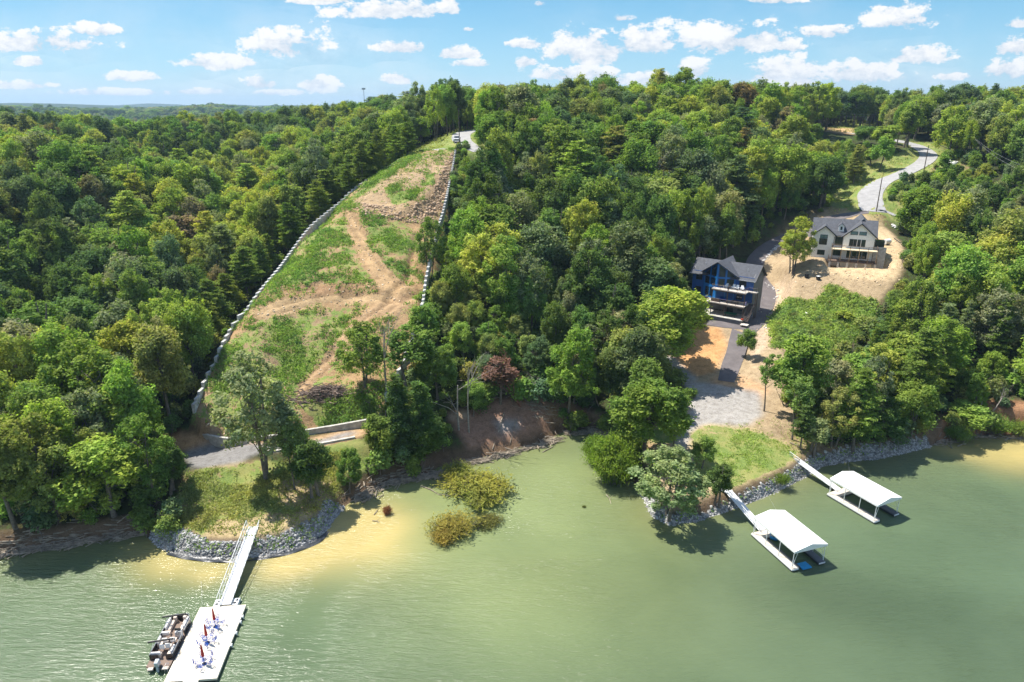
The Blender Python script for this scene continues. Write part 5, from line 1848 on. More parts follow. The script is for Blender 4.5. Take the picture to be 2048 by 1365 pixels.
clump = 1.0 * (fbm(XX, YY, 5.0, 4, 301) > 0.0) + 0.10
slope_w = fill_in * np.clip(green - 0.25, 0, 1) ** 1.3 * clump
x, y = sample_mask(slope_w, 8200, rr)
tufts('weeds', x, y, 0.5, 0.75, 11, M['weed'], 'green weeds growing in clumps on the cleared slope', 'weeds', 1, 0.17)
x, y = sample_mask(pm(poly(1540, 640, 1577, 597, 1602, 602, 1630, 606, 1650, 590, 1657, 570, 1680, 576, 1700, 589, 1755, 604, 1745, 640, 1700, 690, 1600, 700, 1545, 695)), 3300, rr)
tufts('ground_cover', x, y, 0.8, 1.1, 14, M['weed_lush'], 'lush bright green ground cover on the slope below the white house', 'ground cover', 2, 0.20)
gl = pm(poly(365, 1060, 370, 950, 420, 935, 520, 930, 690, 900, 690, 1010, 640, 1040, 560, 1062, 500, 1075)) * np.clip(green, 0, 1) ** 1.5 * clump
gr = pm(poly(1380, 870, 1420, 852, 1500, 857, 1560, 885, 1600, 915, 1550, 950, 1440, 985)) * np.clip(green - 0.3, 0, 1) * 0.5
x, y = sample_mask(gl, 2600, rr)
tufts('grass', x, y, 0.35, 0.6, 9, M['grass_dry'], 'rough yellow green grass on the left point', 'grass', 3, 0.13)
verge = pm(poly(1640, 430, 1700, 350, 1800, 310, 1845, 310, 1790, 282, 1880, 290, 1960, 330, 1890, 350, 1800, 365, 1790, 400, 1850, 445, 1780, 438, 1700, 425)) * (FF < 330) + pm(poly(740, 380, 800, 320, 840, 290, 905, 262, 975, 255, 990, 310, 920, 310, 700, 410, 640, 450, 640, 430)) + pm(poly(1655, 262, 1700, 232, 1745, 234, 1800, 262, 1740, 272))
for r_ in ROADS:
    d, _ = seg_dist(XX, YY, r_[:, :2])
    verge = verge * (d > 4.4)
x, y = sample_mask(verge, 3800, rr)
tufts('grass', x, y, 0.7, 1.0, 9, M['grass_dry'], 'tall rough grass on the road verges and ridge top', 'grass', 4, 0.2)
x, y = sample_mask(pm(poly(1300, 860, 1640, 830, 1850, 860, 1850, 890, 1620, 920, 1440, 985, 1390, 960, 1290, 920)) * np.clip(green, 0.04, 1) * clump * (np.hypot(XX - 0, YY) > 1), 1500, rr)
tufts('grass', x, y, 0.22, 0.5, 7, M['weed_lush'], 'short bright grass tufts around the right lawn', 'grass', 5, 0.10)
bank = np.clip(rockL + rockR, 0, 1) * (SD > 1.0)
x, y = sample_mask(bank, 260, rr)
tufts('weeds', x, y, 0.5, 0.6, 9, M['weed'], 'scattered weeds growing between the bank stones', 'weeds', 6, 0.14)

# ------------------------------------------------------------------ brush pile and driftwood
def stick(mb, x, y, z, L, r, a, tilt, rs, bend=0.06):
    d = np.array([math.cos(a) * math.cos(tilt), math.sin(a) * math.cos(tilt), math.sin(tilt)])
    p0 = np.array([x, y, z]) - d * L / 2
    m_ = np.array([x, y, z]) + rs.normal(size=3) * L * bend
    p1 = np.array([x, y, z]) + d * L / 2
    mb.path([tuple(p0), tuple(m_), tuple(p1)], [r, r * 0.85, r * 0.5], 5)
rs = np.random.RandomState(77)
p = P(652, 790, 9.6)
p.z = Hs(p.x, p.y)
mb = MB()
for i in range(430):
    q = rs.normal(size=2) * np.array([2.3, 1.0])
    hh = 1.7 * math.exp(-(q[0] / 3.0) ** 2 - (q[1] / 1.4) ** 2) * rs.uniform(0, 1)
    xx_, yy_ = p.x + q[0], p.y + q[1]
    stick(mb, xx_, yy_, Hs(xx_, yy_) + hh + 0.05, rs.uniform(0.8, 3.6), rs.uniform(0.02, 0.11), rs.normal() * 0.7 + 0.1 + (math.pi if rs.rand() < .5 else 0), rs.normal() * 0.22, rs)
tag(mb.build('brush_pile', M['brush']), 'wide heap of cut grey branches low on the cleared slope', 'brush pile')


def drift(line, n, spread, label, seed, rmax=0.12, zz=0.1):
    rs = np.random.RandomState(seed)
    pts = [P(a, b_, 0.0) for a, b_ in line]
    mb = MB()
    for i in range(n):
        k = rs.randint(len(pts) - 1)
        q = pts[k].lerp(pts[k + 1], rs.rand())
        dd = pts[k + 1] - pts[k]
        xx_, yy_ = q.x + rs.normal() * spread, q.y + abs(rs.normal()) * spread
        a = math.atan2(dd.y, dd.x) + rs.normal() * 0.55
        stick(mb, xx_, yy_, max(Hs(xx_, yy_), 0.0) + zz * rs.uniform(0.2, 3), rs.uniform(0.5, 3.4), rs.uniform(0.02, rmax), a, rs.normal() * 0.08, rs, 0.04)
    tag(mb.build('driftwood', M['drift']), label, 'driftwood', kind='stuff')
drift([(715, 1005), (760, 978), (800, 964), (860, 958), (880, 950)], 420, 0.9, 'tangled driftwood lying along the cove shore left of the willow', 11)
drift([(940, 932), (985, 920), (1030, 908), (1090, 892), (1110, 880)], 330, 0.7, 'driftwood and branches at the foot of the burnt bank', 12)
drift([(930, 870), (985, 850), (1040, 850), (1090, 870)], 260, 1.3, 'burnt brush and branches scattered over the reddish cove bank', 21)
drift([(1140, 872), (1190, 868), (1220, 878)], 230, 0.8, 'driftwood heap at the head of the cove', 13)
drift([(-40, 1122), (60, 1105), (150, 1092), (285, 1072)], 420, 0.9, 'grey driftwood strewn below the left shore trees', 14)
drift([(1870, 895), (1950, 876), (2060, 880)], 130, 0.8, 'bare branches tangled on the red right shore', 15)
for (x0, y0, x1, y1, r_, lb) in [(800, 962, 868, 948, 0.16, 'pale log resting on the driftwood left of the willow'), (842, 972, 878, 990, 0.09, 'bent pale branch in the water left of the large willow'),
                               (878, 990, 898, 992, 0.07, 'short forked branch by the large willow in the water'), (1008, 868, 985, 905, 0.13, 'grey log leaning down the burnt bank'),
                               (1032, 872, 1020, 895, 0.10, 'second shorter log on the burnt bank'), (1085, 905, 1108, 893, 0.09, 'pale stick poking from the water at the cove head'),
                               (1178, 825, 1196, 845, 0.18, 'thick pale log above the driftwood at the cove head'), (958, 1052, 990, 1040, 0.06, 'bare stick across the flat willow tuft'),
                               (955, 1060, 962, 1044, 0.06, 'upright bare stick in the flat willow tuft'), (1213, 990, 1222, 1008, 0.07, 'thin pale branch floating left of the peninsula tip'),
                               (748, 1030, 755, 1020, 0.07, 'forked stick standing in the shallows by the left point'), (745, 1042, 758, 1046, 0.07, 'dark stub floating in the shallows right of the left point'),
                               (1915, 893, 1932, 888, 0.12, 'pale timber floating at the red right shore'), (1575, 916, 1600, 926, 0.09, 'long plank lying on the bank left of the farther gangway')]:
    a, b_ = P(x0, y0, 0.05), P(x1, y1, 0.05)
    a.z = max(a.z, Hs(a.x, a.y) + 0.15); b_.z = max(b_.z, Hs(b_.x, b_.y) + 0.15)
    mb = MB()
    mid = a.lerp(b_, 0.55) + Vector((0.1, 0.1, 0.1))
    mb.path([tuple(a), tuple(mid), tuple(b_)], [r_, r_ * 0.8, r_ * 0.5], 7)
    mb.path([tuple(mid), tuple(mid + Vector((0.5, 0.35, 0.35)))], [r_ * 0.5, r_ * 0.2], 5)
    tag(mb.build('driftwood_log' if 'plank' not in lb else 'wood_plank', M['drift']), lb, 'log' if 'plank' not in lb else 'plank')

# ------------------------------------------------------------------ windows helper
def window(parent, A, B, s0, s1, z0, z1, nx_=2, nz_=1, glass='glass', zt1=None, zt0=None, fw=0.09, name='window', out=0.05):
    """window on the vertical wall plane through A->B (outside on the right hand of A->B)"""
    A, B = Vector((A[0], A[1], 0)), Vector((B[0], B[1], 0))
    d = (B - A)
    n = Vector((d.y, -d.x, 0)).normalized()
    za, zb = (zt0 if zt0 is not None else z1), (zt1 if zt1 is not None else z1)
    def pt(s, z, o): return tuple(A + d * s + n * o + Vector((0, 0, z)))
    L = d.length
    mb = MB()
    fs = fw / L
    def bar(sa, sb, la, lb, ha, hb, o=out):
        vs = [pt(sa, la, 0.0), pt(sb, lb, 0.0), pt(sb, hb, 0.0), pt(sa, ha, 0.0), pt(sa, la, o), pt(sb, lb, o), pt(sb, hb, o), pt(sa, ha, o)]
        mb._add(vs, [(4, 5, 6, 7), (0, 1, 5, 4), (1, 2, 6, 5), (2, 3, 7, 6), (3, 0, 4, 7)])
    top = lambda s: za + (zb - za) * (s - s0) / (s1 - s0)
    bar(s0, s0 + fs, z0, z0, top(s0), top(s0 + fs))
    bar(s1 - fs, s1, z0, z0, top(s1 - fs), top(s1))
    bar(s0 + fs, s1 - fs, z0, z0, z0 + fw, z0 + fw)
    bar(s0 + fs, s1 - fs, top(s0 + fs) - fw, top(s1 - fs) - fw, top(s0 + fs), top(s1 - fs))
    for i in range(1, nx_):
        c = s0 + (s1 - s0) * i / nx_
        bar(c - fs / 2, c + fs / 2, z0 + fw, z0 + fw, top(c) - fw, top(c) - fw, out * 0.9)
    for i in range(1, nz_):
        c = z0 + (min(za, zb) - z0) * i / nz_
        bar(s0 + fs, s1 - fs, c - fw / 2, c - fw / 2, c + fw / 2, c + fw / 2, out * 0.8)
    w_ = mb.build(name, M['frame_black'], parent)
    g = MB()
    g._add([pt(s0 + fs, z0 + fw, 0.02), pt(s1 - fs, z0 + fw, 0.02), pt(s1 - fs, top(s1 - fs) - fw, 0.02), pt(s0 + fs, top(s0 + fs) - fw, 0.02)], [(0, 1, 2, 3)])
    g.build('pane', M[glass], w_)
    return w_


def railing(mb, pts, h=1.0, r=0.022, sp=1.9, mids=3, post=True, top_r=None):
    for i in range(len(pts) - 1):
        a, b_ = Vector(pts[i]), Vector(pts[i + 1])
        L = (b_ - a).length
        n = max(1, int(round(L / sp)))
        for k in range(n + 1):
            q = a.lerp(b_, k / n)
            if post: mb.tube(q, q + Vector((0, 0, h)), r * 1.5, n=6)
        mb.tube(a + Vector((0, 0, h)), b_ + Vector((0, 0, h)), top_r or r * 1.6, n=6)
        for j in range(mids):
            zz = h * (j + 1) / (mids + 1)
            mb.tube(a + Vector((0, 0, zz)), b_ + Vector((0, 0, zz)), r * 0.6, n=4)

# ------------------------------------------------------------------ the blue house
bh = empty('house', (BH[0], BH[1], 10.2), BH[2])
tag(bh, 'blue three-storey house with prow window gable, grey roof and two decks', 'house')
b = MB(); b.box(0, 15.2, 0, 7.0, -1.2, 3.2); b.build('basement_wall', M['grey_block'], bh)
b = MB(); b.box(-0.02, 15.22, -0.02, 7.02, 3.2, 9.25)
b.build('wall', M['blue_siding'], bh)
b = MB()
b._add([(15.0, 0, 9.2), (15.2, 0, 9.2), (15.2, 7, 9.2), (15.0, 7, 9.2), (15.0, 3.5, 11.7), (15.2, 3.5, 11.7)], [(0, 4, 3), (1, 2, 5), (0, 1, 5, 4), (2, 3, 4, 5)])
b._add([(0.0, 0, 9.2), (0.2, 0, 9.2), (0.2, 7, 9.2), (0.0, 7, 9.2), (0.0, 3.5, 11.7), (0.2, 3.5, 11.7)], [(0, 4, 3), (1, 2, 5), (0, 1, 5, 4), (2, 3, 4, 5)])
b.box(15.222, 15.25, 0, 7, 3.2, 9.2)  # right end faced in dark grey, its shade put into the colour
b.build('gable_wall', M['grey_block'], bh)
b = MB()
rz_ = lambda y_: 9.15 + (3.5 - abs(y_ - 3.5)) * (2.65 / 3.5)
b.slab([(-0.6, -0.7, rz_(-0.7)), (15.8, -0.7, rz_(-0.7)), (15.8, 3.5, 11.8), (-0.6, 3.5, 11.8)], 0.18)
b.slab([(-0.6, 3.502, 11.8), (15.8, 3.502, 11.8), (15.8, 7.7, rz_(7.7)), (-0.6, 7.7, rz_(7.7))], 0.18)
AX, AZ = 6.9, 12.5
gz = lambda x_: AZ - abs(x_ - AX) * 0.70
b.slab([(2.3, -0.9, gz(2.3)), (AX, -2.5, AZ), (AX, 7.6, AZ), (2.3, 1.5, gz(2.3))], 0.16)
b.slab([(AX + 0.002, -2.5, AZ), (11.7, -0.9, gz(11.7)), (11.7, 1.5, gz(11.7)), (AX + 0.002, 7.6, AZ)], 0.16)
rf = b.build('roof', M['shingle'], bh)
b = MB()
for (x_, y_) in ((2.3, 1.9), (13.0, 1.6)): b.tube((x_, y_, 10.3), (x_, y_, 11.1), 0.06)
b.build('vent_pipe', M['white_metal'], rf)
b = MB()
for x_ in (-0.62, 15.82):
    for ya, yb in ((-0.72, 3.5), (3.5, 7.72)):
        b.slab([(x_ - 0.05, ya, rz_(ya) + 0.03), (x_ + 0.05, ya, rz_(ya) + 0.03), (x_ + 0.05, yb, rz_(yb) + 0.03), (x_ - 0.05, yb, rz_(yb) + 0.03)], 0.26)
b.box(-0.6, 2.2, -0.82, -0.705, rz_(-0.7) - 0.22, rz_(-0.7) + 0.02)
b.build('fascia', M['trim_dark'], rf)
b = MB(); b.box(11.8, 15.8, -0.83, -0.71, rz_(-0.7) - 0.16, rz_(-0.7) - 0.02); b.box(-0.6, 2.0, -0.85, -0.825, rz_(-0.7) - 0.12, rz_(-0.7) - 0.02)
b.build('gutter', M['galv'], rf)
# prow bay
LA, LB, LC = (3.0, -0.02), (6.9, -1.9), (10.8, -0.02)
b = MB()
def facet(p, q, z0, za, zb): return [(p[0], p[1], z0), (q[0], q[1], z0), (q[0], q[1], zb), (p[0], p[1], za)]
b._add(facet(LA, LB, 3.1, gz(3.0) - 0.2, AZ - 0.2), [(0, 1, 2, 3)])
b._add(facet(LB, LC, 3.1, AZ - 0.2, gz(10.8) - 0.2), [(0, 1, 2, 3)])
b._add([(3.0, -0.02, 3.1), (6.9, -1.9, 3.1), (10.8, -0.02, 3.1)], [(0, 2, 1)])
bay = b.build('bay', M['blue_siding'], bh)
b = MB()
def strip(A_, B_, s0, s1, z0, z1, o=0.04):
    A_, B_ = Vector((*A_, 0)), Vector((*B_, 0)); d = B_ - A_; n = Vector((d.y, -d.x, 0)).normalized()
    vs = []
    for oo in (0.0, o):
        for s, z in ((s0, z0), (s1, z0), (s1, z1), (s0, z1)): vs.append(tuple(A_ + d * s + n * oo + Vector((0, 0, z))))
    b._add(vs, [(4, 5, 6, 7), (0, 1, 5, 4), (1, 2, 6, 5), (2, 3, 7, 6), (3, 0, 4, 7)])
for A_, B_ in ((LA, LB), (LB, LC)):
    for z_ in (3.15, 6.05, 8.45): strip(A_, B_, 0.0, 1.0, z_, z_ + 0.28)
    for s_ in (0.0, 0.47, 0.95): strip(A_, B_, s_, s_ + 0.05, 3.45, 9.2 + (2.0 if (s_ == 0.47) else (0.2 if (A_ is LA) == (s_ == 0.0) else 2.7)), 0.045)
b.build('trim', M['trim_and_lit_blue'], bay)
b = MB(); strip(LA, LB, 0.02, 0.98, 3.5, 8.4, 0.02); b.build('sunlit_siding', M['trim_and_lit_blue'], bay)  # sun-facing facet only: brighter blue holds the sunlight in its colour
window(bay, LA, LB, 0.18, 0.72, 3.7, 5.8, 1, 1)
window(bay, LA, LB, 0.10, 0.42, 6.6, 8.3, 1, 1)
window(bay, LA, LB, 0.56, 0.90, 6.6, 8.3, 1, 1)
window(bay, LA, LB, 0.12, 0.44, 8.85, 9.9, 1, 1, zt0=9.2, zt1=10.4)
window(bay, LA, LB, 0.56, 0.92, 8.85, 9.9, 1, 1, zt0=10.6, zt1=11.7)
window(bay, LB, LC, 0.10, 0.42, 6.5, 8.3, 1, 2)
window(bay, LB, LC, 0.54, 0.92, 6.35, 8.3, 3, 1, name='glass_door')
window(bay, LB, LC, 0.10, 0.42, 8.85, 9.9, 1, 1, zt0=11.6, zt1=10.6)
window(bay, LB, LC, 0.54, 0.90, 8.85, 9.9, 1, 1, zt0=10.4, zt1=9.3)
F0, F1 = (0, -0.02), (15.2, -0.02)
wf_ = lambda x0, x1, z0, z1, n=2, m=2, **k: window(bh, F0, F1, x0 / 15.2, x1 / 15.2, z0, z1, n, m, **k)
wf_(0.9, 2.5, 7.0, 8.4); wf_(0.9, 2.4, 3.9, 5.3); wf_(11.8, 13.5, 6.9, 8.4)
wf_(7.4, 9.2, 3.4, 5.4, 2, 1, name='glass_door'); wf_(11.4, 12.9, 3.5, 5.3, 2, 1)
F0, F1 = (0, 0), (15.2, 0)
wf_(9.0, 11.0, 0.1, 2.2, 2, 1, name='glass_door'); wf_(12.0, 13.2, 0.8, 2.0, 2, 1)
b = MB(); b.box(6.4, 14.7, -3.5, -0.04, 6.0, 6.22); b.box(14.702, 16.6, -1.6, -0.04, 6.0, 6.22)
dk = b.build('upper_deck', M['deck_tan'], bh)
b = MB(); railing(b, [(6.45, -1.9, 6.22), (6.45, -3.45, 6.22), (14.65, -3.45, 6.22), (14.65, -1.6, 6.22), (16.55, -1.6, 6.22), (16.55, -0.1, 6.22)], 1.0, 0.025, 2.0, 4)
b.build('railing', M['steel_brown'], dk)
b = MB(); b.box(5.0, 14.9, -4.4, -0.04, 2.9, 3.12)
dk2 = b.build('lower_deck', M['deck_tan'], bh)
b = MB(); railing(b, [(5.05, -1.6, 3.12), (5.05, -4.35, 3.12), (14.85, -4.35, 3.12), (14.85, -2.2, 3.12)], 1.0, 0.025, 2.0, 4)
b.build('railing', M['steel_brown'], dk2)
b = MB()
for (x_, y_, zt) in ((6.6, -3.3, 6.0), (10.4, -3.4, 7.2), (14.5, -3.3, 6.0), (16.5, -1.5, 6.0), (16.5, -0.3, 6.0)): b.box(x_ - 0.09, x_ + 0.09, y_ - 0.09, y_ + 0.09, -0.2, zt)
for (x_, y_) in ((5.3, -4.2), (10.2, -4.25), (14.7, -4.2)): b.box(x_ - 0.09, x_ + 0.09, y_ - 0.09, y_ + 0.09, -0.2, 2.9)
b.box(6.4, 14.7, -3.45, -3.3, 5.75, 6.0); b.box(5.0, 14.9, -4.35, -4.2, 2.62, 2.9)
b.build('deck_post', M['steel_brown'], bh)
b = MB(); b.box(4.8, 15.2, -5.6, 0.0, -0.25, 0.05); b.build('patio', M['concrete'], bh)
b = MB(); b.box(4.8, 15.2, -5.95, -5.602, -1.5, 0.12); b.box(4.5, 4.798, -5.95, 0, -1.5, 0.12); b.build('patio_wall', M['grey_block'], bh)
b = MB(); b.box(4.45, 15.25, -6.0, -5.55, 0.122, 0.22); b.build('wall_cap', M['concrete'], bh)
b = MB()
for k in range(16):
    b.box(15.3, 16.5, -1.7 - k * 0.26, -1.42 - k * 0.26, 3.0 - k * 0.19, 3.06 - k * 0.19)
b.box(14.902, 16.5, -1.4, -0.3, 2.95, 3.1)
b.tube((15.28, -1.4, 3.05), (15.28, -5.6, 0.1), 0.07); b.tube((16.5, -1.4, 3.05), (16.5, -5.6, 0.1), 0.07)
b.tube((16.5, -1.4, 4.0), (16.5, -5.6, 1.05), 0.035); b.tube((15.28, -1.4, 4.0), (15.28, -5.6, 1.05), 0.035)
for k in range(9):
    for x_ in (15.28, 16.5): b.tube((x_, -1.4 - k * 0.52, 3.05 - k * 0.37), (x_, -1.4 - k * 0.52, 4.0 - k * 0.37), 0.02, n=4)
b.build('stair', M['steel_brown'], bh)
b = MB(); b.box(15.3, 17.0, -7.2, -5.7, -0.5, -0.35); b.build('landing', M['deck_tan'], bh)
def loc(base, x_, y_, z_):
    v = Matrix.Rotation(base.rotation_euler.z, 4, 'Z') @ Vector((x_, y_, z_))
    return base.location + v
# four white chairs on the upper deck
def deck_chair():
    r = empty('deck_chair')
    b = MB(); b.slab([(-0.33, -0.3, 0.42), (0.33, -0.3, 0.42), (0.33, 0.35, 0.30), (-0.33, 0.35, 0.30)], 0.05); b.build('seat', M['white_metal'], r)
    b = MB(); b.slab([(-0.33, 0.35, 0.30), (0.33, 0.35, 0.30), (0.30, 0.75, 1.12), (-0.30, 0.75, 1.12)], 0.05); b.build('backrest', M['white_metal'], r)
    for s in (-1, 1):
        for yy in (-0.28, 0.45):
            b = MB(); b.box(s * 0.36 - 0.03, s * 0.36 + 0.03, yy - 0.03, yy + 0.03, 0, 0.6); b.build('leg', M['white_metal'], r)
        b = MB(); b.box(s * 0.38 - 0.07, s * 0.38 + 0.07, -0.36, 0.5, 0.6, 0.64); b.build('armrest', M['white_metal'], r)
    return r
dc = deck_chair()
for i, (x_, lb) in enumerate([(9.1, 'white slatted deck chair standing apart at the left end of the upper deck row'), (10.9, 'white deck chair second from the left in the upper deck row'),
                              (11.9, 'white deck chair third from the left in the upper deck row'), (13.1, 'white deck chair at the right end of the upper deck row')]):
    c = dc if i == 0 else copy_tree(dc)
    c.location = loc(bh, x_, -1.6 + 0.1 * (i % 2), 6.23)
    c.rotation_euler = (0, 0, BH[2] + 0.15 * (i - 1))
    tag(c, lb, 'chair', 'white chairs on the upper deck of the blue house')
def at_house(base, name, x_, y_, z_, rz, label, cat):
    r = empty(name, loc(base, x_, y_, z_), base.rotation_euler.z + rz)
    return tag(r, label, cat)
r = at_house(bh, 'outdoor_sofa', 7.6, -3.3, 3.13, 0, 'dark outdoor sofa at the left end of the lower deck', 'sofa')
b = MB(); b.box(-1, 1, -0.4, 0.4, 0.1, 0.45); b.build('seat', M['black'], r)
b = MB(); b.box(-1, 1, -0.5, -0.4, 0.1, 0.85); b.build('backrest', M['wood_brown'], r)
r = at_house(bh, 'air_mattress', 9.0, -1.8, 3.13, 0, 'bright blue cushioned lounger in the shade of the lower deck', 'lounger')
b = MB(); b.box(-0.9, 0.9, -0.4, 0.4, 0.25, 0.45); b.build('cushion', pmat('royal_blue', (0.01, 0.03, 0.4), 0.6), r, bevel=0.05)
b = MB(); b.box(-0.8, 0.8, -0.35, 0.35, 0.0, 0.25); b.build('frame', M['black'], r)
r = at_house(bh, 'dining_table', 12.2, -3.0, 3.13, 0, 'dark dining table with chairs on the lower deck', 'table')
b = MB(); b.box(-0.8, 0.8, -0.45, 0.45, 0.7, 0.76); b.build('tabletop', M['wood_brown'], r)
for sx in (-1, 1):
    for sy in (-1, 1):
        b = MB(); b.box(sx * 0.7 - 0.04, sx * 0.7 + 0.04, sy * 0.38 - 0.04, sy * 0.38 + 0.04, 0, 0.7); b.build('leg', M['black'], r)
r = at_house(bh, 'games_table', 11.6, -3.4, 0.06, 0.05, 'green topped games table on the patio under the decks', 'table')
b = MB(); b.box(-1.4, 1.4, -0.75, 0.75, 0.72, 0.76); b.build('tabletop', M['green_cloth'], r)
for sx in (-1, 1):
    for sy in (-1, 1):
        b = MB(); b.box(sx * 1.2 - 0.04, sx * 1.2 + 0.04, sy * 0.6 - 0.04, sy * 0.6 + 0.04, 0, 0.72); b.build('leg', M['black'], r)
b = MB(); b.M = Matrix.Translation(loc(bh, 14.95, -3.4, 3.4)) @ Matrix.Rotation(BH[2], 4, 'Z'); b.box(-0.03, 0.03, -0.4, 0.4, 0.0, 0.75)
tag(b.build('towel', M['purple']), 'lilac towel hung over the lower deck railing', 'towel')
b = MB(); b.M = Matrix.Translation(loc(bh, 15.1, -5.2, 0.1)) @ Matrix.Rotation(BH[2], 4, 'Z'); b.box(-0.3, 0.3, -0.2, 0.2, 0, 0.4); b.tube((-0.2, 0, 0.4), (0.2, 0, 0.55), 0.05)
tag(b.build('cooler', pmat('orange_red_plastic', (0.5, 0.06, 0.02), 0.5), None, 0.03), 'orange red cooler at the right end of the patio', 'cooler')
rocks('white_stone', [(q.x, q.y, Hs(q.x, q.y) + 0.15) for q in (G(1476, 645), G(1480, 647), G(1484, 646))], 0.28, M['white_rock'], 'three white stones at the foot of the patio wall', 'stones', kind='thing')

# ------------------------------------------------------------------ the white house
wh = empty('house', (WH[0], WH[1], 20.5), WH[2])
tag(wh, 'white house under construction with charcoal roof, two gables and raw timber decks', 'house')
b = MB(); b.box(0, 5.1, 0, 1.2, -1.0, 5.9); b.box(7.2, 14.5, 0, 1.2, -2.2, 5.9); b.box(0.01, 14.49, 1.002, 9.6, -2.2, 5.95)
b.prism([(0, 5.9), (5.1, 5.9), (2.55, 8.0)], 0, 0.2)
b.prism([(7.2, 5.9), (14.5, 5.9), (10.85, 9.05)], 0, 0.2)
b.box(9.0, 14.0, 9.602, 15.0, 0, 6.2)
b.prism([(9.0, 6.2), (14.0, 6.2), (11.5, 8.9)], 14.8, 15.0)
b._add([(0.01, 1.1, 5.9), (0.01, 9.6, 5.9), (0.01, 5.4, 9.2)], [(0, 2, 1)])
b._add([(14.49, 1.1, 5.9), (14.49, 9.6, 5.9), (14.49, 5.4, 9.2)], [(0, 1, 2)])
b.build('wall', M['house_white'], wh)
b = MB()
mz = lambda y_: 6.0 + (4.6 - abs(y_ - 5.4)) * (3.45 / 4.6)
b.slab([(-0.5, 0.5, mz(0.5)), (15.0, 0.5, mz(0.5)), (15.0, 5.4, mz(5.4)), (-0.5, 5.4, mz(5.4))], 0.16)
b.slab([(-0.5, 5.402, mz(5.4)), (15.0, 5.402, mz(5.4)), (15.0, 10.3, mz(10.3)), (-0.5, 10.3, mz(10.3))], 0.16)
def gab(xc, hw, za, sl, y0, y1):
    b.slab([(xc - hw, y0, za - hw * sl), (xc, y0, za), (xc, y1, za), (xc - hw, y1 - 2.2, za - hw * sl)], 0.15)
    b.slab([(xc + 0.002, y0, za), (xc + hw, y0, za - hw * sl), (xc + hw, y1 - 2.2, za - hw * sl), (xc + 0.002, y1, za)], 0.15)
gab(2.55, 3.15, 8.28, 0.823, -0.55, 4.4)
gab(10.85, 4.2, 9.35, 0.863, -0.55, 6.4)
b.slab([(8.4, 5.0, 6.6), (11.5, 5.0, 9.75), (11.5, 15.5, 9.75), (8.4, 15.5, 6.6)], 0.15)
b.slab([(11.502, 5.0, 9.75), (14.7, 5.0, 6.6), (14.7, 15.5, 6.6), (11.502, 15.5, 9.75)], 0.15)
rf = b.build('roof', M['shingle'], wh)
b = MB()
for xc, hw, za, sl in ((2.55, 3.15, 8.28, 0.823), (10.85, 4.2, 9.35, 0.863)):
    for s in (-1, 1):
        p0, p1 = Vector((xc, -0.6, za + 0.02)), Vector((xc + s * hw, -0.6, za - hw * sl + 0.02))
        b._add([tuple(p0), tuple(p1), tuple(p1 - Vector((0, 0, 0.3))), tuple(p0 - Vector((0, 0, 0.3))), tuple(p0 + Vector((0, 0.04, 0))), tuple(p1 + Vector((0, 0.04, 0))), tuple(p1 + Vector((0, 0.04, -0.3))), tuple(p0 + Vector((0, 0.04, -0.3)))],
               [(0, 1, 2, 3), (7, 6, 5, 4), (0, 4, 5, 1), (3, 2, 6, 7), (1, 5, 6, 2)])
b.box(15.002, 15.06, 0.5, 10.3, 5.5, 5.75)
b.build('fascia', M['trim_dark'], rf)
b = MB(); b.box(5.75, 7.05, 1.75, 4.0, 6.6, 8.1); b.prism([(5.75, 8.1), (7.05, 8.1), (6.4, 8.7)], 1.75, 4.0)
dm = b.build('dormer', M['house_white'], wh)
b = MB(); b.slab([(5.55, 1.55, 8.05), (6.4, 1.55, 8.85), (6.4, 5.0, 8.85), (5.55, 4.2, 8.05)], 0.08); b.slab([(6.402, 1.55, 8.85), (7.25, 1.55, 8.05), (7.25, 4.2, 8.05), (6.402, 5.0, 8.85)], 0.08); b.build('dormer_roof', M['shingle'], dm)
window(dm, (5.75, 1.75), (7.05, 1.75), 0.32, 0.68, 7.1, 7.95, 1, 2)
G0, G1 = (0, 0), (14.5, 0)
ww_ = lambda x0, x1, z0, z1, n=2, m=1, **k: window(wh, G0, G1, x0 / 14.5, x1 / 14.5, z0, z1, n, m, **k)
ww_(1.5, 3.4, 3.3, 4.9); ww_(1.6, 3.4, 4.95, 5.9, glass='glass_pale'); ww_(1.4, 3.2, 0.6, 1.9)
ww_(8.6, 10.3, 6.3, 7.2, 1, glass='glass_pale'); ww_(10.6, 12.3, 6.3, 7.2, 1, glass='glass_pale')
for x_ in (8.6, 9.6, 10.5, 11.4): ww_(x_, x_ + (0.95 if x_ in (8.6, 11.4) else 0.75), 3.3, 5.2, 1)
for x_ in (8.4, 9.6, 10.8, 12.0): ww_(x_, x_ + 1.1, 0.3, 2.3, 1)
G0, G1 = (0, 1.0), (14.5, 1.0)
window(wh, G0, G1, 5.25 / 14.5, 7.1 / 14.5, 3.2, 5.4, 3, 1); window(wh, G0, G1, 5.25 / 14.5, 7.1 / 14.5, 0.5, 2.2, 3, 1)
b = MB()
for x_ in (5.0, 14.4): b.tube((x_, -0.12, -0.8), (x_, -0.12, 5.4), 0.06); b.tube((x_, -0.12, 5.4), (x_ + 0.3, -0.3, 5.8), 0.06)
b.build('downspout', M['trim_dark'], wh)
b = MB(); b.box(4.7, 15.2, -3.0, -0.02, 2.72, 2.9)
ud = b.build('upper_deck', M['wood_deck_new'], wh)
b = MB(); railing(b, [(4.75, -0.2, 2.9), (4.75, -2.95, 2.9), (15.15, -2.95, 2.9), (15.15, -0.1, 2.9)], 1.0, 0.035, 2.1, 2); b.build('railing', M['wood_brown'], ud)
b = MB(); b.box(4.2, 15.4, -3.3, -0.02, -0.3, -0.1)
ld = b.build('lower_deck', M['wood_brown'], wh)
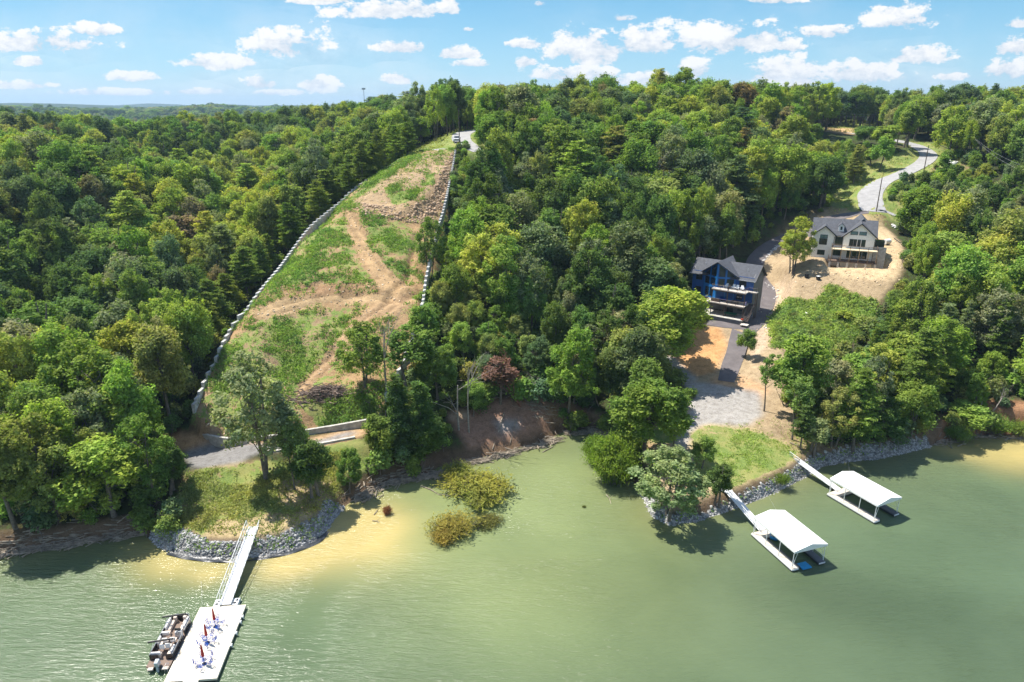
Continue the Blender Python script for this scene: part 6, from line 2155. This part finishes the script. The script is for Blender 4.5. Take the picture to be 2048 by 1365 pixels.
b = MB(); railing(b, [(4.25, -0.2, -0.1), (4.25, -3.25, -0.1), (15.35, -3.25, -0.1), (15.35, -0.1, -0.1)], 0.95, 0.03, 2.1, 3); b.build('railing', M['wood_brown'], ld)
for x_ in (4.8, 6.9, 9.0, 11.1, 13.2, 15.1):
    b = MB(); b.box(x_ - 0.08, x_ + 0.08, -3.1, -2.94, -0.1, 2.7); b.build('post', M['wood_new'], wh)
for x_ in (4.6, 6.6, 8.7, 10.8, 12.9, 15.1):
    b = MB(); b.box(x_ - 0.22, x_ + 0.22, -3.25, -2.8, -3.2, -0.31); b.build('pier', M['concrete_grey'], wh)
b = MB(); b.box(14.52, 17.4, 0.6, 3.6, -2.0, 2.9); b.box(14.52, 17.4, 0.6, 0.7, 2.9, 3.5)
sp2 = b.build('side_porch', M['concrete_grey'], wh)
b = MB(); b.box(14.6, 16.8, 1.0, 3.4, 2.95, 5.0); b.build('screen', M['glass'], sp2)
b = MB(); b.box(-0.02, 14.5, -0.004, 0.0, -1.0, -0.3); b.box(-2.2, -0.02, 1.4, 2.0, -0.6, 0.3); b.build('foundation', M['concrete_grey'], wh)

# tank and small things on the bare yard
p = G(1772, 490)
r = empty('water_tank', (p.x, p.y, p.z), 0.5)
b = MB(); b.tube((-1.1, 0, 0.85), (1.1, 0, 0.85), 0.75, n=20); b.build('tank', M['white_metal'], r, smooth=False)
for s in (-0.7, 0.7):
    b = MB(); b.box(s - 0.08, s + 0.08, -0.5, 0.5, -0.1, 0.35); b.build('leg', M['concrete_grey'], r)
tag(r, 'white cylindrical tank on the dirt right of the white house', 'tank')
for (px, py, lb) in [(1613, 556, 'black plastic bin by the tree shadow below the white house'), (1636, 560, 'black and white bin standing right of the other bin on the bare dirt')]:
    p = G(px, py)
    r = empty('bin', tuple(p), 0.3)
    b = MB(); b.prism_z([(-0.35, -0.35), (0.35, -0.35), (0.35, 0.35), (-0.35, 0.35)], 0, 0.85); b.build('body', M['black'], r, 0.03)
    b = MB(); b.box(-0.4, 0.4, -0.4, 0.4, 0.86, 0.95); b.build('lid', M['white_metal'] if 'white bin' in lb else M['rubber'], r)
    tag(r, lb, 'bin')
p = G(1800, 492)
b = MB(); b.path([tuple(G(1788, 478) + Vector((0, 0, .1))), tuple(G(1800, 487) + Vector((0, 0, .1))), tuple(G(1812, 486) + Vector((0, 0, .1)))], 0.12, 6)
tag(b.build('drain_pipe', M['rubber']), 'dark pipe lying on the dirt right of the white tank', 'pipe')

# grey roofed house behind the pickup
p = P(887, 250, 50.2)
hb = empty('house', (p.x, p.y, Hs(p.x, p.y)), 0.2)
z0 = 0.0
b = MB(); b.box(-3, 5, 0, 8, -1, 3.2); b.build('wall', M['wood_brown'], hb)
b = MB(); b.slab([(-4, -0.5, 2.4), (0.9, -0.5, 8.5), (0.9, 8.5, 8.5), (-4, 8.5, 2.4)], 0.2); b.slab([(0.902, -0.5, 8.5), (6, -0.5, 2.4), (6, 8.5, 2.4), (0.902, 8.5, 8.5)], 0.2); b.build('roof', pmat('pale_grey_roof', (0.26, 0.25, 0.25), 0.8, noise=0.2), hb)
window(hb, (-3, 0), (5, 0), 0.35, 0.6, 0.8, 2.4, 2, 1)
tag(hb, 'grey roofed house half hidden in trees behind the white pickup', 'house')

# ------------------------------------------------------------------ docks
def frame_at(name, x, y, ang, z=0.0):
    return empty(name, (x, y, z), ang)

# left: gangway, float, boat, tables
ANG = math.radians(5.4)
DX, DY = -34.6, 62.35
fl = frame_at('floating_dock', DX, DY, ANG)
b = MB(); b.box(-2.72, 2.72, -5.7, 5.7, 0.22, 0.50)
dkb = b.build('deck', M['deck_cream'], fl, bevel=0.03)
b = MB(); b.box(-2.6, 2.6, -5.6, 5.6, -0.25, 0.218); b.build('float', M['rubber'], fl)
b = MB(); b.box(-0.75, 0.85, -8.0, -5.72, 0.2, 0.47); b.build('walkway_end', M['deck_cream'], fl, bevel=0.02)
for (x0, x1, y0, y1) in [(-2.6, 2.6, y_, y_) for y_ in (-2.75, 0.05, 2.85)] + [(-1.35, -1.35, -5.5, 5.5), (1.35, 1.35, -5.5, 5.5)]:
    b = MB()
    L = math.hypot(x1 - x0, y1 - y0)
    n = int(L / 0.55)
    for k in range(n + 1):
        q = (x0 + (x1 - x0) * k / n, y0 + (y1 - y0) * k / n)
        b.tube((q[0], q[1], 0.495), (q[0], q[1], 0.512), 0.055, n=8)
    b.build('connector_row', pmat('dock_connector', (0.30, 0.27, 0.22), 0.7), fl)
for k, y_ in enumerate((3.7, 2.8, 1.0, -0.9)):
    b = MB(); b.box(2.72, 2.95, y_ - 0.12, y_ + 0.12, 0.28, 0.48); b.tube((2.9, y_, 0.1), (2.9, y_, 0.62), 0.07); b.build('bumper', M['white_metal'], fl)
tag(fl, 'cream coloured floating dock with three blue tables at the lower left', 'dock')


def gangway(A, B, w_, label, side='both', mat=None, rail='white_metal', hr=1.0):
    A, B = Vector(A), Vector(B)
    d = B - A
    L = math.hypot(d.x, d.y)
    ang = math.atan2(-d.x, d.y)          # local +y runs from A to B
    r = empty('gangway', tuple(A), ang)
    zb = d.z
    b = MB(); b.slab([(-w_ / 2, 0, 0), (w_ / 2, 0, 0), (w_ / 2, L, zb), (-w_ / 2, L, zb)], 0.12); b.build('deck', mat or M['deck_alu'], r)
    for s in ((-1, 1) if side == 'both' else ((-1,) if side == 'left' else (1,))):
        b = MB()
        x_ = s * (w_ / 2 + 0.03)
        ox = x_ + s * 0.22
        n = max(4, int(L / 1.3))
        zz = lambda k: zb * k / n
        for k in range(n):
            y0_, y1_ = L * k / n, L * (k + 1) / n
            b.tube((x_, y0_, zz(k)), (ox, y0_, zz(k) + hr), 0.03, n=6)
            b.tube((ox, y0_, zz(k) + hr), (x_, y1_, zz(k + 1)), 0.02, n=6)
        b.tube((x_, L, zb), (ox, L, zb + hr), 0.03, n=6)
        b.tube((ox, 0, hr), (ox, L, zb + hr), 0.04, n=6)
        b.tube((x_ + s * 0.11, 0, hr * 0.5), (x_ + s * 0.11, L, zb + hr * 0.5), 0.02, n=6)
        b.tube((x_, 0, -0.02), (x_, L, zb - 0.02), 0.06, n=6)
        b.build('railing', M[rail], r)
    tag(r, label, 'gangway')
    return r
ga = gangway((-36.25, 82.1, 2.25), (-34.95, 68.15, 0.62), 1.25, 'long white metal gangway from the rock bank to the cream floating dock')
b = MB(); b.box(0.28, 0.31, 0.1, 13.8, 0.001, 0.03)
for (x_, y_, lb) in ((-36.05, 68.6, 'small white float block left of the gangway foot'), (-33.95, 68.85, 'small float block with dark box right of the gangway foot')):
    r = frame_at('float_block', x_, y_, ANG)
    b = MB(); b.box(-0.42, 0.42, -0.55, 0.7, 0.02, 0.42); b.build('float', M['white_metal'], r, bevel=0.03)
    b = MB(); b.box(-0.2, 0.1, -0.3, -0.1, 0.421, 0.5); b.box(0.0, 0.2, 0.2, 0.4, 0.421, 0.5); b.build('bracket', M['black'], r)
    tag(r, lb, 'float')


# picnic tables and umbrellas
def ring(mb, c, R, r, n=20, ax='z', squash=1.0, rot=0.0):
    pts = []
    for i in range(n + 1):
        t_ = 2 * math.pi * i / n
        if ax == 'z': p_ = Vector((math.cos(t_) * R, math.sin(t_) * R * squash, 0))
        else:
            p_ = Vector((math.cos(t_) * R, 0, math.sin(t_) * R * squash))
            p_ = Matrix.Rotation(rot, 4, 'Z') @ p_
        pts.append(tuple(Vector(c) + p_))
    mb.path(pts, r, 5)
def picnic_table():
    r = empty('patio_table')
    b = MB(); ring(b, (0, 0, 0.74), 0.55, 0.03, 24); ring(b, (0, 0, 0.74), 0.3, 0.02, 20)
    for k in range(12):
        t_ = k * math.pi / 6
        b.tube((0.06 * math.cos(t_), 0.06 * math.sin(t_), 0.74), (0.55 * math.cos(t_), 0.55 * math.sin(t_), 0.74), 0.014, n=4)
    b.build('tabletop', M['blue_metal'], r)
    b = MB(); b.tube((0, 0, 0.02), (0, 0, 0.72), 0.05); b.tube((0, 0, 0), (0, 0, 0.05), 0.3, n=16); b.build('pedestal', M['blue_metal'], r)
    for k in range(5):
        a = k * 2 * math.pi / 5 + 0.4
        s = MB()
        s.M = Matrix.Rotation(a, 4, 'Z') @ Matrix.Translation((0.98, 0, 0))
        ring(s, (0, 0, 0.45), 0.24, 0.035, 14)
        s.tube((-0.2, 0, 0.45), (0.2, 0, 0.45), 0.015, n=4); s.tube((0, -0.2, 0.45), (0, 0.2, 0.45), 0.015, n=4)
        ring(s, (0.24, 0, 0.72), 0.25, 0.035, 14, 'y', 1.1, math.pi / 2)
        ring(s, (0.24, 0, 0.72), 0.13, 0.025, 12, 'y', 1.1, math.pi / 2)
        s.tube((-0.75, 0, 0.12), (0.2, 0, 0.12), 0.025, n=5); s.tube((0, 0, 0.02), (0, 0, 0.45), 0.03, n=6); s.tube((0.24, 0, 0.45), (0.24, 0, 0.52), 0.02, n=4)
        s.build('seat', M['blue_metal'], r)
    return r
def closed_umbrella():
    r = empty('umbrella')
    b = MB(); b.tube((0, 0, 0), (0, 0, 2.55), 0.028, n=8); b.build('pole', M['wood_brown'], r)
    b = MB(); b.path([(0, 0, 1.05), (0, 0, 1.3), (0, 0, 1.9), (0, 0, 2.5), (0, 0, 2.62)], [0.15, 0.17, 0.12, 0.07, 0.02], 10); b.build('canopy', M['red_cloth'], r)
    b = MB(); b.tube((0, 0, 0.0), (0, 0, 0.10), 0.24, 0.2, n=16); b.build('base', M['black'], r)
    return r
pt, um = picnic_table(), closed_umbrella()
for i, (px, py, wd) in enumerate([(430, 1247, 'nearest the gangway'), (414, 1279, 'in the middle of the cream dock'), (407.5, 1321, 'nearest the open end of the cream dock')]):
    p = P(px, py, 1.0)
    t_, u_ = (pt, um) if i == 0 else (copy_tree(pt), copy_tree(um))
    t_.location = (p.x, p.y, 0.515); t_.rotation_euler = (0, 0, i * 0.9)
    u_.location = (p.x, p.y, 0.52)
    t_.scale = (0.84, 0.84, 1.0)
    tag(t_, 'blue wire patio table with five round seats, ' + wd, 'table', 'blue tables on the floating dock')
    tag(u_, 'closed red umbrella on the blue table ' + wd, 'umbrella', 'closed red umbrellas on the floating dock')

# pontoon boat
bt = frame_at('pontoon_boat', -38.72, 62.15, ANG)
hw, hl = 1.2, 3.7
for s in (-1, 1):
    b = MB(); b.path([(s * 0.85, -hl, 0.15), (s * 0.85, hl - 0.7, 0.15), (s * 0.85, hl, 0.32)], [0.32, 0.32, 0.10], 14); b.build('pontoon', M['alu'], bt)
def outline(w_, l_, c=0.9, tail=0.0):
    return [(-w_, -l_), (w_, -l_), (w_, l_ - c), (w_ * 0.72, l_ - 0.15), (w_ * 0.4, l_), (-w_ * 0.4, l_), (-w_ * 0.72, l_ - 0.15), (-w_, l_ - c)]
b = MB(); b.prism_z(outline(hw + 0.06, hl), 0.44, 0.56); b.build('deck', M['brown_carpet'], bt)
b = MB()
ol = outline(hw, hl)
ol2 = ol[1:] + [ol[0]]
def fence(mb, a, c, z0, z1, th=0.05):
    a, c = Vector((*a, 0)), Vector((*c, 0)); d = (c - a).normalized(); n = Vector((-d.y, d.x, 0)) * th / 2
    mb._add([tuple(a - n + Vector((0, 0, z0))), tuple(c - n + Vector((0, 0, z0))), tuple(c + n + Vector((0, 0, z0))), tuple(a + n + Vector((0, 0, z0))),
             tuple(a - n + Vector((0, 0, z1))), tuple(c - n + Vector((0, 0, z1))), tuple(c + n + Vector((0, 0, z1))), tuple(a + n + Vector((0, 0, z1)))],
            [(0, 3, 2, 1), (4, 5, 6, 7), (0, 1, 5, 4), (1, 2, 6, 5), (2, 3, 7, 6), (3, 0, 4, 7)])
path_ = [(-hw, -2.7), (-hw, hl - 0.9), (-hw * 0.72, hl - 0.15), (-hw * 0.3, hl), ]
for a, c in zip(path_[:-1], path_[1:]): fence(b, a, c, 0.57, 1.22)
path_ = [(hw * 0.3, hl), (hw * 0.72, hl - 0.15), (hw, hl - 0.9), (hw, 0.9)]
for a, c in zip(path_[:-1], path_[1:]): fence(b, a, c, 0.57, 1.22)
fence(b, (hw, 0.2), (hw, -2.7), 0.57, 1.22); fence(b, (hw, -2.7), (0.5, -2.7), 0.57, 1.22); fence(b, (-0.3, -2.7), (-hw, -2.7), 0.57, 1.22)
b.build('side_panel', M['boat_side'], bt)
b = MB()
pp = [(-hw, -2.7, 1.24), (-hw, hl - 0.9, 1.24), (-hw * 0.72, hl - 0.15, 1.24), (-hw * 0.3, hl, 1.24)]
b.path(pp, 0.045, 6); pp = [(hw * 0.3, hl, 1.24), (hw * 0.72, hl - 0.15, 1.24), (hw, hl - 0.9, 1.24), (hw, 0.9, 1.24)]; b.path(pp, 0.045, 6); b.tube((hw, 0.2, 1.24), (hw, -2.7, 1.24), 0.045)
b.build('rail', M['alu'], bt)
def bench(x0, x1, y0, y1, back, mat='tan_vinyl', bmat='white_vinyl'):
    b = MB(); b.box(x0, x1, y0, y1, 0.57, 1.0); o_ = b.build('bench', M[mat], bt, bevel=0.05)
    b = MB()
    if back == 'l': b.box(x0, x0 + 0.2, y0, y1, 1.002, 1.38)
    if back == 'r': b.box(x1 - 0.2, x1, y0, y1, 1.002, 1.38)
    if back == 'b': b.box(x0, x1, y0, y0 + 0.2, 1.002, 1.38)
    if back == 'f': b.box(x0, x1, y1 - 0.2, y1, 1.002, 1.38)
    b.build('bench_back', M[bmat], o_, bevel=0.05)
bench(-1.1, -0.5, 1.4, 3.0, 'l'); bench(0.5, 1.1, 1.4, 3.0, 'r'); bench(-1.1, -0.35, 0.55, 1.3, 'b'); bench(-1.12, -0.5, -0.9, 0.1, 'l')
bench(-1.1, -0.1, -2.55, -1.95, 'b'); bench(0.5, 1.1, -2.4, -1.4, 'r')
b = MB(); b.box(-0.75, -0.35, 3.02, 3.35, 0.57, 1.3); b.box(0.35, 0.75, 3.02, 3.35, 0.57, 1.3); b.build('bow_seat', M['tan_vinyl'], bt, bevel=0.05)
b = MB(); b.box(-0.25, 0.3, 3.3, 3.62, 0.57, 1.28); b.build('bow_gate', M['black'], bt)
def captain(x_, y_):
    b = MB(); b.tube((x_, y_, 0.57), (x_, y_, 0.95), 0.07); b.box(x_ - 0.27, x_ + 0.27, y_ - 0.25, y_ + 0.25, 0.95, 1.12); o_ = b.build('captain_chair', M['tan_vinyl'], bt, bevel=0.04)
    b = MB(); b.box(x_ - 0.27, x_ + 0.27, y_ - 0.4, y_ - 0.26, 1.05, 1.65); b.build('chair_back', M['white_vinyl'], o_, bevel=0.04)
captain(0.55, -0.3); captain(-0.25, -0.35); captain(-0.2, -1.35); captain(0.35, -1.2)
b = MB(); b.prism([(0.35, 0.57), (1.08, 0.57), (1.08, 1.5), (0.35, 1.35)], 0.45, 0.9)
cs = b.build('console', M['white_vinyl'], bt, bevel=0.04)
b = MB(); b.box(0.4, 1.05, 0.6, 0.64, 1.45, 1.8); b.build('windscreen', M['glass'], cs)
b = MB(); ring(b, (0.72, 0.35, 1.35), 0.18, 0.022, 14, 'y'); b.build('steering_wheel', M['black'], cs)
b = MB(); b.tube((-0.25, 0.1, 0.57), (-0.25, 0.1, 1.0), 0.05); b.tube((-0.25, 0.1, 1.0), (-0.25, 0.1, 1.05), 0.3, n=16); b.build('cocktail_table', M['wood_brown'], bt)
for y_, zt in ((2.3, 2.05), (-1.75, 2.15)):
    b = MB(); b.tube((-1.55, y_, zt), (1.0, y_ + 0.35, zt), 0.10, n=10)
    bc = b.build('folded_canopy', M['black'], bt)
    b = MB()
    for s in (-1, 1):
        b.tube((s * 1.1, y_ - 0.9, 1.25), (s * 1.0, y_ + 0.1, zt), 0.02, n=5); b.tube((s * 1.1, y_ + 0.9, 1.25), (s * 1.0, y_ + 0.1, zt), 0.02, n=5)
    b.build('canopy_frame', M['alu'], bc)
b = MB(); b.box(-1.0, -0.45, -4.1, -2.75, 0.40, 0.52); b.box(0.45, 1.15, -4.1, -2.75, 0.40, 0.52); b.build('swim_platform', M['tan_vinyl'], bt)
b = MB(); b.path([(0.9, -4.3, 0.2), (0.9, -4.1, 0.9), (0.9, -3.7, 0.95), (1.15, -3.7, 0.95), (1.15, -4.1, 0.9), (1.15, -4.3, 0.2)], 0.02, 5); b.build('ladder', M['alu'], bt)
b = MB(); b._add([(-0.26, -4.0, 0.75), (0.26, -4.0, 0.75), (0.26, -3.35, 0.75), (-0.26, -3.35, 0.75), (-0.20, -4.1, 1.35), (0.20, -4.1, 1.35), (0.22, -3.45, 1.42), (-0.22, -3.45, 1.42)],
       [(0, 3, 2, 1), (4, 5, 6, 7), (0, 1, 5, 4), (1, 2, 6, 5), (2, 3, 7, 6), (3, 0, 4, 7)])
mo = b.build('outboard_motor', M['motor'], bt, bevel=0.07)
b = MB(); b.box(-0.12, 0.12, -3.95, -3.5, -0.5, 0.748); b.build('motor_leg', M['motor'], mo)
for y_ in (1.0, -2.2):
    b = MB(); b.path([(1.28, y_ + 0.6, 0.6), (1.75, y_ + 0.5, 0.62), (1.8, y_ - 0.3, 0.62), (1.3, y_ - 0.5, 0.6)], 0.02, 5); b.build('mooring_line', M['wood_brown'], bt)
tag(bt, 'pontoon boat with black sides and beige seats moored at the cream dock', 'boat')


# covered docks
def covered_dock(x, y, ang, W_, L_, label, mat_label):
    r = frame_at('boat_dock', x, y, ang)
    w2, l2 = W_ / 2, L_ / 2
    # roof ridge along local y
    b = MB()
    ez, rz2 = 3.15, 3.75
    b.slab([(-w2, -l2, ez), (0, -l2, rz2), (0, l2, rz2), (-w2, l2, ez)], 0.08)
    b.slab([(0.002, -l2, rz2), (w2, -l2, ez), (w2, l2, ez), (0.002, l2, rz2)], 0.08)
    b.prism([(-w2 + 0.02, ez - 0.08), (0, rz2 - 0.09), (w2 - 0.02, ez - 0.08), (w2 - 0.02, ez - 0.3), (-w2 + 0.02, ez - 0.3)], -l2 + 0.02, -l2 + 0.07)
    b.prism([(-w2 + 0.02, ez - 0.08), (0, rz2 - 0.09), (w2 - 0.02, ez - 0.08), (w2 - 0.02, ez - 0.3), (-w2 + 0.02, ez - 0.3)], l2 - 0.07, l2 - 0.02)
    b.box(-w2 + 0.01, -w2 + 0.06, -l2 + 0.08, l2 - 0.08, ez - 0.3, ez - 0.06); b.box(w2 - 0.06, w2 - 0.01, -l2 + 0.08, l2 - 0.08, ez - 0.3, ez - 0.06)
    rf = b.build('roof', M['white_roof'], r)
    dl = w2 - 0.0
    b = MB(); b.box(-dl, -dl + 1.05, -l2, l2, 0.30, 0.48); b.build('left_deck', M['deck_tan'], r)
    b = MB(); b.box(dl - 1.0, dl, -l2, l2 - 1.502, 0.30, 0.48); b.build('right_deck', M['deck_grey'], r)
    b = MB(); b.box(-dl + 1.052, dl, l2 - 1.5, l2, 0.30, 0.48); b.build('cross_deck', M['deck_tan'], r)
    b = MB(); b.box(-dl + 1.052, -dl + 1.35, -l2 + 0.1, l2 - 1.502, 0.28, 0.46); b.build('walk_edge', M['deck_grey'], r)
    b = MB(); b.box(-dl - 0.05, -dl + 1.0, -l2 + 0.05, l2 - 0.05, -0.2, 0.298); b.box(dl - 0.95, dl + 0.03, -l2 + 0.05, l2 - 1.6, -0.2, 0.298); b.box(-dl + 1.1, dl - 0.1, l2 - 1.4, l2 - 0.06, -0.2, 0.298); b.build('float', M['rubber'], r)
    b = MB(); b.box(-dl - 0.06, -dl - 0.004, -l2, l2, 0.20, 0.40); b.box(-dl, -dl + 1.0, -l2 - 0.06, -l2 - 0.004, 0.2, 0.40); b.box(dl - 1.0, dl, -l2 - 0.06, -l2 - 0.004, 0.2, 0.4); b.build('side_rail', M['white_metal'], r)
    for k in range(4):
        yy = l2 - 0.25 - k * (L_ - 0.5) / 3
        for s in (-1, 1):
            b = MB(); b.tube((s * (w2 - 0.1), yy, 0.4), (s * (w2 - 0.15), yy, ez - 0.1), 0.05, n=8)
            if k in (0, 3): b.tube((s * (w2 - 0.1), yy, 0.5), (s * (w2 - 0.85), yy, ez - 0.05), 0.03, n=6)
            b.build('post', M['white_metal'], r)
    b = MB(); b.path([(w2 - 0.1, -l2 + 0.3, 1.1), (w2 - 0.1, -l2 + 2.2, 1.1), (w2 - 0.1, -l2 + 2.2, 0.5)], 0.02, 5); b.build('hand_rail', M['white_metal'], r)
    tag(r, label, 'dock')
    return r
covered_dock(38.0, 79.9, math.radians(18.5), 5.3, 8.5, 'covered boat dock with plain white roof, the nearer one with a blue mat', '')
covered_dock(53.7, 90.9, math.radians(25.0), 5.2, 8.5, 'covered boat dock with white roof, the farther one under the shore trees', '')
gangway((33.3, 91.3, 2.15), (36.0, 83.7, 0.55), 1.15, 'grey gangway from the rocks to the nearer covered dock', 'right', M['deck_alu'])
gangway((47.2, 102.4, 2.3), (51.8, 94.5, 0.55), 1.15, 'grey gangway from the grass to the farther covered dock', 'right', M['deck_alu'])
gangway((31.8, 93.1, 2.25), (33.4, 91.2, 2.2), 1.3, 'short landing plank on the rocks before the nearer gangway', 'right', M['deck_alu']).name = 'landing'
b = MB(); b.M = Matrix.Translation((38.9, 76.2, 0.05)) @ Matrix.Rotation(math.radians(18.5), 4, 'Z'); b.box(-0.75, 0.75, -0.65, 0.65, 0.0, 0.14)
tag(b.build('float_mat', M['pool_blue'], None, 0.04), 'bright blue square float mat at the open end of the nearer covered dock', 'float mat')
r = frame_at('inner_tube', 37.2, 82.5, 0.3, 0.1)
b = MB()
ring(b, (0, 0, 0.2), 0.62, 0.22, 20); b.build('tube', M['pool_blue'], r)
b = MB(); b.tube((0, 0, 0.1), (0, 0, 0.14), 0.5, n=16); b.build('tube_floor', pmat('navy_mesh', (0.01, 0.05, 0.12), 0.7), r)
tag(r, 'blue round float tied inside the nearer covered dock', 'float')
def cable(a, b_, r_, label, sag=0.0, name='mooring_cable', mat='wire', cat='cable'):
    a, b_ = Vector(a), Vector(b_)
    mb = MB()
    pts = []
    for k in range(13):
        t_ = k / 12
        q = a.lerp(b_, t_); q.z -= sag * 4 * t_ * (1 - t_)
        pts.append(tuple(q))
    mb.path(pts, r_, 4)
    tag(mb.build(name, M[mat]), label, cat)
cable(P(1537, 993, 1.5), P(1552, 1020, 0.4), 0.012, 'thin cable from the rock bank to the nearer covered dock')
cable(P(1696, 925, 1.2), P(1699, 942, 0.4), 0.012, 'thin cable from the rock bank to the farther covered dock')
cable(P(403, 1163, 0.2), P(404, 1211, 0.5), 0.012, 'thin mooring line from the cream dock up to the bank')

# ------------------------------------------------------------------ pickup truck
p = P(914, 289, 46.0)
p.z = Hs(p.x, p.y) + 0.08
tk = empty('pickup_truck', tuple(p), 0.05)
tk.scale = (1.12, 1.12, 1.12)
b = MB()
b.prism_z([(-0.95, -2.7), (0.95, -2.7), (1.0, -2.4), (1.0, 2.8), (-1.0, 2.8), (-1.0, -2.4)], 0.5, 1.05)
b._add([(-0.95, -2.7, 1.052), (0.95, -2.7, 1.052), (0.97, -1.2, 1.052), (-0.97, -1.2, 1.052), (-0.88, -2.6, 1.18), (0.88, -2.6, 1.18), (0.9, -1.2, 1.28), (-0.9, -1.2, 1.28)], [(4, 5, 6, 7), (0, 1, 5, 4), (1, 2, 6, 5), (3, 0, 4, 7), (2, 3, 7, 6)])
b.box(-1.0, -0.92, 0.9, 2.8, 1.052, 1.35); b.box(0.92, 1.0, 0.9, 2.8, 1.052, 1.35); b.box(-0.92, 0.92, 2.72, 2.8, 1.052, 1.35)
b.build('body', M['truck'], tk, bevel=0.04)
b = MB(); b._add([(-0.97, -1.19, 1.054), (0.97, -1.19, 1.054), (0.97, 0.88, 1.054), (-0.97, 0.88, 1.054), (-0.78, -0.35, 1.88), (0.78, -0.35, 1.88), (0.78, 0.7, 1.88), (-0.78, 0.7, 1.88)],
       [(4, 5, 6, 7), (0, 1, 5, 4), (1, 2, 6, 5), (3, 0, 4, 7), (2, 3, 7, 6)]); b.build('cab', M['truck'], tk)
b = MB(); b._add([(-0.82, -1.14, 1.18), (0.82, -1.14, 1.18), (0.70, -0.46, 1.80), (-0.70, -0.46, 1.80)], [(0, 1, 2, 3)]); b.build('windscreen', M['glass'], tk)
for s in (-1, 1):
    b = MB(); b._add([(s * 0.935, -0.85, 1.25), (s * 0.935, 0.7, 1.25), (s * 0.81, 0.6, 1.8), (s * 0.81, -0.3, 1.8)], [(0, 1, 2, 3)]); b.build('side_window', M['glass'], tk)
    b = MB(); b.box(s * 0.8 - 0.13, s * 0.8 + 0.13, -2.74, -2.7, 0.85, 1.02); b.build('headlight', M['lamp'], tk)
    for yy in (-1.8, 1.75):
        b = MB(); b.tube((s * 0.78, yy, 0.4), (s * 1.02, yy, 0.4), 0.4, n=18); w_ = b.build('wheel', M['tyre'], tk)
        b = MB(); b.tube((s * 1.0, yy, 0.4), (s * 1.03, yy, 0.4), 0.22, n=12); b.build('rim', M['chrome'], w_)
    b = MB(); b.box(s * 1.1 - 0.1, s * 1.1 + 0.1, -0.95, -0.85, 1.2, 1.4); b.build('mirror', M['black'], tk)
b = MB(); b.box(-0.62, 0.62, -2.74, -2.7, 0.78, 1.04); b.build('grille', M['black'], tk)
b = MB(); b.box(-0.98, 0.98, -2.82, -2.702, 0.45, 0.68); b.build('bumper', M['chrome'], tk)
tag(tk, 'white pickup truck parked facing the camera at the top of the cleared slope', 'truck')

# ------------------------------------------------------------------ poles and wires
def pole(px, py, top, z, label, arm=True):
    p = P(px, py, z)
    p.z = Hs(p.x, p.y)
    d = pix_dir(px, top)
    h = CAM_H + d[2] / d[1] * p.y - p.z
    r = empty('utility_pole', tuple(p), 0.3)
    b = MB(); b.tube((0, 0, -1), (0, 0, h), 0.17, 0.11, n=8); b.build('post', M['pole'], r)
    if arm:
        b = MB(); b.box(-0.9, 0.9, -0.06, 0.06, h - 0.75, h - 0.62); b.build('crossarm', M['pole'], r)
        b = MB(); b.tube((0.3, -0.15, h - 1.9), (0.3, -0.15, h - 1.2), 0.16, n=8); b.build('transformer', M['galv'], r)
    tag(r, label, 'utility pole')
    return Vector((p.x, p.y, p.z + h))
t1 = pole(919, 294, 218, 46, 'wooden utility pole beside the white pickup at the slope top', False)
t2 = pole(1752, 426, 355, 27, 'wooden utility pole at the fork of the road behind the white house', False)
t3 = pole(1847, 345, 291, 36, 'wooden utility pole at the road bend below the upper curve', False)
t4 = pole(1928, 316, 262, 40, 'utility pole with wires among the trees right of the road bend')
t5 = pole(1812, 272, 228, 45, 'distant utility pole above the end of the visible road')
cable(t4 + Vector((0, 0, -.7)), P(2040, 330, 44), 0.018, 'upper power line running right from the pole beyond the road bend', 1.0, 'power_line', 'wire', 'power line')
cable(t4 + Vector((0.6, 0, -1.2)), P(2030, 336, 42.8), 0.018, 'lower power line running right from the pole beyond the road bend', 1.0, 'power_line', 'wire', 'power line')
cable(t5, t5 + Vector((-48, 0, 1.5)), 0.03, 'upper pale power line crossing above the open hilltop', 1.0, 'power_line', 'wire', 'power line')
cable(t5 + Vector((0, 0, -1)), t5 + Vector((-48, 0, 0.4)), 0.03, 'lower pale power line crossing above the open hilltop', 1.0, 'power_line', 'wire', 'power line')
# far mast on the skyline
d = pix_dir(727, 176)
Y_ = 620.0
x_ = d[0] / d[1] * Y_
z_ = CAM_H + d[2] / d[1] * Y_
r = empty('radio_mast', (x_, Y_, Hs(x_, Y_)), 0)
hh = z_ - Hs(x_, Y_)
b = MB(); b.tube((0, 0, 0), (0, 0, hh), 0.35, 0.25, n=6); b.build('mast', M['galv'], r)
b = MB(); b.box(-1.5, 1.5, -0.4, 0.4, hh - 1.6, hh - 0.2); b.build('antenna', M['galv'], r)
tag(r, 'thin radio mast rising above the trees on the left skyline', 'mast')

# ------------------------------------------------------------------ haze: even air round the whole place
hm = bpy.data.materials.new('haze_air')
hm.use_nodes = True
t = NT(hm.node_tree)
for n in list(t.n): t.n.remove(n)
o_ = t.new('ShaderNodeOutputMaterial')
pv = t.new('ShaderNodeVolumePrincipled')
pv.inputs['Color'].default_value = (0.50, 0.72, 0.95, 1)
pv.inputs['Density'].default_value = 0.00011
pv.inputs['Anisotropy'].default_value = 0.2
t.link(pv.outputs[0], o_.inputs['Volume'])
b = MB(); b.box(-6200, 6200, -4100, 8200, -9.0, 150.0)
hz = b.build('haze', hm)
tag(hz, 'thin blue air between the lake and the far hills', 'haze', kind='stuff')
